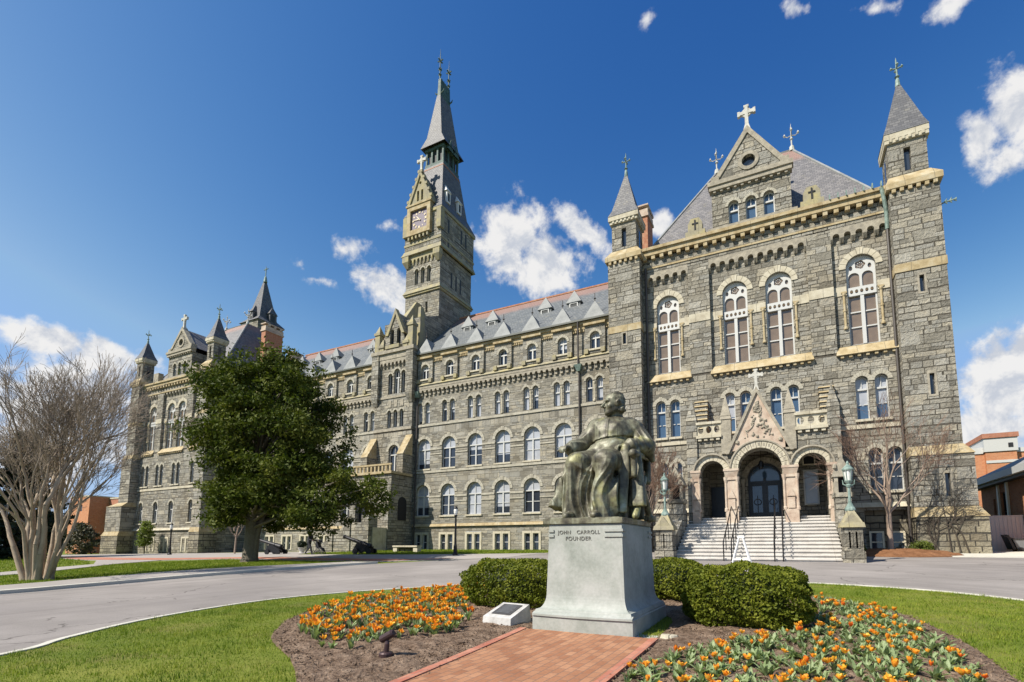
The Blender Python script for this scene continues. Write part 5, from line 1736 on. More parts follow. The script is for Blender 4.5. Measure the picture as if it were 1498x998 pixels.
for x, z in ((-35.75, 21.6), (-31.6, 21.9), (-35.2, 20.2), (-32.1, 20.2)):
    pn = MB()
    pn.box(x - 0.3, x + 0.3, YB - 0.3, YB + 0.3, 18.95, z - 0.9)
    pn.box(x - 0.38, x + 0.38, YB - 0.38, YB + 0.38, z - 0.9, z - 0.65)
    pn.pyramid((x - 0.3, x + 0.3, YB - 0.3, YB + 0.3), z - 0.65, x, YB, z + 0.2)
    pn.build('bay_pinnacle', 'sandstone_lichen', bay)
pn = MB()
for s_ in (-1, 1):
    pn.prism([(-33.65 + s_ * 1.2, 20.5), (-33.65 + s_ * 0.85, 20.5), (-33.65, 22.6), (-33.65, 23.15)], YB - 0.2, YB + 0.25)
pn.build('gable_coping', 'sandstone_lichen', bay)
pn = MB()
pn.box(-34.5, -32.8, YB - 0.5, YB - 0.1, 19.0, 19.35)
# tapering buttress climbing from the gable to the tower
pn.frustum((-34.3, -33.6, 0.4, 3.1), 22.3, (-34.1, -33.8, 2.5, 3.2), 25.3)
pn.frustum((-31.9, -31.35, 0.2, 1.2), 18.5, (-31.8, -31.5, 0.5, 1.0), 23.4)
pn.build('bay_buttress', 'sandstone_lichen', bay)


def bay_window(x, z, w_, h, tr_=None, vt=0.15):
    key = 'bay_window_%d' % int(w_ * 100 + h * 1000)
    if key not in WM:
        kind_arched(key, w_, h, tr_, w_ > 0.7, (), blinds=(None, h * 0.6), vt=vt, sill=False)
    fr_, pn_, vs_, _ = WM[key]
    o = link('bay_window', fr_, hall, (x, YB, z))
    link('pane', pn_[0], o); link('arch_surround', vs_, o)


bay_window(-34.15, 14.6, 0.52, 2.05); bay_window(-33.33, 14.6, 0.72, 2.45, 1.6); bay_window(-32.52, 14.6, 0.52, 2.2)
for x in (-34.15, -33.38, -32.62):
    bay_window(x, 11.3, 0.46, 1.7)
bay_window(-33.45, 6.9, 1.25, 2.7, 1.75, 0.25)

# low projecting porch with balcony at the foot of the tower, and its side stairs
pb = MB()
pb.wall(-36.2, -31.25, -1.8, 6.4, -3.0, [arch(-34.6, 0.9, 4.6, 1.7)], 0.5)
pb.add([(-31.25, -3.0, -1.8), (-31.25, YB, -1.8), (-31.25, YB, 6.4), (-31.25, -3.0, 6.4)], [(0, 1, 2, 3)])
pb.add([(-36.2, -3.0, -1.8), (-36.2, YB, -1.8), (-36.2, YB, 6.4), (-36.2, -3.0, 6.4)], [(0, 3, 2, 1)])
pb.box(-31.9, -31.2, -3.3, -2.6, -1.8, 4.2)
pb.frustum((-31.9, -31.2, -3.3, -2.6), 4.2, (-31.9, -31.27, -3.02, -2.6), 5.0)
for a, b_ in ((-36.4, -35.6), (-31.95, -31.2)):
    pb.box(a, b_, -1.7, YB, 6.4, 8.4)
tp_ = hp(pb, 'tower_porch', 'gneiss_wall')
tb = MB()
tb.box(-36.4, -31.1, -3.2, YB, 6.4, 6.62)
for i in range(12):
    x = -36.2 + i * 0.44
    tb.box(x - 0.08, x + 0.08, -3.12, -3.0, 6.62, 7.15)
tb.box(-36.35, -31.15, -3.16, -2.98, 7.15, 7.3)
for a, b_ in ((-36.4, -35.6), (-31.95, -31.2)):
    for k in range(5):
        tb.frustum((a - 0.03, b_ + 0.03, -1.72 + k * 0.24, YB), 8.4 + k * 0.4, (a, b_, -1.5 + k * 0.24, YB), 8.8 + k * 0.4, bottom=True)
tb.build('balcony_trim', 'sandstone_ochre', tp_)
# flat dark arch on the porch's flank, painted as the shade of a niche
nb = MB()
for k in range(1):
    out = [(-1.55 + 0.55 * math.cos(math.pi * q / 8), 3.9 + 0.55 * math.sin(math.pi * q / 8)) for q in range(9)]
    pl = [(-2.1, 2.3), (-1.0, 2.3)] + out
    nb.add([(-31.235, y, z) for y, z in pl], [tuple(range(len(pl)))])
nb.build('niche_shade', 'dark_void', tp_)
MB().add([(-34.6 - 0.9, -2.55, 0.8), (-34.6 + 0.9, -2.55, 0.8), (-34.6 + 0.9, -2.55, 4.7), (-34.6 - 0.9, -2.55, 4.7)], [(0, 1, 2, 3)]).build('porch_door', 'door_black', tp_)
ss = MB()
for k in range(12):
    x1 = -34.0 - k * 0.33
    z1 = 1.6 - k * 0.17
    ss.box(x1 - 0.33, x1, -4.9, -3.4, -1.2, z1)
ss.box(-34.0, -31.3, -4.9, -3.0, -1.2, 1.6)
st = hp(ss, 'tower_stairs', 'stone_pale')
sw = MB()
sw.prism([(-37.9, -1.2), (-37.9, -0.1), (-37.2, 0.1), (-34.1, 1.9), (-34.1, -1.2)], -5.15, -4.9)
sw.box(-36.3, -35.6, -5.25, -4.85, -1.2, 1.35)
sw.box(-34.4, -33.5, -5.3, -4.85, -1.2, 2.3)
sw.box(-33.5, -32.2, -5.2, -4.9, -1.2, 2.0)
sw.box(-32.2, -31.4, -5.3, -4.3, -1.2, 2.6)
sw.box(-36.4, -35.5, -5.3, -4.8, 1.35, 1.5)
sw.box(-34.5, -33.4, -5.35, -4.8, 2.3, 2.45)
sw.build('stair_parapet', 'gneiss_wall', st)

# rear tower whose spire shows over the left pavilion
rt = MB()
rt.box(-72.9, -68.9, 8.5, 12.5, 15, 33.4)
o = hp(rt, 'rear_tower', 'gneiss_wall')
mb = MB()
mb.frustum((-73.1, -68.7, 8.3, 12.7), 33.3, (-72.3, -69.5, 9.1, 11.9), 34.2)
mb.pyramid((-72.3, -69.5, 9.1, 11.9), 34.2, -70.7, 10.4, 41.2)
mb.build('rear_spire', 'slate', o)
mb = MB()
for x, y in ((-70.9, 8.9), (-69.3, 10.5)):
    mb.box(x - 0.4, x + 0.4, y - 0.2, y + 0.9, 33.6, 34.9)
    mb.pyramid((x - 0.5, x + 0.5, y - 0.35, y + 1.0), 34.9, x, y + 0.4, 36.2)
    mb.box(x - 0.2, x + 0.2, y - 0.23, y - 0.19, 33.7, 34.7, 1)
    mb.box(x + 0.39, x + 0.43, y, y + 0.6, 33.7, 34.7, 1)
mb.build('spire_dormer', ['slate', 'louvre_dark'], o)
mb = MB()
mb.lathe(-70.5, 10.3, [(0.3, 40.2), (0.16, 41.0), (0.07, 41.2), (0.07, 42.4), (0.0, 42.9)], 8)
mb.tube([(-70.95, 10.3, 42.3), (-70.05, 10.3, 42.3)], 0.08, 5)
mb.build('finial', 'copper_green', o)

# ------------------------------------------------------------------ main porch and stairs
PY = -7.8
pw, pt = MB(), MB()
A_MAIN = arch(-1.25, 1.0, 5.18, 2.12, 20)
A_L, A_R = arch(-3.66, 1.0, 4.66, 1.24, 16), arch(1.20, 1.0, 4.72, 1.30, 16)
pw.wall(-4.72, 2.28, 0.0, 6.0, PY, [A_L, A_MAIN, A_R], 0.8)
pw.wall(-4.72, 2.28, 0.0, 6.0, PY + 0.8, [A_L, A_MAIN, A_R], 0.0)
for x, f in ((-4.72, (0, 3, 2, 1)), (2.28, (0, 1, 2, 3))):
    pw.add([(x, PY, 0.0), (x, -4.2, 0.0), (x, -4.2, 6.0), (x, PY, 6.0)], [f])
pw.add([(-4.72, PY, 6.0), (2.28, PY, 6.0), (2.28, -4.2, 6.0), (-4.72, -4.2, 6.0)], [(0, 1, 2, 3)])
pw.add([(-4.7, PY + 0.8, 5.7), (2.26, PY + 0.8, 5.7), (2.26, -4.27, 5.7), (-4.7, -4.27, 5.7)], [(3, 2, 1, 0)])
pw.add([(-4.7, PY + 0.8, 1.5), (-4.7, -4.27, 1.5), (-4.7, -4.27, 5.7), (-4.7, PY + 0.8, 5.7)], [(0, 1, 2, 3)])
pw.add([(2.26, PY + 0.8, 1.5), (2.26, -4.27, 1.5), (2.26, -4.27, 5.7), (2.26, PY + 0.8, 5.7)], [(3, 2, 1, 0)])
porch = hp(pw, 'entrance_porch', 'gneiss_wall')


def arch_ring(mb, cx, zs, r, t_, k, y0, y1, mat=0):
    for i in range(k):
        a0, a1 = math.pi * i / k + 0.010, math.pi * (i + 1) / k - 0.010
        p = [(cx + rr_ * math.cos(a), zs + rr_ * math.sin(a)) for rr_, aa in ((r + 0.003, (a0, (a0 + a1) / 2, a1)), (r + t_, (a1, (a0 + a1) / 2, a0))) for a in aa]
        mb.prism(p[::-1], y0, y1, mat)


arch_ring(pt, -1.25, 4.12, 1.06, 0.36, 15, PY - 0.16, PY + 0.05)
arch_ring(pt, -3.66, 4.04, 0.62, 0.32, 11, PY - 0.08, PY + 0.05)
arch_ring(pt, 1.20, 4.07, 0.65, 0.32, 11, PY - 0.08, PY + 0.05)
# hood moulds
for cx, zs, r in ((-1.25, 4.12, 1.45), (-3.66, 4.04, 0.96), (1.20, 4.07, 0.99)):
    pts = [(cx + r * math.cos(math.pi * q / 20), PY - 0.17, zs + r * math.sin(math.pi * q / 20)) for q in range(21)]
    pt.tube(pts, 0.055, 6, 1)
# carved rosettes on the voussoirs of the main arch
for i in range(15):
    a = math.pi * (i + 0.5) / 15
    x, z = -1.25 + 1.24 * math.cos(a), 4.12 + 1.24 * math.sin(a)
    pt.box(x - 0.045, x + 0.045, PY - 0.165, PY - 0.15, z - 0.08, z + 0.08, 1)
pt.build('porch_arch', ['stone_pale', 'stone_carved'], porch)
# piers with shafts, capitals, bases
for x0, x1 in ((-2.98, -2.36), (-0.14, 0.5), (-4.72, -4.32), (1.88, 2.28)):
    pc = MB()
    pc.box(x0, x1, PY - 0.22, PY + 0.1, 0.35, 1.9)
    pc.box(x0 + 0.06, x1 - 0.06, PY - 0.14, PY + 0.1, 1.9, 3.55)
    pc.box(x0 - 0.04, x1 + 0.04, PY - 0.2, PY + 0.1, 3.55, 3.68)
    pc.frustum((x0 + 0.04, x1 - 0.04, PY - 0.16, PY + 0.1), 3.68, (x0 - 0.06, x1 + 0.06, PY - 0.26, PY + 0.1), 4.02, bottom=True)
    pc.box(x0 - 0.08, x1 + 0.08, PY - 0.28, PY + 0.1, 4.02, 4.14)
    cx = (x0 + x1) / 2
    # little gabled niche on the front of the pier
    pc.prism([(cx - 0.2, 2.55), (cx + 0.2, 2.55), (cx, 3.0)], PY - 0.26, PY - 0.14)
    pc.box(cx - 0.16, cx + 0.16, PY - 0.22, PY - 0.14, 1.95, 2.5)
    for sx in (x0 + 0.02, x1 - 0.02):
        pc.lathe(sx, PY - 0.14, [(0.1, 1.85), (0.1, 2.0), (0.065, 2.05), (0.06, 3.4), (0.1, 3.55), (0.12, 3.7)], 8)
    pc.build('porch_pier', 'stone_pink', porch)
# back jambs of the main doorway
mb = MB()
arch_ring(mb, -1.18, 4.0, 0.93, 0.3, 13, -4.42, -4.2)
for x in (-2.35, -0.25 + 0.24):
    mb.lathe(x, -4.45, [(0.14, 1.5), (0.14, 2.0), (0.09, 2.1), (0.09, 3.6), (0.14, 3.8), (0.15, 4.0)], 8)
mb.build('door_surround', 'stone_carved', porch)
# gable with its carved tympanum
gb = MB()
arc_ = [(-1.25 + 1.41 * math.cos(0.765 + (math.pi - 1.53) * q / 16), 4.12 + 1.41 * math.sin(0.765 + (math.pi - 1.53) * q / 16)) for q in range(17)]
gb.prism([(-2.72, 5.1)] + arc_[::-1] + [(0.22, 5.1), (-1.25, 8.28)], PY - 0.10, PY + 0.5)
g = gb.build('porch_gable', 'stone_pink', porch)
# cut the arch out of the gable front by leaving it behind the arch ring; relief carving
rl = MB()
rs = random.Random(5)
for k in range(70):
    z = rs.uniform(5.75, 7.7)
    hw = max(0.05, (8.0 - z) * 0.40 - 0.16)
    x = -1.25 + rs.uniform(-hw, hw)
    if (x + 1.25) ** 2 + (z - 4.12) ** 2 < 1.6 ** 2:
        continue
    r = rs.uniform(0.035, 0.085)
    rl.lathe(x, PY - 0.10, [(0.0, z - r), (r, z - r * 0.4), (r, z + r * 0.4), (0.0, z + r)], 7)
for r in (0.20, 0.12):
    rl.tube([(-1.25 + r * math.cos(q * math.pi / 8), PY - 0.12, 7.3 + r * math.sin(q * math.pi / 8)) for q in range(17)], 0.025, 5)
for s_ in (-1, 1):      # scrolling stems
    rl.tube([(-1.25 + s_ * (0.1 + 0.55 * q / 12 + 0.12 * math.sin(q * 0.9)), PY - 0.12, 6.75 - 0.85 * q / 12 + 0.08 * math.cos(q * 1.3)) for q in range(13)], 0.03, 5)
    rl.lathe(-1.25 + s_ * 1.05, PY - 0.1, [(0, 5.45), (0.1, 5.5), (0.1, 5.62), (0, 5.68)], 8)
rl.build('carved_relief', 'stone_carved', porch)
cp = MB()
for s_ in (-1, 1):
    cp.prism([(-1.25 + s_ * 1.66, 4.95), (-1.25 + s_ * 1.50, 4.95), (-1.25, 8.18), (-1.25, 8.50)], PY - 0.20, PY + 0.52)
cp.build('gable_coping', 'stone_carved', porch)
mb = MB()
mb.add([(-2.72, PY + 0.45, 5.1), (-1.25, PY + 0.45, 8.3), (0.22, PY + 0.45, 5.1), (-2.72, -4.3, 5.1), (-1.25, -4.3, 8.1), (0.22, -4.3, 5.1)], [(0, 1, 4, 3), (1, 2, 5, 4)])
mb.build('porch_gable_roof', 'chimney_brick', porch)
latin_cross(porch, -1.25, PY + 0.1, 8.45, 1.05)
for x, zz in ((-2.86, 7.35), (0.28, 7.35)):
    pp = MB()
    pp.box(x - 0.26, x + 0.26, PY - 0.1, PY + 0.42, 5.0, 6.9)
    pp.frustum((x - 0.3, x + 0.3, PY - 0.14, PY + 0.46), 6.9, (x - 0.24, x + 0.24, PY - 0.08, PY + 0.4), 7.1, bottom=True)
    pp.pyramid((x - 0.26, x + 0.26, PY - 0.1, PY + 0.42), 7.1, x, PY + 0.16, 8.35)
    pp.build('porch_pinnacle', 'stone_carved', porch)
for x in (-4.68, 2.25):
    pp = MB()
    pp.box(x - 0.28, x + 0.28, PY - 0.12, PY + 0.44, 0.0, 7.0)
    pp.pyramid((x - 0.3, x + 0.3, PY - 0.14, PY + 0.46), 7.0, x, PY + 0.16, 8.3)
    pp.build('porch_pinnacle', 'gneiss_wall', porch)
# balustrades pierced with round openings
for x0, x1 in ((-4.4, -3.12), (0.54, 1.97)):
    bl = MB()
    n = 3
    hs = []
    for i in range(n):
        cx = x0 + (x1 - x0) * (i + 0.5) / n
        hs.append([(cx + 0.15 * math.cos(q * math.pi / 6), 6.42 + 0.2 * math.sin(q * math.pi / 6)) for q in range(12)])
    bl.wall(x0, x1, 6.1, 6.72, PY - 0.05, hs, 0.16)
    bl.box(x0 - 0.03, x1 + 0.03, PY - 0.14, PY + 0.14, 6.72, 6.86)
    bl.box(x0 - 0.03, x1 + 0.03, PY - 0.2, PY + 0.14, 5.94, 6.1)
    for i in range(4):
        cx = x0 + (x1 - x0) * (i + 0.5) / 4
        bl.box(cx - 0.09, cx + 0.09, PY - 0.15, PY, 5.8, 5.94)
    bl.build('balustrade', 'stone_pale', porch)
# banded buttresses on the wall beside the porch
for x0, x1 in ((-4.98, -4.22), (1.88, 2.62)):
    bt = MB()
    bt.box(x0, x1, -5.3, -4.22, -0.5, 6.9)
    for k in range(7):
        z = 6.9 + k * 0.31
        bt.box(x0, x1, -5.24 + k * 0.12, -4.22, z, z + 0.2)
        bt.frustum((x0 - 0.04, x1 + 0.04, -5.30 + k * 0.12, -4.22), z + 0.2, (x0, x1, -5.14 + k * 0.12, -4.22), z + 0.31, 1, bottom=True)
    bt.build('buttress', ['gneiss_wall', 'sandstone_ochre'], porch)

# doors
dr = MB()
outer_a, inner_a = arch(-1.18, 1.56, 4.92, 1.84, 16), arch(-1.18, 1.68, 4.8, 1.6, 16)
dr.ring(outer_a, inner_a, -4.1, -3.98)
dr.box(-2.0, -0.36, -4.12, -3.98, 3.70, 3.86)
dr.box(-1.23, -1.13, -4.12, -3.98, 1.66, 3.7)
for x0, x1 in ((-1.98, -1.23), (-1.13, -0.38)):
    dr.ring(rect(x0, x1, 1.66, 3.7), rect(x0 + 0.11, x1 - 0.11, 2.0, 3.58), -4.06, -4.0)
    cx = (x0 + x1) / 2
    # wrought scroll in each leaf
    dr.tube([(cx + 0.2 * math.cos(q * math.pi / 6), -4.06, 2.62 + 0.17 * math.sin(q * math.pi / 6)) for q in range(13)], 0.022, 5)
    dr.tube([(cx, -4.06, 2.0), (cx, -4.06, 3.0)], 0.018, 5)
dr.box(-1.26, -1.10, -4.13, -3.98, 3.86, 4.02)
d = dr.build('entrance_door', 'door_black', porch)
MB().add([(x, -4.0, z) for x, z in outer_a], [tuple(range(len(outer_a)))]).build('door_pane', 'glass_blue', porch)
# hanging lantern inside the arch
mb = MB()
mb.tube([(-1.25, -6.2, 5.7), (-1.25, -6.2, 4.75)], 0.012, 5)
mb.lathe(-1.25, -6.2, [(0.02, 4.78), (0.12, 4.68), (0.13, 4.4), (0.07, 4.3), (0.02, 4.26)], 6)
mb.build('porch_lantern', 'iron_black', porch)
# tall pale-framed window and small square one in the right-hand arch, plain dark door in the left
mb = MB()
mb.ring(rect(0.86, 1.62, 2.35, 4.35), rect(0.93, 1.55, 2.42, 4.28), -4.36, -4.25)
o = mb.build('porch_window', 'white_paint', porch)
MB().add([(0.93, -4.27, 2.42), (1.55, -4.27, 2.42), (1.55, -4.27, 4.28), (0.93, -4.27, 4.28)], [(0, 1, 2, 3)]).build('porch_pane', 'glass_blind', porch)
mb = MB()
mb.ring(rect(0.86, 1.5, 4.62, 5.2), rect(0.92, 1.44, 4.68, 5.14), -4.36, -4.25)
mb.build('porch_window', 'cream_paint', porch)
mb = MB()
mb.box(0.92, 1.44, -4.3, -4.26, 4.68, 5.14)
mb.build('dark_panel', 'door_black', porch)
MB().box(-4.2, -3.3, -4.3, -4.26, 1.56, 3.6).build('side_door', 'door_black', porch)

# flight of white steps
stp = MB()
N_ST = 13
z_top, z_bot, y_top, y_bot = 1.55, -0.70, -7.15, -12.0
rs_ = MB()
for k in range(N_ST):
    z1 = z_top - k * (z_top - z_bot) / N_ST
    ya = y_top - (k + 1) * (y_top - y_bot) / N_ST
    stp.box(-5.0, 2.02, ya - 0.045, ya + 0.45, z1 - 0.055, z1)
    rs_.box(-4.99, 2.01, ya + 0.01, ya + 0.6, z1 - 0.24, z1 - 0.055)
stp.box(-5.0, 2.02, y_top - 0.2, -4.25, 1.2, 1.548)
stairs = hp(stp, 'entrance_stairs', 'marble_step')
rs_.build('riser', 'marble_step', stairs)


def cheek(x0, x1, ochre):
    cw = MB()
    # stepped side wall
    P = [(-12.0, 0.2), (-11.2, 0.5), (-9.6, 1.25), (-8.9, 1.6), (-7.8, 2.0)]
    vs = [(x0 + 0.08, y, -1.3) for y, z in P] + [(x0 + 0.08, y, z) for y, z in P] + [(x1 - 0.08, y, -1.3) for y, z in P] + [(x1 - 0.08, y, z) for y, z in P]
    n = len(P)
    fs = []
    for i in range(n - 1):
        fs += [(i, n + i, n + i + 1, i + 1), (2 * n + i, 2 * n + i + 1, 3 * n + i + 1, 3 * n + i), (n + i, 3 * n + i, 3 * n + i + 1, n + i + 1)]
    fs += [(0, 2 * n, 3 * n, n), (n - 1, 2 * n - 1, 4 * n - 1, 3 * n - 1)]
    cw.add(vs, fs)
    # lower pier
    cw.box(x0 - 0.05, x1 + 0.05, -12.35, -11.45, -1.3, -0.2)
    cw.box(x0, x1, -12.3, -11.5, -0.2, 0.78)
    for dx in (0.12, 0.36):     # sunk panel strips
        cw.box(x0 + dx, x0 + dx + 0.14, -12.33, -12.28, -0.05, 0.6)
        cw.box(x1 - dx - 0.14, x1 - dx, -12.33, -12.28, -0.05, 0.6)
    # upper pier with gabled head
    cw.box(x0 + 0.02, x1 - 0.02, -9.3, -8.45, -1.0, 2.3)
    cw.box(x0 - 0.05, x1 + 0.05, -9.36, -8.4, 2.3, 2.5)
    c_ = cw.build('stair_pier', 'gneiss_rough', stairs)
    k = MB()
    k.frustum((x0 - 0.1, x1 + 0.1, -12.4, -11.4), 0.78, (x0 - 0.06, x1 + 0.06, -12.36, -11.44), 0.98, bottom=True)
    k.frustum((x0 - 0.02, x1 + 0.02, -12.32, -11.48), 0.98, (x0 + 0.24, x1 - 0.24, -12.05, -11.75), 1.5)
    cx = (x0 + x1) / 2
    k.prism([(cx - 0.3, 0.98), (cx + 0.3, 0.98), (cx, 1.4)], -12.36, -12.2)
    k.build('pier_cap', 'sandstone_lichen', stairs)
    u = MB()
    # carved tabernacle on the upper pier: four posts, dark block painted as the shaded hollow, gabled roof
    for sx in (x0 + 0.1, x1 - 0.1):
        for sy in (-9.22, -8.55):
            u.box(sx - 0.08, sx + 0.08, sy - 0.08, sy + 0.08, 2.5, 3.25)
    u.box(x0 + 0.18, x1 - 0.18, -9.0, -8.6, 2.5, 3.25, 1)
    u.prism([(x0 - 0.06, 3.25), (x1 + 0.06, 3.25), (x1 + 0.02, 3.4), (cx, 4.25), (x0 - 0.02, 3.4)], -9.36, -8.4)
    u.box(cx - 0.08, cx + 0.08, -9.0, -8.8, 4.2, 4.55)
    for s_ in (-1, 1):
        u.lathe(cx + s_ * 0.28, -9.38, [(0.0, 3.55), (0.1, 3.65), (0.09, 3.8), (0.0, 3.88)], 7)
    u.build('pier_tabernacle', ['stone_carved', 'dark_void'], stairs)


cheek(-5.76, -4.98, True)
cheek(1.98, 2.68, True)


# ------------------------------------------------------------------ implicit surfaces for figures
def nets(fn, lo, hi, h):
    """naive surface nets of fn(P) < 0 on a grid"""
    lo = np.array(lo, float); hi = np.array(hi, float)
    n = np.ceil((hi - lo) / h).astype(int) + 1
    g = np.stack(np.meshgrid(*[lo[i] + h * np.arange(n[i]) for i in range(3)], indexing='ij'), -1)
    # coarse pass first, then the fine grid only near the surface
    st_ = 4
    D = np.repeat(np.repeat(np.repeat(fn(g[::st_, ::st_, ::st_].reshape(-1, 3)).reshape(g[::st_, ::st_, ::st_].shape[:3]), st_, 0), st_, 1), st_, 2)[:n[0], :n[1], :n[2]].copy()
    near = np.abs(D) < h * st_ * 2.6
    pts = g[near]
    out = np.empty(len(pts))
    for i in range(0, len(pts), 200000):
        out[i:i + 200000] = fn(pts[i:i + 200000])
    D[near] = out
    cn = n - 1
    acc = np.zeros((*cn, 3)); cnt = np.zeros(cn)
    corners = [(a, b, c) for a in (0, 1) for b in (0, 1) for c in (0, 1)]
    for a in corners:
        for ax in range(3):
            if a[ax]:
                continue
            b = list(a); b[ax] = 1
            da = D[a[0]:a[0] + cn[0], a[1]:a[1] + cn[1], a[2]:a[2] + cn[2]]
            db = D[b[0]:b[0] + cn[0], b[1]:b[1] + cn[1], b[2]:b[2] + cn[2]]
            x = (da < 0) != (db < 0)
            t_ = np.where(x, da / np.where(x, da - db, 1), 0)
            p = np.zeros((*cn, 3)); p[..., :] = a
            p[..., ax] = t_
            acc += np.where(x[..., None], p, 0); cnt += x
    act = cnt > 0
    idx = -np.ones(cn, int); idx[act] = np.arange(act.sum())
    base = np.stack(np.meshgrid(*[np.arange(q) for q in cn], indexing='ij'), -1)[act]
    V = lo + h * (base + acc[act] / cnt[act][:, None])
    F = []
    for ax in range(3):
        u, v = (ax + 1) % 3, (ax + 2) % 3
        sl0 = [slice(1, -1)] * 3; sl1 = [slice(1, -1)] * 3
        sl0[ax] = slice(0, n[ax] - 1); sl1[ax] = slice(1, n[ax])
        d0, d1 = D[tuple(sl0)], D[tuple(sl1)]
        q = np.argwhere((d0 < 0) != (d1 < 0))
        if not len(q):
            continue
        s_ = (d0 < 0)[tuple(q.T)]
        p = q.copy(); p[:, u] += 1; p[:, v] += 1

        def cell(du, dv):
            c = p.copy(); c[:, u] += du; c[:, v] += dv
            return idx[tuple(c.T)]
        f = np.stack([cell(-1, -1), cell(0, -1), cell(0, 0), cell(-1, 0)], 1)
        f[~s_] = f[~s_][:, ::-1]
        F.append(f)
    return V, np.concatenate(F)


def s_cap(P, a, b, ra, rb):
    a = np.array(a, float); b = np.array(b, float)
    ab = b - a
    t_ = np.clip(((P - a) @ ab) / (ab @ ab), 0, 1)
    return np.linalg.norm(P - a - t_[:, None] * ab, axis=1) - (ra + (rb - ra) * t_)


def s_ell(P, c, r, M=None):
    q = P - np.array(c, float)
    if M is not None:
        q = q @ np.array(M).T
    r = np.array(r, float)
    k = np.linalg.norm(q / r, axis=1)
    return (k - 1) * min(r)


def s_box(P, c, half, rd=0.02, M=None):
    q = P - np.array(c, float)
    if M is not None:
        q = q @ np.array(M).T
    q = np.abs(q) - (np.array(half, float) - rd)
    return np.linalg.norm(np.maximum(q, 0), axis=1) + np.minimum(q.max(1), 0) - rd


def smin(a, b, k):
    h = np.clip(0.5 + 0.5 * (b - a) / k, 0, 1)
    return b + (a - b) * h - k * h * (1 - h)


def smax(a, b, k):
    return -smin(-a, -b, k)


def flat_cap(P, a, b, ra, rb, ax, squash):
    """capsule squashed along a world axis (cloth panels)"""
    Q = P.copy(); a = np.array(a, float); b = np.array(b, float)
    ax = np.array(ax, float) / np.linalg.norm(ax)
    Q = Q + np.outer(Q @ ax, ax) * (squash - 1)
    a2 = a + ax * (a @ ax) * (squash - 1); b2 = b + ax * (b @ ax) * (squash - 1)
    return s_cap(Q, a2, b2, ra, rb) / max(1.0, squash) * 1.3


HF = np.array((-0.72, -0.69, -0.02)); HF /= np.linalg.norm(HF)          # where the face looks
HS = np.cross(HF, (0, 0, 1)); HS /= np.linalg.norm(HS)
HU = np.cross(HS, HF)
HM = np.array([HF, HS, HU])


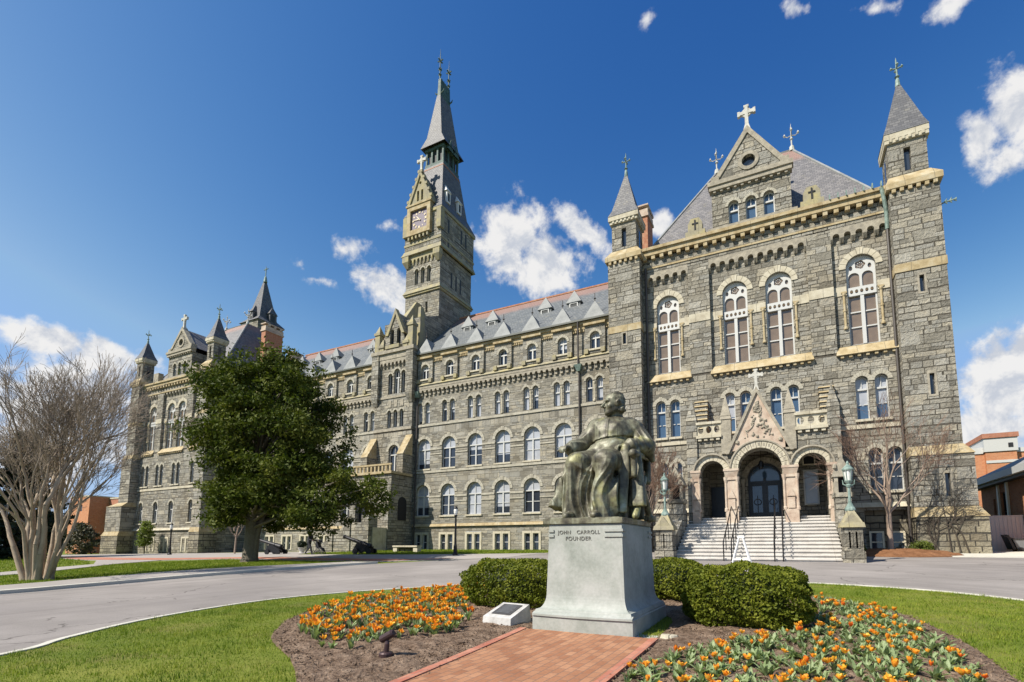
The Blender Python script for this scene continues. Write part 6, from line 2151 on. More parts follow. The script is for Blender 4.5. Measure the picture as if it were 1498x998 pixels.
def statue_fn(P):
    x, y, z = P.T
    hc = np.array((0.19, 0.13, 2.06))
    # torso
    d = s_cap(P, (0.13, 0.28, 1.10), (0.17, 0.24, 1.50), 0.36, 0.30)
    d = smin(d, s_cap(P, (-0.10, 0.20, 1.66), (0.46, 0.32, 1.62), 0.20, 0.20), 0.15)
    d = smin(d, s_ell(P, (0.16, 0.08, 1.52), (0.30, 0.20, 0.26)), 0.1)
    # belly over the sash
    d = smin(d, s_ell(P, (0.15, 0.03, 1.26), (0.33, 0.26, 0.20)), 0.08)
    # sash
    sash = np.abs(z - (1.385 + 0.10 * (x - 0.15))) - 0.035
    d = np.where((sash < 0) & (y < 0.5), d + 0.022, d)
    # thighs and knees under the robe
    d = smin(d, s_cap(P, (0.0, 0.20, 1.05), (-0.25, -0.46, 0.93), 0.27, 0.20), 0.12)
    d = smin(d, s_cap(P, (0.27, 0.20, 1.05), (0.25, -0.50, 0.93), 0.27, 0.20), 0.10)
    # shins, robe falling from the knees
    d = smin(d, s_cap(P, (-0.25, -0.46, 0.93), (-0.32, -0.44, -0.10), 0.185, 0.21), 0.06)
    d = smin(d, s_cap(P, (0.25, -0.50, 0.93), (0.20, -0.50, -0.10), 0.185, 0.20), 0.06)
    robe = s_cap(P, (0.02, 0.12, 0.85), (-0.06, 0.02, -0.10), 0.40, 0.50)
    d = smin(d, robe, 0.08)
    d = smin(d, s_cap(P, (-0.02, -0.36, 0.80), (-0.05, -0.40, -0.10), 0.10, 0.20), 0.10)
    # folds: deep catenaries between the knees, vertical flutes below
    low = np.clip((1.05 - z) / 0.35, 0, 1) * np.clip((z + 0.1) / 0.3, 0, 1) * np.clip((0.25 - y) / 0.3, 0, 1)
    th = np.arctan2(x + 0.03, 0.35 - y)
    ph = 11 * th + 0.9 * np.sin(3.1 * z + 4 * x) + 0.7 * np.sin(5 * z - 2 * x)
    rid = 0.62 - np.abs(np.sin(ph))                  # sharp valleys, rounded ridges
    rid2 = 0.62 - np.abs(np.sin(1.9 * ph + 1.3 * z + 0.6))
    d = d - low * (0.080 * rid + 0.042 * rid2)
    lap = np.clip(1 - np.abs(z - 0.90) / 0.30, 0, 1) * np.clip((0.1 - y) / 0.2, 0, 1) * np.clip(1 - np.abs(x) / 0.42, 0, 1)
    d = d - lap * 0.038 * (0.6 - np.abs(np.sin(12 * (z - 1.5 * (x - 0.02) ** 2) + 2 * x)))
    chest = np.clip((z - 1.42) / 0.1, 0, 1) * np.clip((1.85 - z) / 0.1, 0, 1)
    d = d - chest * 0.014 * (0.6 - np.abs(np.sin(11 * (np.abs(x - 0.14)) - 7 * z)))
    plk = np.abs(x - 0.13 - 0.02 * z) < 0.018
    d = np.where(plk & (y < 0.15) & (z > 1.42) & (z < 1.80), d - 0.010, d)
    # arms in wide sleeves
    d = smin(d, s_cap(P, (-0.12, 0.16, 1.66), (-0.37, 0.06, 1.36), 0.150, 0.145), 0.035)
    d = smin(d, s_cap(P, (-0.37, 0.04, 1.34), (-0.43, -0.30, 1.24), 0.135, 0.13), 0.03)
    d = smin(d, s_cap(P, (0.53, 0.33, 1.60), (0.74, 0.26, 1.30), 0.16, 0.155), 0.035)
    d = smin(d, s_cap(P, (0.73, 0.22, 1.27), (0.57, -0.08, 1.25), 0.15, 0.125), 0.03)
    slv = np.clip(1 - np.abs(z - 1.42) / 0.32, 0, 1) * np.clip((np.abs(x - 0.16) - 0.34) / 0.08, 0, 1)
    d = d - slv * 0.026 * (0.6 - np.abs(np.sin(17 * z + 7 * y + 3 * np.sin(9 * x) + 5 * x)))
    # hanging sleeve behind the left elbow
    d = smin(d, s_cap(P, (0.76, 0.24, 1.25), (0.82, 0.34, 1.05), 0.12, 0.05), 0.06)
    # cloak: back, flare on the right, two long lappets on the left
    d = smin(d, s_box(P, (0.18, 0.50, 0.95), (0.44, 0.10, 0.72), 0.09), 0.1)
    fl = flat_cap(P, (-0.44, -0.22, 1.02), (-0.64, -0.36, 0.12), 0.12, 0.25, (1, -0.3, 0), 2.0)
    fl = fl - 0.030 * (0.6 - np.abs(np.sin(15 * y + 7 * x + 2 * z)))
    fl = smax(fl, 0.19 - z - 0.2 * (y + 0.35), 0.012)
    d = smin(d, fl, 0.03)
    for (a, b, ra, rb) in (((0.50, -0.20, 1.19), (0.45, -0.36, 0.13), 0.085, 0.135), ((0.62, -0.06, 1.17), (0.67, -0.16, 0.24), 0.10, 0.17)):
        lp = flat_cap(P, a, b, ra, rb, (0.25, 1, 0), 1.5)
        lp = lp - 0.026 * (0.6 - np.abs(np.sin(19 * x + 1.5 * z))) * np.clip((1.15 - z) / 0.2, 0, 1)
        lp = smax(lp, b[2] - 0.03 - z, 0.012)
        d = smin(d, lp, 0.012)
    # hands: palm, four unequal fingers, thumb
    def hand(c, fw, sd, up, k=1.0):
        c = np.array(c, float); fw = np.array(fw, float); fw /= np.linalg.norm(fw)
        sd = np.array(sd, float); sd -= fw * (sd @ fw); sd /= np.linalg.norm(sd)
        up = np.array(up, float); up = up - fw * (up @ fw) - sd * (up @ sd); up /= np.linalg.norm(up)
        h = s_ell(P, c, (0.085, 0.072, 0.045), np.array([fw, sd, up]))
        for i, (o, L) in enumerate(((-0.052, 0.085), (-0.018, 0.10), (0.018, 0.095), (0.050, 0.075))):
            r0 = c + fw * 0.06 + sd * o
            k1 = r0 + fw * L * 0.55 + up * 0.008
            k2 = k1 + fw * L * 0.35 - up * L * 0.5
            k3 = k2 + fw * L * 0.05 - up * L * 0.5
            f = np.minimum(np.minimum(s_cap(P, r0, k1, 0.023, 0.020), s_cap(P, k1, k2, 0.020, 0.018)), s_cap(P, k2, k3, 0.018, 0.015))
            h = smin(h, f, 0.012)
        t0 = c - sd * 0.05 + fw * 0.0
        t1 = t0 - sd * 0.06 + fw * 0.05 - up * 0.02
        t2 = t1 + fw * 0.055 - up * 0.03
        h = smin(h, np.minimum(s_cap(P, t0, t1, 0.028, 0.023), s_cap(P, t1, t2, 0.022, 0.018)), 0.015)
        return h
    d = np.minimum(d, smin(hand((-0.45, -0.44, 1.235), (-0.15, -1, -0.12), (1, 0, 0), (0, 0, 1)), s_cap(P, (-0.43, -0.28, 1.25), (-0.445, -0.40, 1.24), 0.055, 0.05), 0.02))
    d = np.minimum(d, smin(hand((0.47, -0.16, 1.235), (-0.9, -0.55, -0.15), (0.45, -0.8, 0), (0, 0.2, 1)), s_cap(P, (0.58, -0.08, 1.26), (0.50, -0.14, 1.245), 0.06, 0.05), 0.02))
    # neck and head
    d = smin(d, s_cap(P, (0.22, 0.24, 1.72), (0.21, 0.18, 1.95), 0.125, 0.115), 0.05)
    d = smin(d, s_ell(P, (0.22, 0.22, 1.775), (0.19, 0.17, 0.05)), 0.03)
    L = (P - hc) @ HM.T                     # head space: forward, side, up
    f, s_, u = L.T
    hd = s_ell(L, (-0.03, 0, 0.03), (0.175, 0.140, 0.185))
    hd = smin(hd, s_ell(L, (0.05, 0, -0.07), (0.105, 0.108, 0.135)), 0.06)
    hd = smin(hd, s_ell(L, (0.105, 0, -0.165), (0.052, 0.055, 0.045)), 0.04)          # chin
    hd = smin(hd, s_cap(L, (0.0, 0.09, -0.12), (0.10, 0.03, -0.165), 0.035, 0.03), 0.04)
    hd = smin(hd, s_cap(L, (0.0, -0.09, -0.12), (0.10, -0.03, -0.165), 0.035, 0.03), 0.04)
    hd = smin(hd, s_cap(L, (0.125, -0.07, 0.045), (0.125, 0.07, 0.045), 0.026, 0.026), 0.03)   # brow
    for sg in (-1, 1):
        hd = smax(hd, -s_ell(L, (0.160, sg * 0.058, 0.006), (0.062, 0.040, 0.032)), 0.010)     # eye socket
        hd = smin(hd, s_ell(L, (0.104, sg * 0.058, 0.006), (0.026, 0.028, 0.018)), 0.004)     # eyeball
        hd = smin(hd, s_ell(L, (0.105, sg * 0.078, -0.055), (0.03, 0.034, 0.03)), 0.03)      # cheek
        hd = smin(hd, s_ell(L, (-0.015, sg * 0.142, -0.02), (0.032, 0.014, 0.05)), 0.012)    # ear
    hd = smin(hd, s_cap(L, (0.140, 0, 0.035), (0.212, 0, -0.052), 0.016, 0.026), 0.012)       # nose
    for sg in (-1, 1):
        hd = smin(hd, s_ell(L, (0.165, sg * 0.026, -0.062), (0.022, 0.016, 0.015)), 0.01)
    hd = smin(hd, s_cap(L, (0.142, -0.035, -0.106), (0.142, 0.035, -0.106), 0.014, 0.014), 0.012)   # lips
    hd = smin(hd, s_cap(L, (0.140, -0.03, -0.126), (0.140, 0.03, -0.126), 0.014, 0.014), 0.010)
    hd = smax(hd, -s_cap(L, (0.160, -0.04, -0.116), (0.160, 0.04, -0.116), 0.006, 0.006), 0.006)
    # hair swept back in curls over the ears and nape
    hair = s_ell(L, (-0.06, 0, 0.055), (0.165, 0.158, 0.175))
    hair = smin(hair, s_ell(L, (-0.10, 0, -0.08), (0.10, 0.145, 0.12)), 0.05)
    for sg in (-1, 1):
        for k in range(4):
            hair = smin(hair, s_ell(L, (-0.055 - 0.025 * k, sg * (0.150 - 0.008 * k), 0.03 - 0.055 * k), (0.048, 0.03, 0.032)), 0.02)
    hair = hair - 0.010 * np.sin(38 * f + 22 * u + 9 * np.sin(30 * s_)) - 0.007 * np.sin(55 * u + 30 * s_)
    hair = smax(hair, (f - 0.085 - 0.5 * (u - 0.10)), 0.02)
    hd = smin(hd, hair, 0.012)
    d = smin(d, hd, 0.02)
    # shoes
    d = smin(d, s_cap(P, (-0.29, -0.58, 0.06), (-0.31, -0.80, 0.045), 0.075, 0.056), 0.015)
    d = smin(d, s_cap(P, (0.17, -0.62, 0.06), (0.18, -0.84, 0.045), 0.075, 0.056), 0.015)
    d = smax(d, -z, 0.005)
    return d


def chair_fn(P):
    x, y, z = P.T
    d = s_box(P, (0.15, 0.18, 0.74), (0.50, 0.44, 0.07), 0.03)
    for sx in (-1, 1):
        X = 0.15 + sx * 0.53
        # crossed curule legs and scrolled arm
        d = smin(d, s_cap(P, (X, -0.28, 0.05), (X, 0.30, 0.72), 0.06, 0.055), 0.02)
        d = smin(d, s_cap(P, (X, 0.64, 0.04), (X, 0.02, 0.72), 0.06, 0.055), 0.02)
        d = smin(d, s_cap(P, (X, -0.32, 1.07), (X, 0.55, 1.12), 0.058, 0.05), 0.02)
        d = smin(d, s_cap(P, (X, -0.30, 0.72), (X, -0.32, 1.07), 0.05, 0.055), 0.02)
        d = smin(d, s_ell(P, (X, -0.36, 1.06), (0.075, 0.075, 0.075)), 0.02)
        d = smin(d, s_cap(P, (X, 0.56, 0.7), (X, 0.62, 1.32), 0.055, 0.045), 0.02)
        d = smin(d, s_box(P, (X, 0.64, 0.05), (0.09, 0.12, 0.05), 0.02), 0.02)
    d = smin(d, s_box(P, (0.15, 0.60, 1.12), (0.52, 0.035, 0.22), 0.02), 0.02)
    d = smin(d, s_box(P, (0.15, 0.40, 0.35), (0.5, 0.03, 0.33), 0.02), 0.02)
    return d


# ------------------------------------------------------------------ statue and pedestal
SO = (-2.90, -27.9, 0.44)
V, F = nets(statue_fn, (-1.0, -1.0, -0.03), (1.0, 0.85, 2.45), 0.0115)
statue = thing('seated_statue', 'weathered green-brown bronze statue of a seated robed man, on the granite pedestal', 'statue', SO)
link('robed_figure', fast_mesh('robed_figure', V, F, ['bronze'], True), statue)
V, F = nets(chair_fn, (-0.6, -0.6, -0.02), (0.95, 0.85, 1.45), 0.022)
link('chair', fast_mesh('chair', V, F, ['bronze'], True), statue)
mb = MB().box(-0.66, 0.66, -0.93, 0.80, -0.085, -0.002).box(-0.60, 0.60, -0.87, 0.74, -0.002, 0.012)
mb.build('bronze_base', 'bronze', statue)

ped = thing('granite_pedestal', 'pale grey granite pedestal with an incised inscription, carrying the seated statue', 'pedestal', (-2.86, -27.9, 0))
gz_ = -1.40


def rsec(hx, y0, y1, z):
    return [(-hx, y0, z), (hx, y0, z), (hx, y1, z), (-hx, y1, z)]


prof = [(0.90, -1.13, 1.03, gz_ + 0.10), (0.82, -1.09, 0.99, gz_ + 0.101), (0.82, -1.09, 0.99, -1.04), (0.80, -1.07, 0.97, -1.02)]
mb = MB()
mb.box(-1.0, 1.08, -1.30, 1.20, gz_ - 0.3, gz_ + 0.10)
ap = mb.build('footing_slab', 'concrete_slab', ped)
mb = MB()
secs = [(0.80, -1.09, 1.03, gz_ + 0.10), (0.80, -1.09, 1.03, -1.055), (0.785, -1.075, 1.015, -1.04), (0.785, -1.075, 1.015, -1.02)]
secs += [(0.785, -1.075, 1.015, -1.02), (0.77, -1.06, 1.0, -0.985), (0.76, -1.05, 0.99, -0.965)]
for k in range(9):      # cavetto from the moulding into the shaft
    q = k / 8
    off = 0.115 * (1 - math.sin(q * math.pi / 2))
    z = -0.965 + 0.25 * (1 - math.cos(q * math.pi / 2)) * 1.0
    secs.append((0.635 + off, -0.925 - off, 0.865 + off, z))
secs.append((0.60, -0.90, 0.84, 0.33))
secs.append((0.585, -0.885, 0.825, 0.355))
vs, fs = [], []
for hx, y0, y1, z in secs:
    vs += rsec(hx, y0, y1, z)
for i in range(len(secs) - 1):
    for k in range(4):
        fs.append((i * 4 + k, i * 4 + (k + 1) % 4, i * 4 + 4 + (k + 1) % 4, i * 4 + 4 + k))
fs.append(tuple(range(len(vs) - 4, len(vs))))
mb.add(vs, fs)
sh = mb.build('shaft', 'granite_pedestal', ped)
# bowed lower step in front of the plinth
mb = MB()
bow = [(-0.80, -1.09)] + [(-0.80 + 1.6 * q / 12, -1.09 - 0.05 * math.sin(math.pi * q / 12)) for q in range(1, 12)] + [(0.80, -1.09)]
vs = [(x, y, gz_ + 0.1) for x, y in bow] + [(x, y, -1.06) for x, y in bow]
n = len(bow)
mb.add(vs, [(i, i + 1, n + i + 1, n + i) for i in range(n - 1)] + [tuple(range(n, 2 * n))])
vs = [(x, y - 0.02, -1.06) for x, y in bow] + [(x, y - 0.02, -1.03) for x, y in bow] + [(x, y + 0.05, -1.0) for x, y in bow]
mb.add(vs, [(i, i + 1, n + i + 1, n + i) for i in range(n - 1)] + [(n + i, n + i + 1, 2 * n + i + 1, 2 * n + i) for i in range(n - 1)])
mb.build('bowed_plinth', 'granite_pedestal', ped)
# raised fillets that frame the inscription
for z in (0.245, 0.165):
    for x0, x1, y0, y1 in ((-0.604, -0.515, -0.922, -0.885), (0.33, 0.60, -0.922, -0.885), (0.588, 0.622, -0.92, -0.70), (0.588, 0.622, 0.6, 0.84)):
        MB().box(x0, x1, y0, y1, z - 0.02, z + 0.02).build('fillet', 'granite_pedestal', ped)


def text_mesh(s_, size, mat, name, parent, loc, rot, depth=0.004):
    cu = bpy.data.curves.new(name, 'FONT')
    cu.body = s_
    cu.size = size
    cu.extrude = depth
    cu.align_x = 'CENTER'
    cu.space_character = 1.1
    tmp = bpy.data.objects.new('tmp', cu)
    COL.objects.link(tmp)
    bpy.context.view_layer.update()
    me = bpy.data.meshes.new_from_object(tmp.evaluated_get(bpy.context.evaluated_depsgraph_get()))
    bpy.data.objects.remove(tmp)
    bpy.data.curves.remove(cu)
    me.materials.clear()
    me.materials.append(MATS[mat])
    o = link(name, me, parent, loc)
    o.rotation_euler = rot
    return o


text_mesh('JOHN', 0.082, 'letter_dark', 'lettering', ped, (-0.335, -0.907, 0.195), (math.pi / 2 + 0.02, 0, 0))
text_mesh('CARROLL', 0.082, 'letter_dark', 'lettering', ped, (0.065, -0.907, 0.195), (math.pi / 2 + 0.02, 0, 0))
text_mesh('FOUNDER', 0.088, 'letter_dark', 'lettering', ped, (-0.10, -0.909, 0.095), (math.pi / 2 + 0.02, 0, 0))

# granite marker with a bronze plate, left of the pedestal
mk = thing('stone_marker', 'low pale granite marker with a sloping dark bronze plate, left of the pedestal', 'plaque stone', (-4.35, -28.6, float(zt(-4.35, -28.6))), R(-10))
mb = MB()
P = [(-0.36, 0.05), (-0.36, 0.22), (-0.28, 0.24)]
vs = [(-0.31, -0.28, 0), (0.31, -0.28, 0), (0.31, 0.30, 0), (-0.31, 0.30, 0), (-0.30, -0.26, 0.20), (0.30, -0.26, 0.20), (0.29, 0.24, 0.38), (-0.29, 0.24, 0.38)]
mb.add(vs, [(0, 1, 5, 4), (1, 2, 6, 5), (2, 3, 7, 6), (3, 0, 4, 7), (4, 5, 6, 7)])
mb.build('block', 'granite_rough', mk)
mb = MB()
sl_ = math.atan2(0.18, 0.5)


def onplate(x, v, up):
    return (x, -0.26 + v * math.cos(sl_) - up * math.sin(sl_), 0.20 + v * math.sin(sl_) + up * math.cos(sl_))


mb.add([onplate(-0.20, 0.10, 0.012), onplate(0.20, 0.10, 0.012), onplate(0.20, 0.46, 0.012), onplate(-0.20, 0.46, 0.012),
        onplate(-0.20, 0.10, -0.01), onplate(0.20, 0.10, -0.01), onplate(0.20, 0.46, -0.01), onplate(-0.20, 0.46, -0.01)],
       [(0, 1, 2, 3), (4, 5, 1, 0), (5, 6, 2, 1), (6, 7, 3, 2), (7, 4, 0, 3)])
for v in np.linspace(0.16, 0.40, 7):      # raised lines of lettering too small to read
    a = random.uniform(0.12, 0.17)
    mb.add([onplate(-a, v, 0.016), onplate(a, v, 0.016), onplate(a, v + 0.012, 0.016), onplate(-a, v + 0.012, 0.016)], [(0, 1, 2, 3)], 1)
mb.build('plate', ['plaque_bronze', 'grey_plastic'], mk)

# spotlight on its round base in the bed
sp = thing('ground_spotlight', 'dark brown garden spotlight on a round base in the flower bed', 'spotlight', (-4.41, -31.33, float(zt(-4.41, -31.33)) + 0.08))
MB().lathe(0, 0, [(0.085, -0.03), (0.085, 0.05), (0.07, 0.065), (0.03, 0.07)], 16).build('base', 'spot_bronze', sp, smooth=False)
MB().tube([(0, 0, 0.06), (0.01, 0, 0.16), (0.0, 0.01, 0.21)], [0.032, 0.028, 0.022], 10).build('stem', 'spot_bronze', sp)
MB().tube([(-0.085, 0.0, 0.20), (-0.075, 0.0, 0.205), (0.07, 0.02, 0.285), (0.09, 0.02, 0.295)], [0.035, 0.048, 0.05, 0.03], 12).build('lamp_head', 'spot_bronze', sp)

# flat pale stone lying in the soil
mb = MB()
pts = [(0.13 * math.cos(a) * (1 + 0.2 * math.sin(3 * a)), 0.08 * math.sin(a)) for a in np.linspace(0, 2 * math.pi, 10, endpoint=False)]
vs = [(x, y, -0.02) for x, y in pts] + [(x * 0.85, y * 0.85, 0.035) for x, y in pts]
mb.add(vs, [(i, (i + 1) % 10, 10 + (i + 1) % 10, 10 + i) for i in range(10)] + [tuple(range(10, 20))])
o = mb.build('flat_stone', 'stone_pale', None, (-1.58, -28.85, float(zt(-1.58, -28.85)) + 0.10))
tag(o, 'small flat pale stone lying on the soil beside the pedestal slab', 'stone')


# ------------------------------------------------------------------ clipped box bushes
def leaf_quads(C, N_, size, asp=1.9, flat=0.5):
    """rhombic leaves at centres C, roughly facing N_"""
    n = len(C)
    r = rng.normal(size=(n, 3)); r = N_ * flat + r * (1 - flat)
    r /= np.linalg.norm(r, axis=1)[:, None]
    t_ = np.cross(r, rng.normal(size=(n, 3))); t_ /= np.linalg.norm(t_, axis=1)[:, None]
    b_ = np.cross(r, t_)
    s_ = size * rng.uniform(0.6, 1.3, (n, 1))
    A = C + t_ * s_ * asp * 0.5; B = C + b_ * s_ * 0.5; Cc = C - t_ * s_ * asp * 0.5; D_ = C - b_ * s_ * 0.5
    V = np.stack([A, B, Cc, D_], 1).reshape(-1, 3)
    return V, np.arange(len(V)).reshape(-1, 4)


def bush(label, cx, cy, rx, ry, h, n, seed, twig='leaf_conifer'):
    g = float(zt(cx, cy))
    t = thing('box_bush', label, 'bush', (cx, cy, g))
    r_ = np.random.default_rng(seed)
    d = r_.normal(size=(n, 3)); d /= np.linalg.norm(d, axis=1)[:, None]
    # superellipsoid: flat top, full sides
    e = np.sign(d) * np.abs(d) ** 0.88
    e /= (np.abs(e) ** 3).sum(1)[:, None] ** (1 / 3)
    lump = 1.04 + 0.045 * np.sin(7 * e[:, 0] + 5 * e[:, 2] + seed) + 0.04 * np.sin(9 * e[:, 1] - 6 * e[:, 0]) + 0.03 * np.sin(15 * e[:, 2] + 11 * e[:, 0])
    dep = 1 - np.abs(r_.normal(0, 0.055, n))
    C = e * lump[:, None] * dep[:, None] * np.array((rx, ry, h * 0.52)) + (0, 0, h * 0.50)
    k = C[:, 2] > 0.02
    V, F = leaf_quads(C[k], d[k], 0.034, 1.6, 0.35)
    link('foliage', fast_mesh('foliage', V, F, ['leaf_box']), t)
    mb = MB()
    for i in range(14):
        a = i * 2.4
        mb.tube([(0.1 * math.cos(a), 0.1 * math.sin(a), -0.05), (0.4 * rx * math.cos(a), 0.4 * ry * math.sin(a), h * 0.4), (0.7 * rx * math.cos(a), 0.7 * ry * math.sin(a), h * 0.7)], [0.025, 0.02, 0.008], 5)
    # solid core, coloured dark to stand in for the shade inside the bush
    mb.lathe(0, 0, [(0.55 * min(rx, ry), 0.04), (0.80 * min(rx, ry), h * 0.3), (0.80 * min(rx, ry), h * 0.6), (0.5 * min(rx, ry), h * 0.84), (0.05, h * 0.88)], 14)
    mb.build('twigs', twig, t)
    return t


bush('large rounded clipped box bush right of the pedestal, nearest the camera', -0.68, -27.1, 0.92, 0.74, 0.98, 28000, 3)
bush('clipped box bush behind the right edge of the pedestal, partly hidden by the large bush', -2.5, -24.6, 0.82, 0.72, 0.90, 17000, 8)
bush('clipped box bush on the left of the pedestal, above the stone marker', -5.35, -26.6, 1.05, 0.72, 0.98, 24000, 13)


# ------------------------------------------------------------------ tulips 
def tulip_foliage(seed, n, wide=1.0):
    r = random.Random(seed)
    mb = MB()
    for i in range(n):
        a = r.uniform(0, 2 * math.pi)
        L = r.uniform(0.12, 0.22)
        w_ = r.uniform(0.018, 0.032)
        ca, sa = math.cos(a), math.sin(a)
        L *= wide
        lean = r.uniform(0.3, 0.85) if wide == 1.0 else r.uniform(0.3, 1.05)
        vs = []
        K = 5
        for k in range(K + 1):
            q = k / K
            out = L * lean * (q ** 1.3)
            up = L * (q * (1.25 - 0.55 * lean * q))
            ww = w_ * math.sin(math.pi * min(1, 0.12 + q * 0.86)) ** 0.8
            tw = 0.3 * q
            vs += [(ca * out - sa * ww, sa * out + ca * ww, up + ww * tw), (ca * out, sa * out, up - ww * 0.35), (ca * out + sa * ww, sa * out - ca * ww, up + ww * tw * 0.4)]
        fs = []
        for k in range(K):
            for c in (0, 1):
                fs.append((k * 3 + c, k * 3 + c + 1, k * 3 + 4 + c, k * 3 + 3 + c))
        mb.add(vs, fs)
    return mb.mesh('foliage', ['tulip_leaf'], True)


def tulip_bloom(seed, mat, opened):
    r = random.Random(seed)
    mb = MB()
    hz = r.uniform(0.13, 0.21)
    lx, ly = r.uniform(-0.05, 0.05), r.uniform(-0.05, 0.05)
    for i in range(11):
        ring_ = i >= 6
        a = i * 2 * math.pi / (6 if not ring_ else 5) + r.uniform(-0.3, 0.3)
        op = opened * r.uniform(0.6, 1.5) * (0.5 if ring_ else 1.0)
        L, w_ = 0.058 * r.uniform(0.7, 1.3), 0.021 * r.uniform(0.8, 1.25)
        ca, sa = math.cos(a), math.sin(a)
        vs = []
        for k in range(4):
            q = k / 3
            out = 0.008 + L * op * (0.75 * math.sin(q * 1.5) + 0.15 * q)
            up = L * (q * 1.25 - 0.35 * op * q * q) + r.uniform(-0.007, 0.007) * (k > 1)
            ww = w_ * (0.4, 1.0, 1.0, 0.45)[k]
            j = r.uniform(-0.006, 0.006) * (k > 1)
            vs += [(lx + ca * out - sa * ww, ly + sa * out + ca * ww, hz + up + j), (lx + ca * (out + 0.008), ly + sa * (out + 0.008), hz + up - 0.004), (lx + ca * out + sa * ww, ly + sa * out - ca * ww, hz + up - j)]
        fs = []
        for k in range(3):
            for c in (0, 1):
                fs.append((k * 3 + c, k * 3 + c + 1, k * 3 + 4 + c, k * 3 + 3 + c))
        mb.add(vs, fs, 1 if (ring_ or r.random() < 0.25) else 0)
    bl = mb.mesh('bloom', mat, True)
    st = MB().tube([(0, 0, 0), (lx * 0.4, ly * 0.4, hz * 0.6), (lx, ly, hz)], 0.006, 5).mesh('stem', ['tulip_leaf'])
    return bl, st


FOL = [tulip_foliage(k, 6 + k % 3) for k in range(6)]
FOLR = [tulip_foliage(20 + k, 8 + k % 5, 0.9) for k in range(9)]
BLO = {c: [tulip_bloom(k * 7 + i, mt, op) for k, op in enumerate((0.45, 0.6, 0.75, 0.9, 1.1, 0.3))] for i, (c, mt) in enumerate((('orange', ('petal_orange', 'petal_yellow')), ('yellow', ('petal_yellow', 'petal_orange')), ('red', ('petal_red', 'petal_orange'))))}


def tulip(x, y, colour, label, group, k=1.0):
    t = thing('tulip', label, 'tulip', (x, y, float(zt(x, y)) + 0.085), random.uniform(0, 6.28), group)
    s_ = random.uniform(0.75, 1.2) * (0.95 if k == 1.0 else 0.74)
    t.scale = (s_, s_, s_ * random.uniform(0.8, 1.1))
    link('foliage', random.choice(FOL if k == 1.0 else FOLR), t)
    if colour:
        for q in range(random.choice((1, 2, 2)) if k == 1.0 else random.choice((1, 1, 2))):
            bl, st = random.choice(BLO[colour])
            off, rz = (random.uniform(-0.07, 0.07) * q, random.uniform(-0.07, 0.07) * q, 0), random.uniform(0, 6.28)
            tilt = (random.uniform(-0.15, 0.15), random.uniform(-0.15, 0.15), rz)
            link('bloom', bl, t, off).rotation_euler = tilt
            link('stem', st, t, off).rotation_euler = tilt
    return t


def scatter(region, n, dmin):
    pts = []
    xs = [p[0] for p in region]; ys = [p[1] for p in region]
    tries = 0
    while len(pts) < n and tries < 20000:
        tries += 1
        x, y = random.uniform(min(xs), max(xs)), random.uniform(min(ys), max(ys))
        if not inside(region, np.array([x]), np.array([y]))[0]:
            continue
        if all((x - a) ** 2 + (y - b) ** 2 > dmin * dmin for a, b in pts):
            pts.append((x, y))
    return pts


TB_L = [(-6.35, -30.95), (-7.35, -30.25), (-8.4, -28.9), (-8.8, -27.4), (-8.5, -26.0), (-7.8, -25.1), (-6.9, -25.1), (-6.6, -26.4), (-5.9, -27.6), (-5.0, -28.7), (-4.65, -29.8), (-5.0, -30.7), (-5.2, -31.35), (-5.9, -31.3)]
TB_R = [(-1.5, -30.4), (-1.2, -29.7), (-0.65, -28.75), (0.3, -27.3), (0.45, -25.6), (0.4, -24.2), (0.9, -24.4), (1.3, -25.2), (1.62, -26.4), (1.75, -28.0), (1.72, -29.2), (1.5, -30.2), (0.6, -31.2), (-0.6, -31.6), (-1.5, -31.4)]
cols = ['orange'] * 5 + ['yellow'] * 4 + ['red']
for x, y in scatter(TB_L, 175, 0.165):
    c = random.choice(cols)
    tulip(x, y, c, '%s tulip in full bloom in the dense bed left of the statue' % {'orange': 'orange', 'yellow': 'golden yellow', 'red': 'deep orange-red'}[c], '%s tulips in the left bed' % c)
for x, y in scatter(TB_R, 125, 0.19):
    c = random.choice(cols) if random.random() < 0.5 else None
    if c:
        tulip(x, y, c, '%s tulip in full bloom in the leafy bed right of the statue' % {'orange': 'orange', 'yellow': 'golden yellow', 'red': 'deep orange-red'}[c], '%s tulips in the right bed' % c, 0.88)
    else:
        tulip(x, y, None, 'grey-green tulip leaves without a bloom in the bed right of the statue', 'tulips without blooms in the right bed', 0.9)


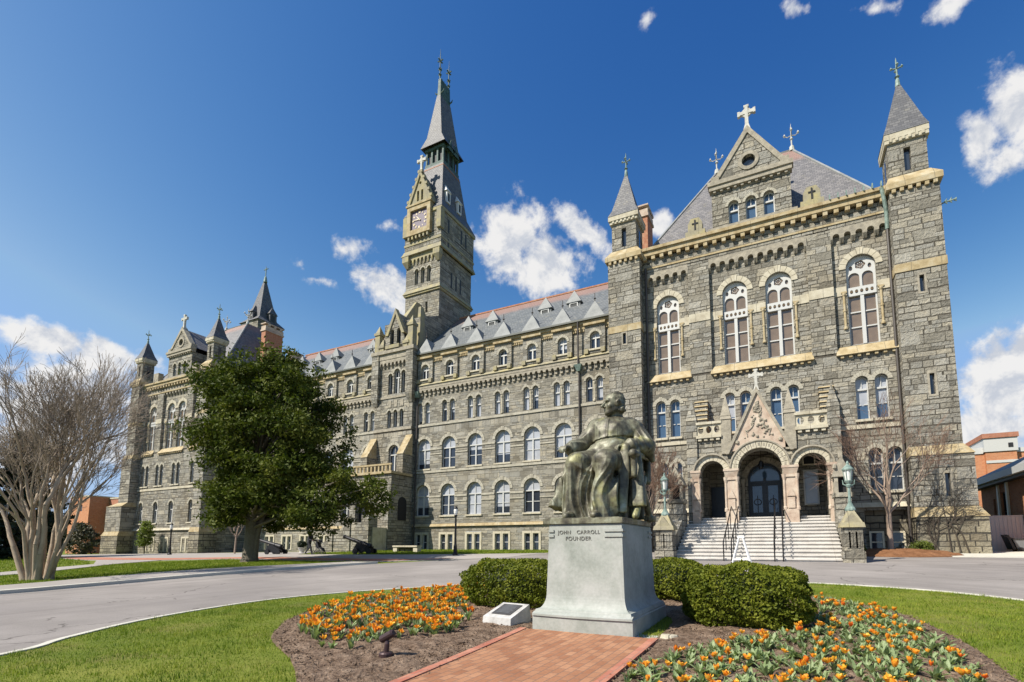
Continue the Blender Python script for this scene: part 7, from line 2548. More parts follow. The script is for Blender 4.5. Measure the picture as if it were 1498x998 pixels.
# the rest of the planting, beyond the plants built one by one, as one mass per bed
def tulip_mass(region, n, share, folset, sc, seed):
    r_ = random.Random(seed)
    q_ = np.random.default_rng(seed)

    def data(me):
        v = np.empty(len(me.vertices) * 3, np.float32); me.vertices.foreach_get('co', v)
        f = np.array([tuple(p.vertices) for p in me.polygons if len(p.vertices) == 4], np.int32)
        k = np.array([p.material_index for p in me.polygons if len(p.vertices) == 4], np.int32)
        return v.reshape(-1, 3), f, k
    cache = {}
    Vs, Fs, Ks, o = [], [], [], 0
    names = ['tulip_leaf', 'petal_orange', 'petal_yellow', 'petal_red']
    for x, y in scatter(region, n, 0.075):
        s_ = sc * r_.uniform(0.65, 1.15)
        items = [(r_.choice(folset), (0, 0))]
        if r_.random() < share:
            for w_ in range(r_.choice((1, 1, 2))):
                b_ = r_.choice(BLO[r_.choice(cols)])
                of = (r_.uniform(-.05, .05), r_.uniform(-.05, .05))
                items += [(b_[0], of), (b_[1], of)]
        for me, of in items:
            if me.name not in cache:
                cache[me.name] = data(me)
            v, f, k = cache[me.name]
            a = r_.uniform(0, 6.28)
            rot = np.array([[math.cos(a), -math.sin(a), 0], [math.sin(a), math.cos(a), 0], [0, 0, 1]])
            Vs.append(v @ rot.T * s_ + (x + of[0], y + of[1], float(zt(x, y)) + 0.08)); Fs.append(f + o); o += len(v)
            mm = [names.index(q.name) for q in me.materials]
            Ks.append(np.array(mm)[k])
    ob = link('tulip_planting', fast_mesh('tulip_planting', np.concatenate(Vs), np.concatenate(Fs), names, True, np.concatenate(Ks)))
    ob['kind'] = 'stuff'


tulip_mass(TB_L, 200, 0.8, FOL, 0.78, 61)
tulip_mass(TB_R, 480, 0.20, FOLR, 0.70, 62)


# ------------------------------------------------------------------ trees
class Branches:
    """tapered limbs as one fast mesh"""
    def __init__(s):
        s.V, s.F, s.n = [], [], 0

    def seg(s, P, rad, n):
        P = np.asarray(P, float)
        k = len(P)
        T = np.gradient(P, axis=0)
        T /= np.linalg.norm(T, axis=1)[:, None] + 1e-9
        a = np.array((0, 0, 1.0)) if abs(T[0, 2]) < 0.9 else np.array((1.0, 0, 0))
        U = a - T * (T @ a)[:, None]
        U /= np.linalg.norm(U, axis=1)[:, None] + 1e-9
        W_ = np.cross(T, U)
        ang = np.arange(n) * 2 * np.pi / n
        ring = (U[:, None] * np.cos(ang)[None, :, None] + W_[:, None] * np.sin(ang)[None, :, None]) * np.asarray(rad)[:, None, None] + P[:, None]
        s.V.append(ring.reshape(-1, 3))
        i = np.arange(k - 1)[:, None] * n
        j = np.arange(n)[None]
        j2 = (j + 1) % n
        f = np.stack([i + j, i + j2, i + n + j2, i + n + j], -1).reshape(-1, 4) + s.n
        s.F.append(f)
        s.n += k * n

    def build(s, name, mat, parent):
        return link(name, fast_mesh(name, np.concatenate(s.V), np.concatenate(s.F), [mat], True), parent)


def grow(thick, thin, p, d, L, r, depth, r_, spread, up, taper=0.62, kids=(2, 3), wig=0.12, cut=0.012, shorten=0.74):
    p = np.array(p, float); d = np.array(d, float); d /= np.linalg.norm(d)
    K = 4
    pts = [p]
    for k in range(K):
        d = d + r_.normal(0, wig, 3) + np.array((0, 0, up))
        d /= np.linalg.norm(d)
        pts.append(pts[-1] + d * L / K)
    rad = np.maximum(np.linspace(r, r * taper, K + 1), 0.0055)
    (thick if r > cut else thin).seg(pts, rad, 7 if r > 0.05 else (5 if r > 0.015 else 3))
    if depth == 0:
        return
    n = r_.integers(kids[0], kids[1] + 1)
    for i in range(n):
        q = r_.uniform(0.45, 1.0) if i else 1.0
        b = pts[0] + 0
        j = min(K, int(q * K)); fq = q * K - j
        b = pts[j] if j == K else pts[j] + (pts[j + 1] - pts[j]) * fq
        a = r_.normal(size=3); a -= d * (a @ d); a /= np.linalg.norm(a)
        sp = spread * r_.uniform(0.6, 1.3) * (0.6 if i == 0 else 1.0)
        nd = d * math.cos(sp) + a * math.sin(sp)
        grow(thick, thin, b, nd, L * shorten * r_.uniform(0.8, 1.2), r * taper * (1.0 if i == 0 else r_.uniform(0.6, 0.85)), depth - 1, r_, spread, up, taper, kids, wig, cut, shorten)


# many-stemmed bare tree at the left edge
def crape():
    x0, y0 = -26.4, -26.95
    t = thing('bare_tree', 'big leafless tree with many pale smooth stems rising from one foot, at the left edge', 'tree', (x0, y0, float(zt(x0, y0)) - 0.05))
    r_ = np.random.default_rng(21)
    A, B = Branches(), Branches()
    n = 15
    for i in range(n):
        a = i * 2 * math.pi / n + r_.uniform(-0.2, 0.2)
        rr = r_.uniform(0.25, 0.62)
        lean = r_.uniform(0.10, 0.55)
        st = np.array((rr * math.cos(a), rr * math.sin(a) * 0.8, 0))
        d = np.array((math.cos(a) * lean, math.sin(a) * lean * 0.55, 1.0))
        R_ = r_.uniform(0.06, 0.12)
        # stem with a flared foot
        mid = st + d * r_.uniform(1.0, 1.5)
        A.seg([st, st + d * 0.25, mid], [R_ * 1.45, R_ * 1.05, R_ * 0.9], 9)
        grow(A, B, mid, d, r_.uniform(1.5, 2.05), R_ * 0.84, 7, r_, 0.36, 0.03, 0.70, (2, 3), 0.10, 0.018, 0.78)
    A.build('stem', 'bark_crape', t)
    B.build('twigs', 'twig_crape', t)


crape()


def small_tree(label, x, y, h, r, seed, dep=6, spread=0.42, mat='bark_young', tw='twig_brown', first=0.42, n0=5, name='bare_tree', sh=0.74):
    t = thing(name, label, 'tree', (x, y, float(zt(x, y))))
    r_ = np.random.default_rng(seed)
    A, B = Branches(), Branches()
    top = np.array((0.03, 0.02, h * first))
    A.seg([(0, 0, -0.1), (0, 0, 0.1), top * (0.5, 0.5, 0.5), top], [r * 1.5, r * 1.1, r * 0.95, r * 0.85], 9)
    for i in range(n0):
        a = i * 2 * math.pi / n0 + r_.uniform(-0.3, 0.3)
        d = np.array((math.cos(a) * 0.62, math.sin(a) * 0.62, 1.0))
        grow(A, B, top * (1, 1, r_.uniform(0.82, 1.0)), d, h * 0.2, r * 0.5, dep, r_, spread, 0.04, 0.66, (2, 3), 0.10, 0.012, sh)
    grow(A, B, top, (0, 0, 1), h * 0.25, r * 0.6, dep, r_, spread, 0.03, 0.66, (2, 3), 0.10, 0.012, sh)
    A.build('trunk', mat, t)
    B.build('twigs', tw, t)
    return t


small_tree('small bare tree standing in the red-brown mulch mound right of the entrance steps', 4.45, -6.5, 7.6, 0.13, 4, 6, 0.46, first=0.30, sh=0.78)
small_tree('slender bare tree with reddish twigs between the statue and the left stair pier', -6.75, -10.6, 5.6, 0.07, 9, 7, 0.23, first=0.25, sh=0.74)
small_tree('small pale bare tree in front of the dark inner corner of the far left pavilion', -43.7, -8.5, 4.6, 0.07, 15, 5, 0.48, tw='bark_young', first=0.36)
small_tree('bare brownish tree in front of the orange brick building, left of the far turret', -84, -6, 10, 0.16, 17, 6, 0.45, first=0.3)
mb_o = drape('mulch_mound', smooth_loop([(2.9, -7.6), (3.6, -8.1), (4.9, -8.3), (6.3, -7.9), (7.2, -7.2), (6.4, -6.2), (5.6, -5.2), (3.6, -4.6), (2.8, -5.6)], 3), 0.05, 'mulch_red', 0.22, bumpy=0.07, mound=0.22)


# big evergreen in front of the wing
def magnolia():
    x0, y0 = -28.42, -17.2
    t = thing('evergreen_tree', 'broad dark glossy evergreen tree in front of the middle of the hall', 'tree', (x0, y0, float(zt(x0, y0)) - 0.05))
    r_ = np.random.default_rng(33)
    A = Branches()
    A.seg([(0, 0, -0.1), (0.0, 0, 0.3), (0.06, 0, 1.6), (-0.05, 0.05, 3.2), (0.15, 0, 5.5), (0.3, 0.1, 8.5), (0.3, 0.1, 11.2)], [0.55, 0.42, 0.36, 0.33, 0.26, 0.14, 0.04], 12)
    A.seg([(0.25, 0.05, 0.0), (0.42, 0.1, 1.6), (0.9, 0.2, 3.4)], [0.2, 0.13, 0.09], 8)
    cl = []
    # crown as layered boughs: each limb ends in a spray of clumps
    def env(z):          # crown half-widths at height z (above the foot): left, right, front, back
        zz = [1.6, 2.6, 4.5, 7.0, 9.3, 11.0, 12.1]
        return (np.interp(z, zz, [0.8, 1.5, 2.5, 3.8, 4.8, 4.2, 2.0]), np.interp(z, zz, [3.5, 6.4, 6.6, 5.2, 4.6, 3.4, 1.0]),
                np.interp(z, zz, [1.0, 1.8, 2.2, 2.4, 2.2, 1.6, 0.6]), np.interp(z, zz, [3.0, 4.2, 4.6, 4.4, 3.6, 2.4, 0.8]))
    for i in range(96):
        q = (i + 0.5) / 96
        z = 2.2 + 9.7 * q ** 0.92
        a = i * 2.39996 + r_.uniform(-0.25, 0.25)
        L, Rr, Df_, Db_ = env(z)
        Dp = Df_ if math.sin(a) < 0 else Db_
        rx = L if math.cos(a) < 0 else Rr
        rad = r_.uniform(0.60, 0.98)
        e = np.array((rx * math.cos(a) * rad + 0.2, Dp * math.sin(a) * rad, z))
        s_ = np.array((0.1, 0, max(1.8, z * 0.62 + 0.6)))
        m_ = s_ * 0.45 + e * 0.55 + (0, 0, 0.5)
        A.seg([s_, m_, e], [0.11, 0.06, 0.02], 6)
        for k in range(r_.integers(4, 8)):
            cl.append((e * 1.0 + r_.normal(0, 0.55, 3) * (1, 1, 0.5), r_.uniform(0.40, 0.74)))
        for k in range(2):
            b = m_ + (e - m_) * r_.uniform(0.0, 0.8)
            cl.append((b + r_.normal(0, 0.45, 3) * (1, 1, 0.6), r_.uniform(0.3, 0.62)))
    # drooping low skirt boughs
    for e in ((-3.6, 0.9, 2.7), (7.6, -0.4, 4.4), (8.6, 0.2, 3.9), (8.2, 1.2, 3.3), (6.4, -0.6, 2.9), (4.6, -1.2, 3.7), (2.6, -1.4, 3.6), (-1.0, -1.2, 3.0)):
        e = np.array(e)
        A.seg([(0.1, 0, 2.9), e * 0.55 + (0, 0, 1.2), e], [0.12, 0.07, 0.02], 6)
        for k in range(7):
            cl.append((e + r_.normal(0, 0.6, 3) * (1, 1, 0.5), r_.uniform(0.32, 0.62)))
    Vs, Fs, o = [], [], 0
    for c, rr in cl:
        n = int(190 * rr ** 1.6) + 30
        d = r_.normal(size=(n, 3)); d /= np.linalg.norm(d, axis=1)[:, None]
        C = c + d * rr * np.abs(r_.normal(0.75, 0.28, (n, 1))) * (1.15, 1.15, 0.72)
        N_ = d * 0.6 + (0, 0, 0.6)
        N_ /= np.linalg.norm(N_, axis=1)[:, None]
        V, F = leaf_quads(C, N_, 0.115, 2.0, 0.4)
        Vs.append(V); Fs.append(F + o); o += len(V)
    A.build('trunk', 'bark_magnolia', t)
    link('crown', fast_mesh('crown', np.concatenate(Vs), np.concatenate(Fs), ['leaf_magnolia']), t)


magnolia()


def leafy(label, x, y, h, rx, ry, n_cl, mat, seed, leaf=0.2, base=0.05, name='evergreen_tree', cat='tree', per=70, conic=0.0, trunk=True, crx=0.7):
    t = thing(name, label, cat, (x, y, float(zt(x, y))))
    r_ = np.random.default_rng(seed)
    A = Branches()
    A.seg([(0, 0, -0.2), (0, 0, h * 0.4), (0.05 * rx, 0, h * 0.85)], [h * 0.022, h * 0.016, h * 0.004], 7)
    Vs, Fs, o = [], [], 0
    for i in range(n_cl):
        z = h * (base + (1 - base) * r_.uniform(0, 1) ** (1.0 + conic))
        q = (z / h - base) / (1 - base)
        w_ = (1 - q) ** (0.5 + 0.6 * conic) * (0.55 + 0.45 * min(1, q * 4 + conic))
        a = r_.uniform(0, 2 * math.pi); rr = math.sqrt(r_.uniform(0.15, 1))
        c = np.array((rx * w_ * rr * math.cos(a), ry * w_ * rr * math.sin(a), z))
        A.seg([(0, 0, max(0, z - 0.15 * h)), c], [0.012 * h * 0.5, 0.004 * h * 0.5], 4)
        s_ = r_.uniform(0.5, 1.1) * crx
        d = r_.normal(size=(per, 3)); d /= np.linalg.norm(d, axis=1)[:, None]
        C = c + d * s_ * np.abs(r_.normal(0.75, 0.3, (per, 1))) * (1, 1, 0.75)
        N_ = d * 0.6 + (0, 0, 0.5); N_ /= np.linalg.norm(N_, axis=1)[:, None]
        V, F = leaf_quads(C, N_, leaf, 1.8, 0.4)
        Vs.append(V); Fs.append(F + o); o += len(V)
    A.build('trunk', 'bark_magnolia', t)
    link('crown', fast_mesh('crown', np.concatenate(Vs), np.concatenate(Fs), [mat]), t)
    return t


# dark trees and shrubs beyond the bare tree
leafy('tall dark evergreen behind the bare tree, at the left edge of the lawn', -62, -23.5, 15, 5.6, 5, 190, 'leaf_conifer', 41, 0.26, 0.02, per=90, crx=1.1)
leafy('dark evergreen behind the stems of the bare tree, just right of the taller one', -60, -17.0, 10.6, 3.6, 3.6, 130, 'leaf_conifer', 42, 0.24, 0.02, per=80, crx=0.9)
leafy('dark conifer farther back between the two evergreens', -86, -23.5, 17, 5.5, 5, 150, 'leaf_conifer', 43, 0.30, 0.02, per=70, crx=1.2)
leafy('low dark shrub in front of the orange brick building', -78, -10.5, 3.2, 3.0, 2.4, 60, 'leaf_shrub', 44, 0.16, 0.05, 'shrub', 'shrub', 70)
leafy('greyish flowering shrub left of the far turret', -85, -3.0, 3.8, 3.6, 2.4, 60, 'leaf_shrub', 45, 0.18, 0.05, 'shrub', 'shrub', 60)
leafy('dark hedge-like shrub left of the orange brick building', -74, -16.2, 3.0, 4.2, 2.0, 70, 'leaf_conifer', 46, 0.18, 0.05, 'shrub', 'shrub', 70)
leafy('small yellow-green shrub at the foot of the far turret', -64.2, -5.6, 3.5, 0.9, 0.8, 40, 'leaf_spring', 47, 0.13, 0.30, 'shrub', 'shrub', 60, crx=0.45)
leafy('low green shrub at the foot of the right turret, behind the mulch mound', 5.9, -5.45, 0.62, 0.7, 0.3, 34, 'leaf_spring', 48, 0.05, 0.1, 'shrub', 'shrub', 60, crx=0.2)
leafy('low green shrub beside the right stair pier', 3.1, -6.6, 0.55, 0.45, 0.35, 26, 'leaf_box', 49, 0.05, 0.1, 'shrub', 'shrub', 60, crx=0.2)

# bare climber on the right turret
def vine(x0, y, seed, h, n=3):
    B = Branches()
    r_ = np.random.default_rng(seed)
    def run(p, ang, L, r, dep):
        pts = [p]
        for k in range(7):
            ang += r_.normal(0, 0.16)
            pts.append(pts[-1] + np.array((math.sin(ang), 0, math.cos(ang))) * L / 7)
        B.seg(pts, np.linspace(r, r * 0.5, 8), 5)
        if dep:
            for k in range(3):
                run(pts[r_.integers(2, 8)], ang + r_.choice((-1, 1)) * r_.uniform(0.3, 0.9), L * 0.62, r * 0.55, dep - 1)
    for k in range(n):
        run(np.array((x0 + 0.35 * k, y, -0.5)), r_.uniform(-0.35, 0.25), h, 0.04, 3)
    return B


t = thing('climbing_plant', 'bare dark climber spread over the stone foot of the right turret', 'climber', (0, 0, 0))
vine(6.4, -5.36, 51, 1.9, 5).build('stem', 'vine_brown', t)

# ------------------------------------------------------------------ lamps, rails, benches and other things about the place
def lamp_post(label, x, y, h):
    t = thing('lamp_post', label, 'street lamp', (x, y, float(zt(x, y))))
    MB().lathe(0, 0, [(0.17, -0.1), (0.17, 0.12), (0.12, 0.2), (0.11, 0.6), (0.07, 0.75), (0.055, h - 0.55), (0.09, h - 0.5), (0.09, h - 0.42)], 10).build('post', 'iron_black', t)
    MB().lathe(0, 0, [(0.08, h - 0.42), (0.13, h - 0.3), (0.14, h - 0.12), (0.08, h + 0.02)], 12).build('globe', 'lamp_glass', t)
    MB().lathe(0, 0, [(0.15, h - 0.02), (0.09, h + 0.07), (0.03, h + 0.12), (0.0, h + 0.2)], 10).build('cap', 'iron_black', t)


lamp_post('black lamp post on the grass strip in front of the wing, left of the statue', -19.15, -9.95, 3.0)
lamp_post('black lamp post in front of the far left pavilion', -50.7, -10.0, 2.75)


def pier_lamp(label, x, y, z):
    t = thing('pier_lamp', label, 'lamp', (x, y, z))
    MB().lathe(0, 0, [(0.20, 0), (0.20, 0.08), (0.12, 0.22), (0.07, 0.34), (0.055, 0.45), (0.05, 0.95), (0.09, 1.0), (0.11, 1.08), (0.06, 1.15)], 10).build('post', 'copper_green', t)
    mb = MB()
    mb.lathe(0, 0, [(0.10, 1.15), (0.15, 1.22), (0.17, 1.26), (0.12, 1.28)], 8)
    for k in range(6):
        a = k * math.pi / 3
        mb.tube([(0.13 * math.cos(a), 0.13 * math.sin(a), 1.26), (0.19 * math.cos(a), 0.19 * math.sin(a), 1.72)], 0.016, 4)
    mb.lathe(0, 0, [(0.22, 1.70), (0.23, 1.75), (0.12, 1.88), (0.05, 1.95), (0.06, 2.02), (0.0, 2.12)], 8)
    for s_ in (-1, 1):
        mb.tube([(0.08 * s_, 0, 1.05), (0.2 * s_, 0, 1.12), (0.22 * s_, 0, 1.3)], [0.035, 0.03, 0.012], 5)
    mb.build('lantern_frame', 'copper_green', t)
    MB().lathe(0, 0, [(0.11, 1.28), (0.165, 1.70)], 8).build('lantern_glass', 'lamp_glass', t)


pier_lamp('verdigris lamp on the ochre cap of the left stair pier', -5.37, -11.9, 1.48)
pier_lamp('verdigris lamp on the ochre cap of the right stair pier', 2.33, -11.9, 1.48)


def handrail(label, x):
    t = thing('handrail', label, 'handrail', (x, -12.0, -0.7))
    sl = (1.55 + 0.70) / 4.85
    for dx in (0.0, 0.34):
        mb = MB()
        mb.tube([(dx, -0.15, 0.02), (dx, -0.15, 0.86), (dx, -0.05, 0.95), (dx, 4.6, 0.95 + 4.6 * sl), (dx, 5.1, 0.95 + 4.75 * sl)], 0.028, 8)
        mb.build('rail', 'iron_black', t)
        for k in range(4):
            y = 0.9 + k * 1.2
            MB().tube([(dx, y, y * sl - 0.1), (dx, y, 0.95 + y * sl)], 0.022, 6).build('post', 'iron_black', t)


handrail('black iron double handrail on the left of the white entrance steps', -2.72)
handrail('black iron double handrail on the right of the white entrance steps', -0.62)

# folding A-frame board
t = thing('folding_sign', 'white folding A-frame stand in front of the entrance steps', 'sandwich board', (-1.78, -14.4, float(zt(-1.78, -14.4))), 0.0)
for s_ in (-1, 1):
    for q in (-1, 1):
        mb = MB()
        mb.tube([(s_ * 0.36, q * 0.24, 0.0), (s_ * 0.06, q * 0.05, 1.16)], [0.038, 0.034], 4)
        mb.build('leg', 'sign_white', t)
mb = MB()
mb.box(-0.13, 0.13, -0.09, 0.09, 1.10, 1.2)
mb.box(-0.27, 0.27, -0.22, -0.19, 0.22, 0.28); mb.box(-0.27, 0.27, 0.19, 0.22, 0.22, 0.28)
mb.build('crossbar', 'sign_white', t)

# stone bench by the wing
t = thing('stone_bench', 'low pale stone bench on the grass in front of the wing', 'bench', (-26.6, -6.0, float(zt(-26.6, -6))))
MB().box(-1.22, 1.22, -0.28, 0.28, 0.38, 0.5).build('seat', 'stone_pale', t)
for s_ in (-1.0, 1.0):
    MB().box(s_ - 0.2, s_ + 0.2, -0.22, 0.22, -0.1, 0.38).build('leg', 'stone_pale', t)
MB().box(-0.8, 0.8, 0.0, 0.2, -0.1, 0.38).build('back_stone', 'gneiss_old', t)


def cannon(label, x, y, rz, el):
    t = thing('cannon', label, 'cannon', (x, y, float(zt(x, y))), rz)
    c, s_ = math.cos(el), math.sin(el)
    prof = [(-0.95, 0.02), (-0.92, 0.09), (-0.82, 0.06), (-0.76, 0.17), (-0.7, 0.19), (-0.2, 0.17), (-0.18, 0.19), (-0.1, 0.165), (1.3, 0.11), (1.4, 0.12), (1.5, 0.145), (1.55, 0.12)]
    mb = MB()
    mb.tube([(q * c, 0, 0.78 + q * s_) for q, r in prof], [r for q, r in prof], 14)
    mb.tube([(0.1 * c, -0.3, 0.78), (0.1 * c, 0.3, 0.78)], 0.06, 8)
    mb.build('barrel', 'cannon_iron', t)
    for sy in (-0.25, 0.25):
        mb = MB()
        mb.prism([(-1.0, 0.12), (0.45, 0.22), (0.45, 0.5), (0.25, 0.8), (-0.05, 0.8), (-0.3, 0.62), (-0.6, 0.48), (-1.0, 0.35)], sy - 0.05, sy + 0.05)
        mb.build('carriage_cheek', 'cannon_iron', t)
    for wx in (-0.75, 0.3):
        for sy in (-0.38, 0.38):
            mb = MB()
            mb.tube([(wx, sy - 0.05, 0.21), (wx, sy + 0.05, 0.21)], 0.21, 14)
            mb.build('wheel', 'cannon_iron', t)
    MB().tube([(-0.75, -0.35, 0.21), (-0.75, 0.35, 0.21)], 0.05, 6).tube([(0.3, -0.35, 0.21), (0.3, 0.35, 0.21)], 0.05, 6).build('axle', 'cannon_iron', t)


cannon('old iron cannon on the grass beside the tower stairs, barrel raised to the left', -27.9, -9.25, R(196), R(19))
cannon('old iron cannon half hidden behind the trunk of the evergreen tree', -37.0, -9.6, R(190), R(14))

# planter left of the walking person
t = thing('planter', 'small pale planter with a dark shrub, left of the walking person', 'planter', (-36.6, -7.4, float(zt(-36.6, -7.4))))
MB().lathe(0, 0, [(0.18, 0), (0.2, 0.05), (0.16, 0.12), (0.30, 0.42), (0.33, 0.45), (0.3, 0.46)], 12).build('pot', 'concrete_slab', t)
d = rng.normal(size=(900, 3)); d /= np.linalg.norm(d, axis=1)[:, None]
V, F = leaf_quads(d * rng.uniform(0.55, 1, (900, 1)) * (0.36, 0.36, 0.3) + (0, 0, 0.72), d, 0.09, 1.6, 0.4)
link('foliage', fast_mesh('foliage', V, F, ['leaf_conifer']), t)


# ------------------------------------------------------------------ person with a pushchair
def person_fn(P):
    # walks towards +x, pushing with both hands
    d = s_cap(P, (0.0, 0, 0.95), (0.07, 0, 1.28), 0.145, 0.155)
    d = smin(d, s_cap(P, (0.09, -0.15, 1.40), (0.09, 0.15, 1.40), 0.085, 0.085), 0.08)
    d = smin(d, s_cap(P, (0.10, 0, 1.42), (0.13, 0, 1.55), 0.055, 0.052), 0.03)
    d = smin(d, s_ell(P, (0.165, 0, 1.645), (0.105, 0.078, 0.118)), 0.02)
    d = smin(d, s_cap(P, (0.25, 0, 1.66), (0.275, 0, 1.625), 0.012, 0.016), 0.015)
    for sg in (-1, 1):
        d = smin(d, s_ell(P, (0.16, sg * 0.08, 1.64), (0.02, 0.012, 0.032)), 0.008)
        d = smin(d, s_cap(P, (0.09, sg * 0.19, 1.38), (0.10, sg * 0.23, 1.10), 0.056, 0.046), 0.03)
        d = smin(d, s_cap(P, (0.10, sg * 0.23, 1.10), (0.40, sg * 0.20, 1.02), 0.045, 0.034), 0.02)
        d = smin(d, s_ell(P, (0.46, sg * 0.19, 1.02), (0.055, 0.035, 0.03)), 0.015)
        for k in range(4):
            d = smin(d, s_cap(P, (0.49, sg * (0.165 + 0.016 * k), 1.03), (0.535, sg * (0.165 + 0.016 * k), 0.995), 0.010, 0.009), 0.006)
        d = smin(d, s_cap(P, (0.45, sg * 0.16, 1.02), (0.50, sg * 0.15, 0.99), 0.012, 0.010), 0.008)
    for sg, kn, ft in ((-1, (0.20, 0.50), (0.30, 0.09)), (1, (-0.05, 0.50), (-0.36, 0.13))):
        y = sg * 0.09
        d = smin(d, s_cap(P, (0.0, y, 0.90), (kn[0], y, kn[1]), 0.095, 0.068), 0.05)
        d = smin(d, s_cap(P, (kn[0], y, kn[1]), (ft[0], y, ft[1]), 0.066, 0.045), 0.03)
        if sg < 0:
            d = smin(d, s_cap(P, (ft[0] - 0.02, y, 0.045), (ft[0] + 0.17, y, 0.04), 0.045, 0.035), 0.02)
        else:
            d = smin(d, s_cap(P, (ft[0], y, 0.10), (ft[0] + 0.14, y, 0.035), 0.042, 0.032), 0.02)
    return d


V, F = nets(person_fn, (-0.6, -0.4, -0.03), (0.7, 0.4, 1.85), 0.0155)
pt = thing('person', 'person in dark clothes walking behind a pushchair in front of the hall', 'person', (-31.85, -10.5, float(zt(-31.85, -10.5)) + 0.035), R(15))
fc = V[F].mean(1)
mi = np.zeros(len(F), int)                       # dark clothes
mi[(fc[:, 2] > 1.50)] = 1                        # face and neck
mi[(fc[:, 0] > 0.40) & (fc[:, 2] > 0.9) & (fc[:, 2] < 1.1)] = 1   # hands
me = fast_mesh('body', V, F, ['dark_cloth', 'skin'], True, mi)
link('body', me, pt)


def hair_fn(P):
    d = s_ell(P, (0.145, 0, 1.675), (0.115, 0.092, 0.112))
    return smax(d, P[:, 0] - 0.215 - 0.6 * (P[:, 2] - 1.70), 0.02)


V, F = nets(hair_fn, (-0.05, -0.15, 1.5), (0.35, 0.15, 1.85), 0.013)
link('hair', fast_mesh('hair', V, F, ['hair_dark'], True), pt)

pc_ = thing('pushchair', 'dark pushchair pushed by the walking person', 'pushchair', (-30.95, -10.35, float(zt(-30.95, -10.35)) + 0.035), R(15))
mb = MB()
for sy in (-0.2, 0.2):
    mb.tube([(-0.4, sy, 1.0), (-0.12, sy, 0.62), (0.28, sy, 0.16)], 0.02, 6)
    mb.tube([(0.02, sy, 0.5), (-0.28, sy, 0.16)], 0.018, 6)
mb.tube([(-0.4, -0.2, 1.0), (-0.4, 0.2, 1.0)], 0.022, 6)
mb.tube([(-0.28, -0.25, 0.14), (-0.28, 0.25, 0.14)], 0.014, 5)
mb.build('frame', 'iron_black', pc_)
mb = MB()
mb.prism([(-0.2, 0.5), (0.2, 0.4), (0.28, 0.44), (0.05, 0.52), (-0.1, 0.95), (-0.2, 0.95)], -0.19, 0.19)
mb.prism([(0.2, 0.42), (0.36, 0.2), (0.4, 0.24), (0.26, 0.46)], -0.16, 0.16)
mb.build('seat', 'dark_cloth', pc_)
out = [(-0.2 + 0.36 * math.cos(a), 0.72 + 0.36 * math.sin(a)) for a in np.linspace(R(20), R(135), 10)]
inn = [(-0.2 + 0.33 * math.cos(a), 0.72 + 0.33 * math.sin(a)) for a in np.linspace(R(20), R(135), 10)]
mb = MB(); mb.ring(out, inn, -0.2, 0.2, closed=False); mb.build('hood', 'dark_cloth', pc_)
for x, sy, r in ((-0.28, -0.24, 0.14), (-0.28, 0.24, 0.14), (0.3, -0.18, 0.11), (0.3, 0.18, 0.11)):
    mb = MB()
    o1 = [(x + r * math.cos(q * math.pi / 8), r + r * math.sin(q * math.pi / 8)) for q in range(16)]
    i1 = [(x + (r - 0.035) * math.cos(q * math.pi / 8), r + (r - 0.035) * math.sin(q * math.pi / 8)) for q in range(16)]
    mb.ring(o1, i1, sy - 0.02, sy + 0.02)
    for q in range(3):
        a = q * math.pi / 3
        mb.tube([(x - r * 0.85 * math.cos(a), sy, r - r * 0.85 * math.sin(a)), (x + r * 0.85 * math.cos(a), sy, r + r * 0.85 * math.sin(a))], 0.008, 4)
    mb.build('wheel', 'black_plastic', pc_)

# ------------------------------------------------------------------ right edge: brick buildings, gate, bin
t = thing('brick_building', 'tall orange brick building with white bands, farthest behind the gate on the right', 'building', (0, 0, 0))
mb = MB()
mb.box(16.05, 24, 25, 45, -1, 8.9)
mb.box(17.3, 19.6, 24.6, 30, -1, 9.0)
mb.build('wall', 'brick_orange', t)
mb = MB()
mb.box(17.2, 19.7, 24.5, 30.1, 9.0, 10.3)
mb.box(16.0, 17.2, 24.9, 45, 8.9, 9.5); mb.box(19.7, 24, 24.9, 45, 8.9, 9.3)
mb.box(17.3, 19.65, 24.54, 24.6, 7.9, 8.15)
mb.build('white_band', 'white_paint', t)
MB().box(17.1, 19.8, 24.4, 30.2, 10.3, 10.75).build('parapet', 'brick_red', t)
mb = MB(); mb.box(19.0, 19.35, 24.46, 24.52, 9.35, 9.75); mb.build('vent', 'dark_void', t)

t = thing('brick_pavilion', 'low brick building with a white-edged hipped roof and a blue glazed door, behind the gate', 'building', (0, 0, 0))
XK = 11.85
mb = MB()


def flank(ops, z0, z1, ya, yb, x, depth):
    # left flank (faces -x) with real openings
    m_ = MB().wall(ya, yb, z0, z1, 0, [rect(*o) for o in ops], depth)
    mb.add([(x + y, yy, z) for yy, y, z in m_.v], [f[::-1] for f in m_.f])


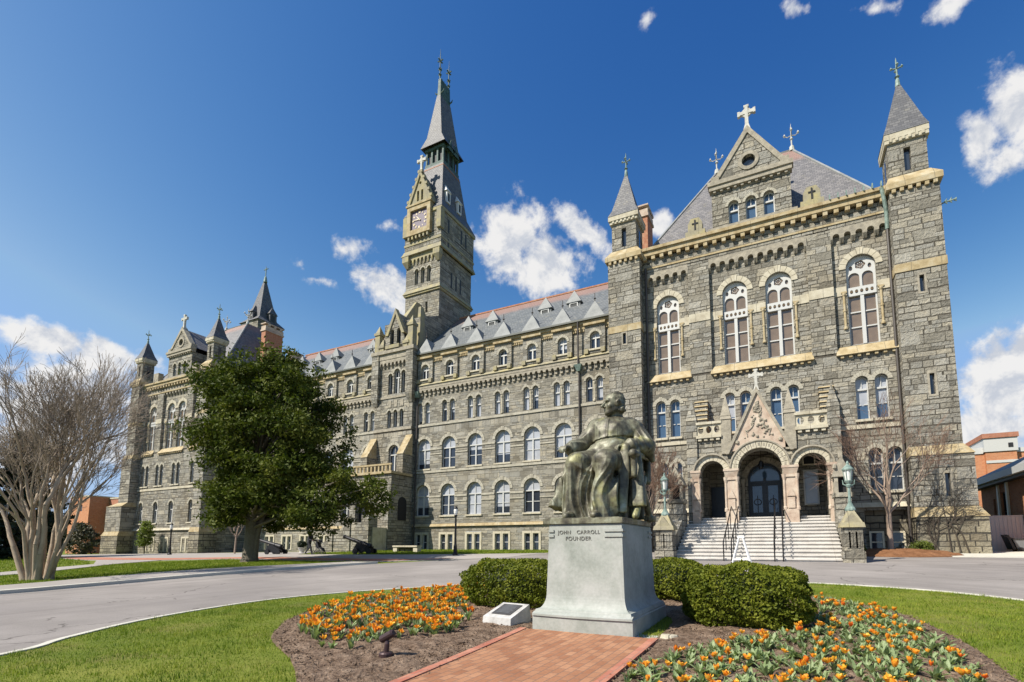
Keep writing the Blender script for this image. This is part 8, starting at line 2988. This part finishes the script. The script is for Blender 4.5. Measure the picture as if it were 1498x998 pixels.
OPS = [(2.75, 3.65, 0.1, 3.3), (4.55, 4.95, 1.6, 3.0), (-2.6, -1.2, 1.2, 3.0)]
flank(OPS, -0.8, 4.0, -7.0, 7.0, XK, 0.3)
mb.add([(XK, 7, -0.8), (24, 7, -0.8), (24, 7, 4), (XK, 7, 4), (XK, -7, -0.8), (24, -7, -0.8), (24, -7, 4), (XK, -7, 4)], [(1, 0, 3, 2), (4, 5, 6, 7)])
mb.build('wall', 'brick_orange', t)
mb = MB()
mb.box(11.2, 24.7, -7.7, 7.7, 3.98, 4.36, 0)
mb.box(11.4, 24.5, -7.5, 7.5, 3.80, 3.98, 1)
mb.build('eaves', ['white_paint', 'pipe_dark'], t)
mb = MB()
mb.add([(11.25, -7.65, 4.36), (24.65, -7.65, 4.36), (24.65, 7.65, 4.36), (11.25, 7.65, 4.36), (16.6, -1.5, 7.3), (19.0, -1.5, 7.3), (19.0, 1.5, 7.3), (16.6, 1.5, 7.3)],
       [(0, 1, 5, 4), (1, 2, 6, 5), (2, 3, 7, 6), (3, 0, 4, 7), (4, 5, 6, 7)])
mb.build('roof', 'roof_grey', t)
for (ya, yb, z0, z1), nm_ in zip(OPS, ('glazed_door', 'window', 'window')):
    fr_ = MB().ring(rect(ya, yb, z0, z1), rect(ya + 0.08, yb - 0.08, z0 + 0.08, z1 - 0.08), 0.12, 0.2).box(ya + 0.08, yb - 0.08, 0.13, 0.19, z0 + (z1 - z0) * 0.62, z0 + (z1 - z0) * 0.62 + 0.07)
    m_ = MB(); m_.add([(XK + y, x, z) for x, y, z in fr_.v], [f[::-1] for f in fr_.f])
    o = m_.build(nm_, 'door_black', t)
    MB().add([(XK + 0.22, ya, z0), (XK + 0.22, yb, z0), (XK + 0.22, yb, z1), (XK + 0.22, ya, z1)], [(0, 3, 2, 1)]).build('pane', 'glass_blue', o)
for ya in (2.45, 3.85):
    MB().box(XK - 0.1, XK, ya - 0.12, ya + 0.12, -0.5, 3.85).build('pale_pier', 'cream_paint', t)

t = thing('panel_gate', 'pale grey upright panel gate right of the hall', 'gate', (9.0, 0.6, float(zt(9.5, 0.6))))
mb = MB()
mb.box(-0.2, 2.82, 0, 0.06, 0.06, 2.02)
mb.build('panel', 'gate_panel', t)
mb = MB()
for k in range(17):
    x = -0.2 + k * 0.18
    mb.box(x - 0.012, x + 0.012, -0.015, 0.0, 0.06, 2.02)
mb.box(-0.25, 2.83, -0.02, 0.08, 2.02, 2.08)
mb.build('rib', 'gate_panel', t)
for x in (-0.2, 1.3, 2.75):
    MB().box(x - 0.05, x + 0.05, 0.06, 0.16, -0.1, 2.1).build('post', 'grey_plastic', t)

t = thing('wheeled_cart', 'dark wheeled tilt cart with a grey tub, in front of the pale gate', 'cart', (11.15, -0.75, float(zt(11.2, -0.75)) + 0.07), R(0))
mb = MB()
mb.add([(-0.25, -0.4, 0.14), (0.75, -0.4, 0.14), (0.75, 0.4, 0.14), (-0.25, 0.4, 0.14), (-0.42, -0.46, 0.66), (0.9, -0.46, 0.66), (0.9, 0.46, 0.66), (-0.42, 0.46, 0.66)],
       [(0, 1, 5, 4), (1, 2, 6, 5), (2, 3, 7, 6), (3, 0, 4, 7), (0, 3, 2, 1)])
mb.build('tub', 'grey_plastic', t)
mb = MB()
mb.ring([(-0.46, -0.50), (0.94, -0.50), (0.94, 0.5), (-0.46, 0.5)], [(-0.40, -0.44), (0.88, -0.44), (0.88, 0.44), (-0.40, 0.44)], 0, 0.05)
rim = MB()
rim.v = [(x, z, 0.64 + y) for x, y, z in mb.v]; rim.f = mb.f; rim.m = mb.m
rim.build('rim', 'black_plastic', t)
mb = MB()
mb.add([(-0.44, -0.44, 0.62), (-0.78, -0.44, 0.82), (-0.74, -0.44, 0.86), (-0.40, -0.44, 0.70)], [(0, 1, 2, 3)])
mb.prism([(-0.42, 0.1), (-0.3, 0.1), (-0.55, 0.86), (-0.66, 0.9)], -0.42, 0.42)
mb.build('front_flap', 'black_plastic', t)
for x in (-0.1, 0.6):
    for y in (-0.42, 0.42):
        MB().tube([(x, y - 0.03, 0.1), (x, y + 0.03, 0.1)], 0.12, 12).build('wheel', 'black_plastic', t)

# ------------------------------------------------------------------ orange brick building far left
t = thing('brick_building', 'flat-roofed orange brick building beyond the lawn, left of the far turret', 'building', (0, 0, 0))
mb = MB()
mb.wall(-124.5, -117.0, -2.5, 9.3, 10, [rect(-121.6, -119.6, 6.6, 7.8), rect(-122.8, -117.8, 2.6, 4.4)], 0.4)
mb.add([(-117.0, 10, -2.5), (-117.0, 34, -2.5), (-117.0, 34, 9.3), (-117.0, 10, 9.3)], [(0, 1, 2, 3)])
mb.add([(-124.5, 10, -2.5), (-124.5, 34, -2.5), (-124.5, 34, 9.3), (-124.5, 10, 9.3)], [(0, 3, 2, 1)])
mb.add([(-124.5, 10, 9.3), (-117, 10, 9.3), (-117, 34, 9.3), (-124.5, 34, 9.3)], [(0, 1, 2, 3)])
mb.build('wall', 'brick_orange', t)
mb = MB()
mb.box(-124.6, -116.9, 9.9, 34, 9.3, 9.5)
mb.build('roof_edge', 'stone_pale', t)
for x0, x1, z0, z1 in ((-121.6, -119.6, 6.6, 7.8), (-122.8, -117.8, 2.6, 4.4)):
    o = MB().ring(rect(x0, x1, z0, z1), rect(x0 + 0.15, x1 - 0.15, z0 + 0.15, z1 - 0.15), 10.15, 10.3).build('window', 'iron_black', t)
    MB().add([(x0, 10.32, z0), (x1, 10.32, z0), (x1, 10.32, z1), (x0, 10.32, z1)], [(0, 1, 2, 3)]).build('pane', 'glass_dark', o)
t = thing('brick_building', 'long dark brown brick block right behind the orange brick building', 'building', (0, 0, 0))
mb = MB()
mb.box(-116.8, -100, 13, 30, -2.5, 9.0)
mb.build('wall', 'brick_red', t)
MB().box(-116.9, -99.9, 12.9, 30.1, 9.0, 9.25).build('roof_edge', 'stone_pale', t)
mb = MB()
for k in range(6):
    x = -114.6 + k * 2.5
    mb.box(x - 0.6, x + 0.6, 12.93, 12.99, 4.4, 6.0)
    mb.box(x - 0.6, x + 0.6, 12.93, 12.99, 0.4, 2.0)
mb.build('window', 'glass_dark', t)

# far tree belt that closes the horizon behind the buildings
def belt(name, pts, h, mat, n, leaf):
    Vs, Fs, o = [], [], 0
    r_ = np.random.default_rng(77)
    P = np.array(pts, float)
    for i in range(n):
        k = r_.uniform(0, len(P) - 1); j = int(k); c = P[j] + (P[j + 1] - P[j]) * (k - j)
        z = r_.uniform(0, h) * r_.uniform(0.6, 1)
        cc = np.array((c[0] + r_.normal(0, 4), c[1] + r_.normal(0, 4), z))
        d = r_.normal(size=(40, 3)); d /= np.linalg.norm(d, axis=1)[:, None]
        C = cc + d * r_.uniform(0.6, 1, (40, 1)) * 2.4
        V, F = leaf_quads(C, d, leaf, 1.5, 0.4)
        Vs.append(V); Fs.append(F + o); o += len(V)
    ob = link(name, fast_mesh(name, np.concatenate(Vs), np.concatenate(Fs), [mat]))
    ob['kind'] = 'stuff'


belt('far_wood', [(-260, -60), (-230, -20), (-210, 20), (-190, 60), (-150, 90)], 11, 'leaf_shrub', 900, 0.9)
belt('far_wood', [(30, 60), (60, 62), (110, 50)], 8, 'leaf_shrub', 300, 0.9)
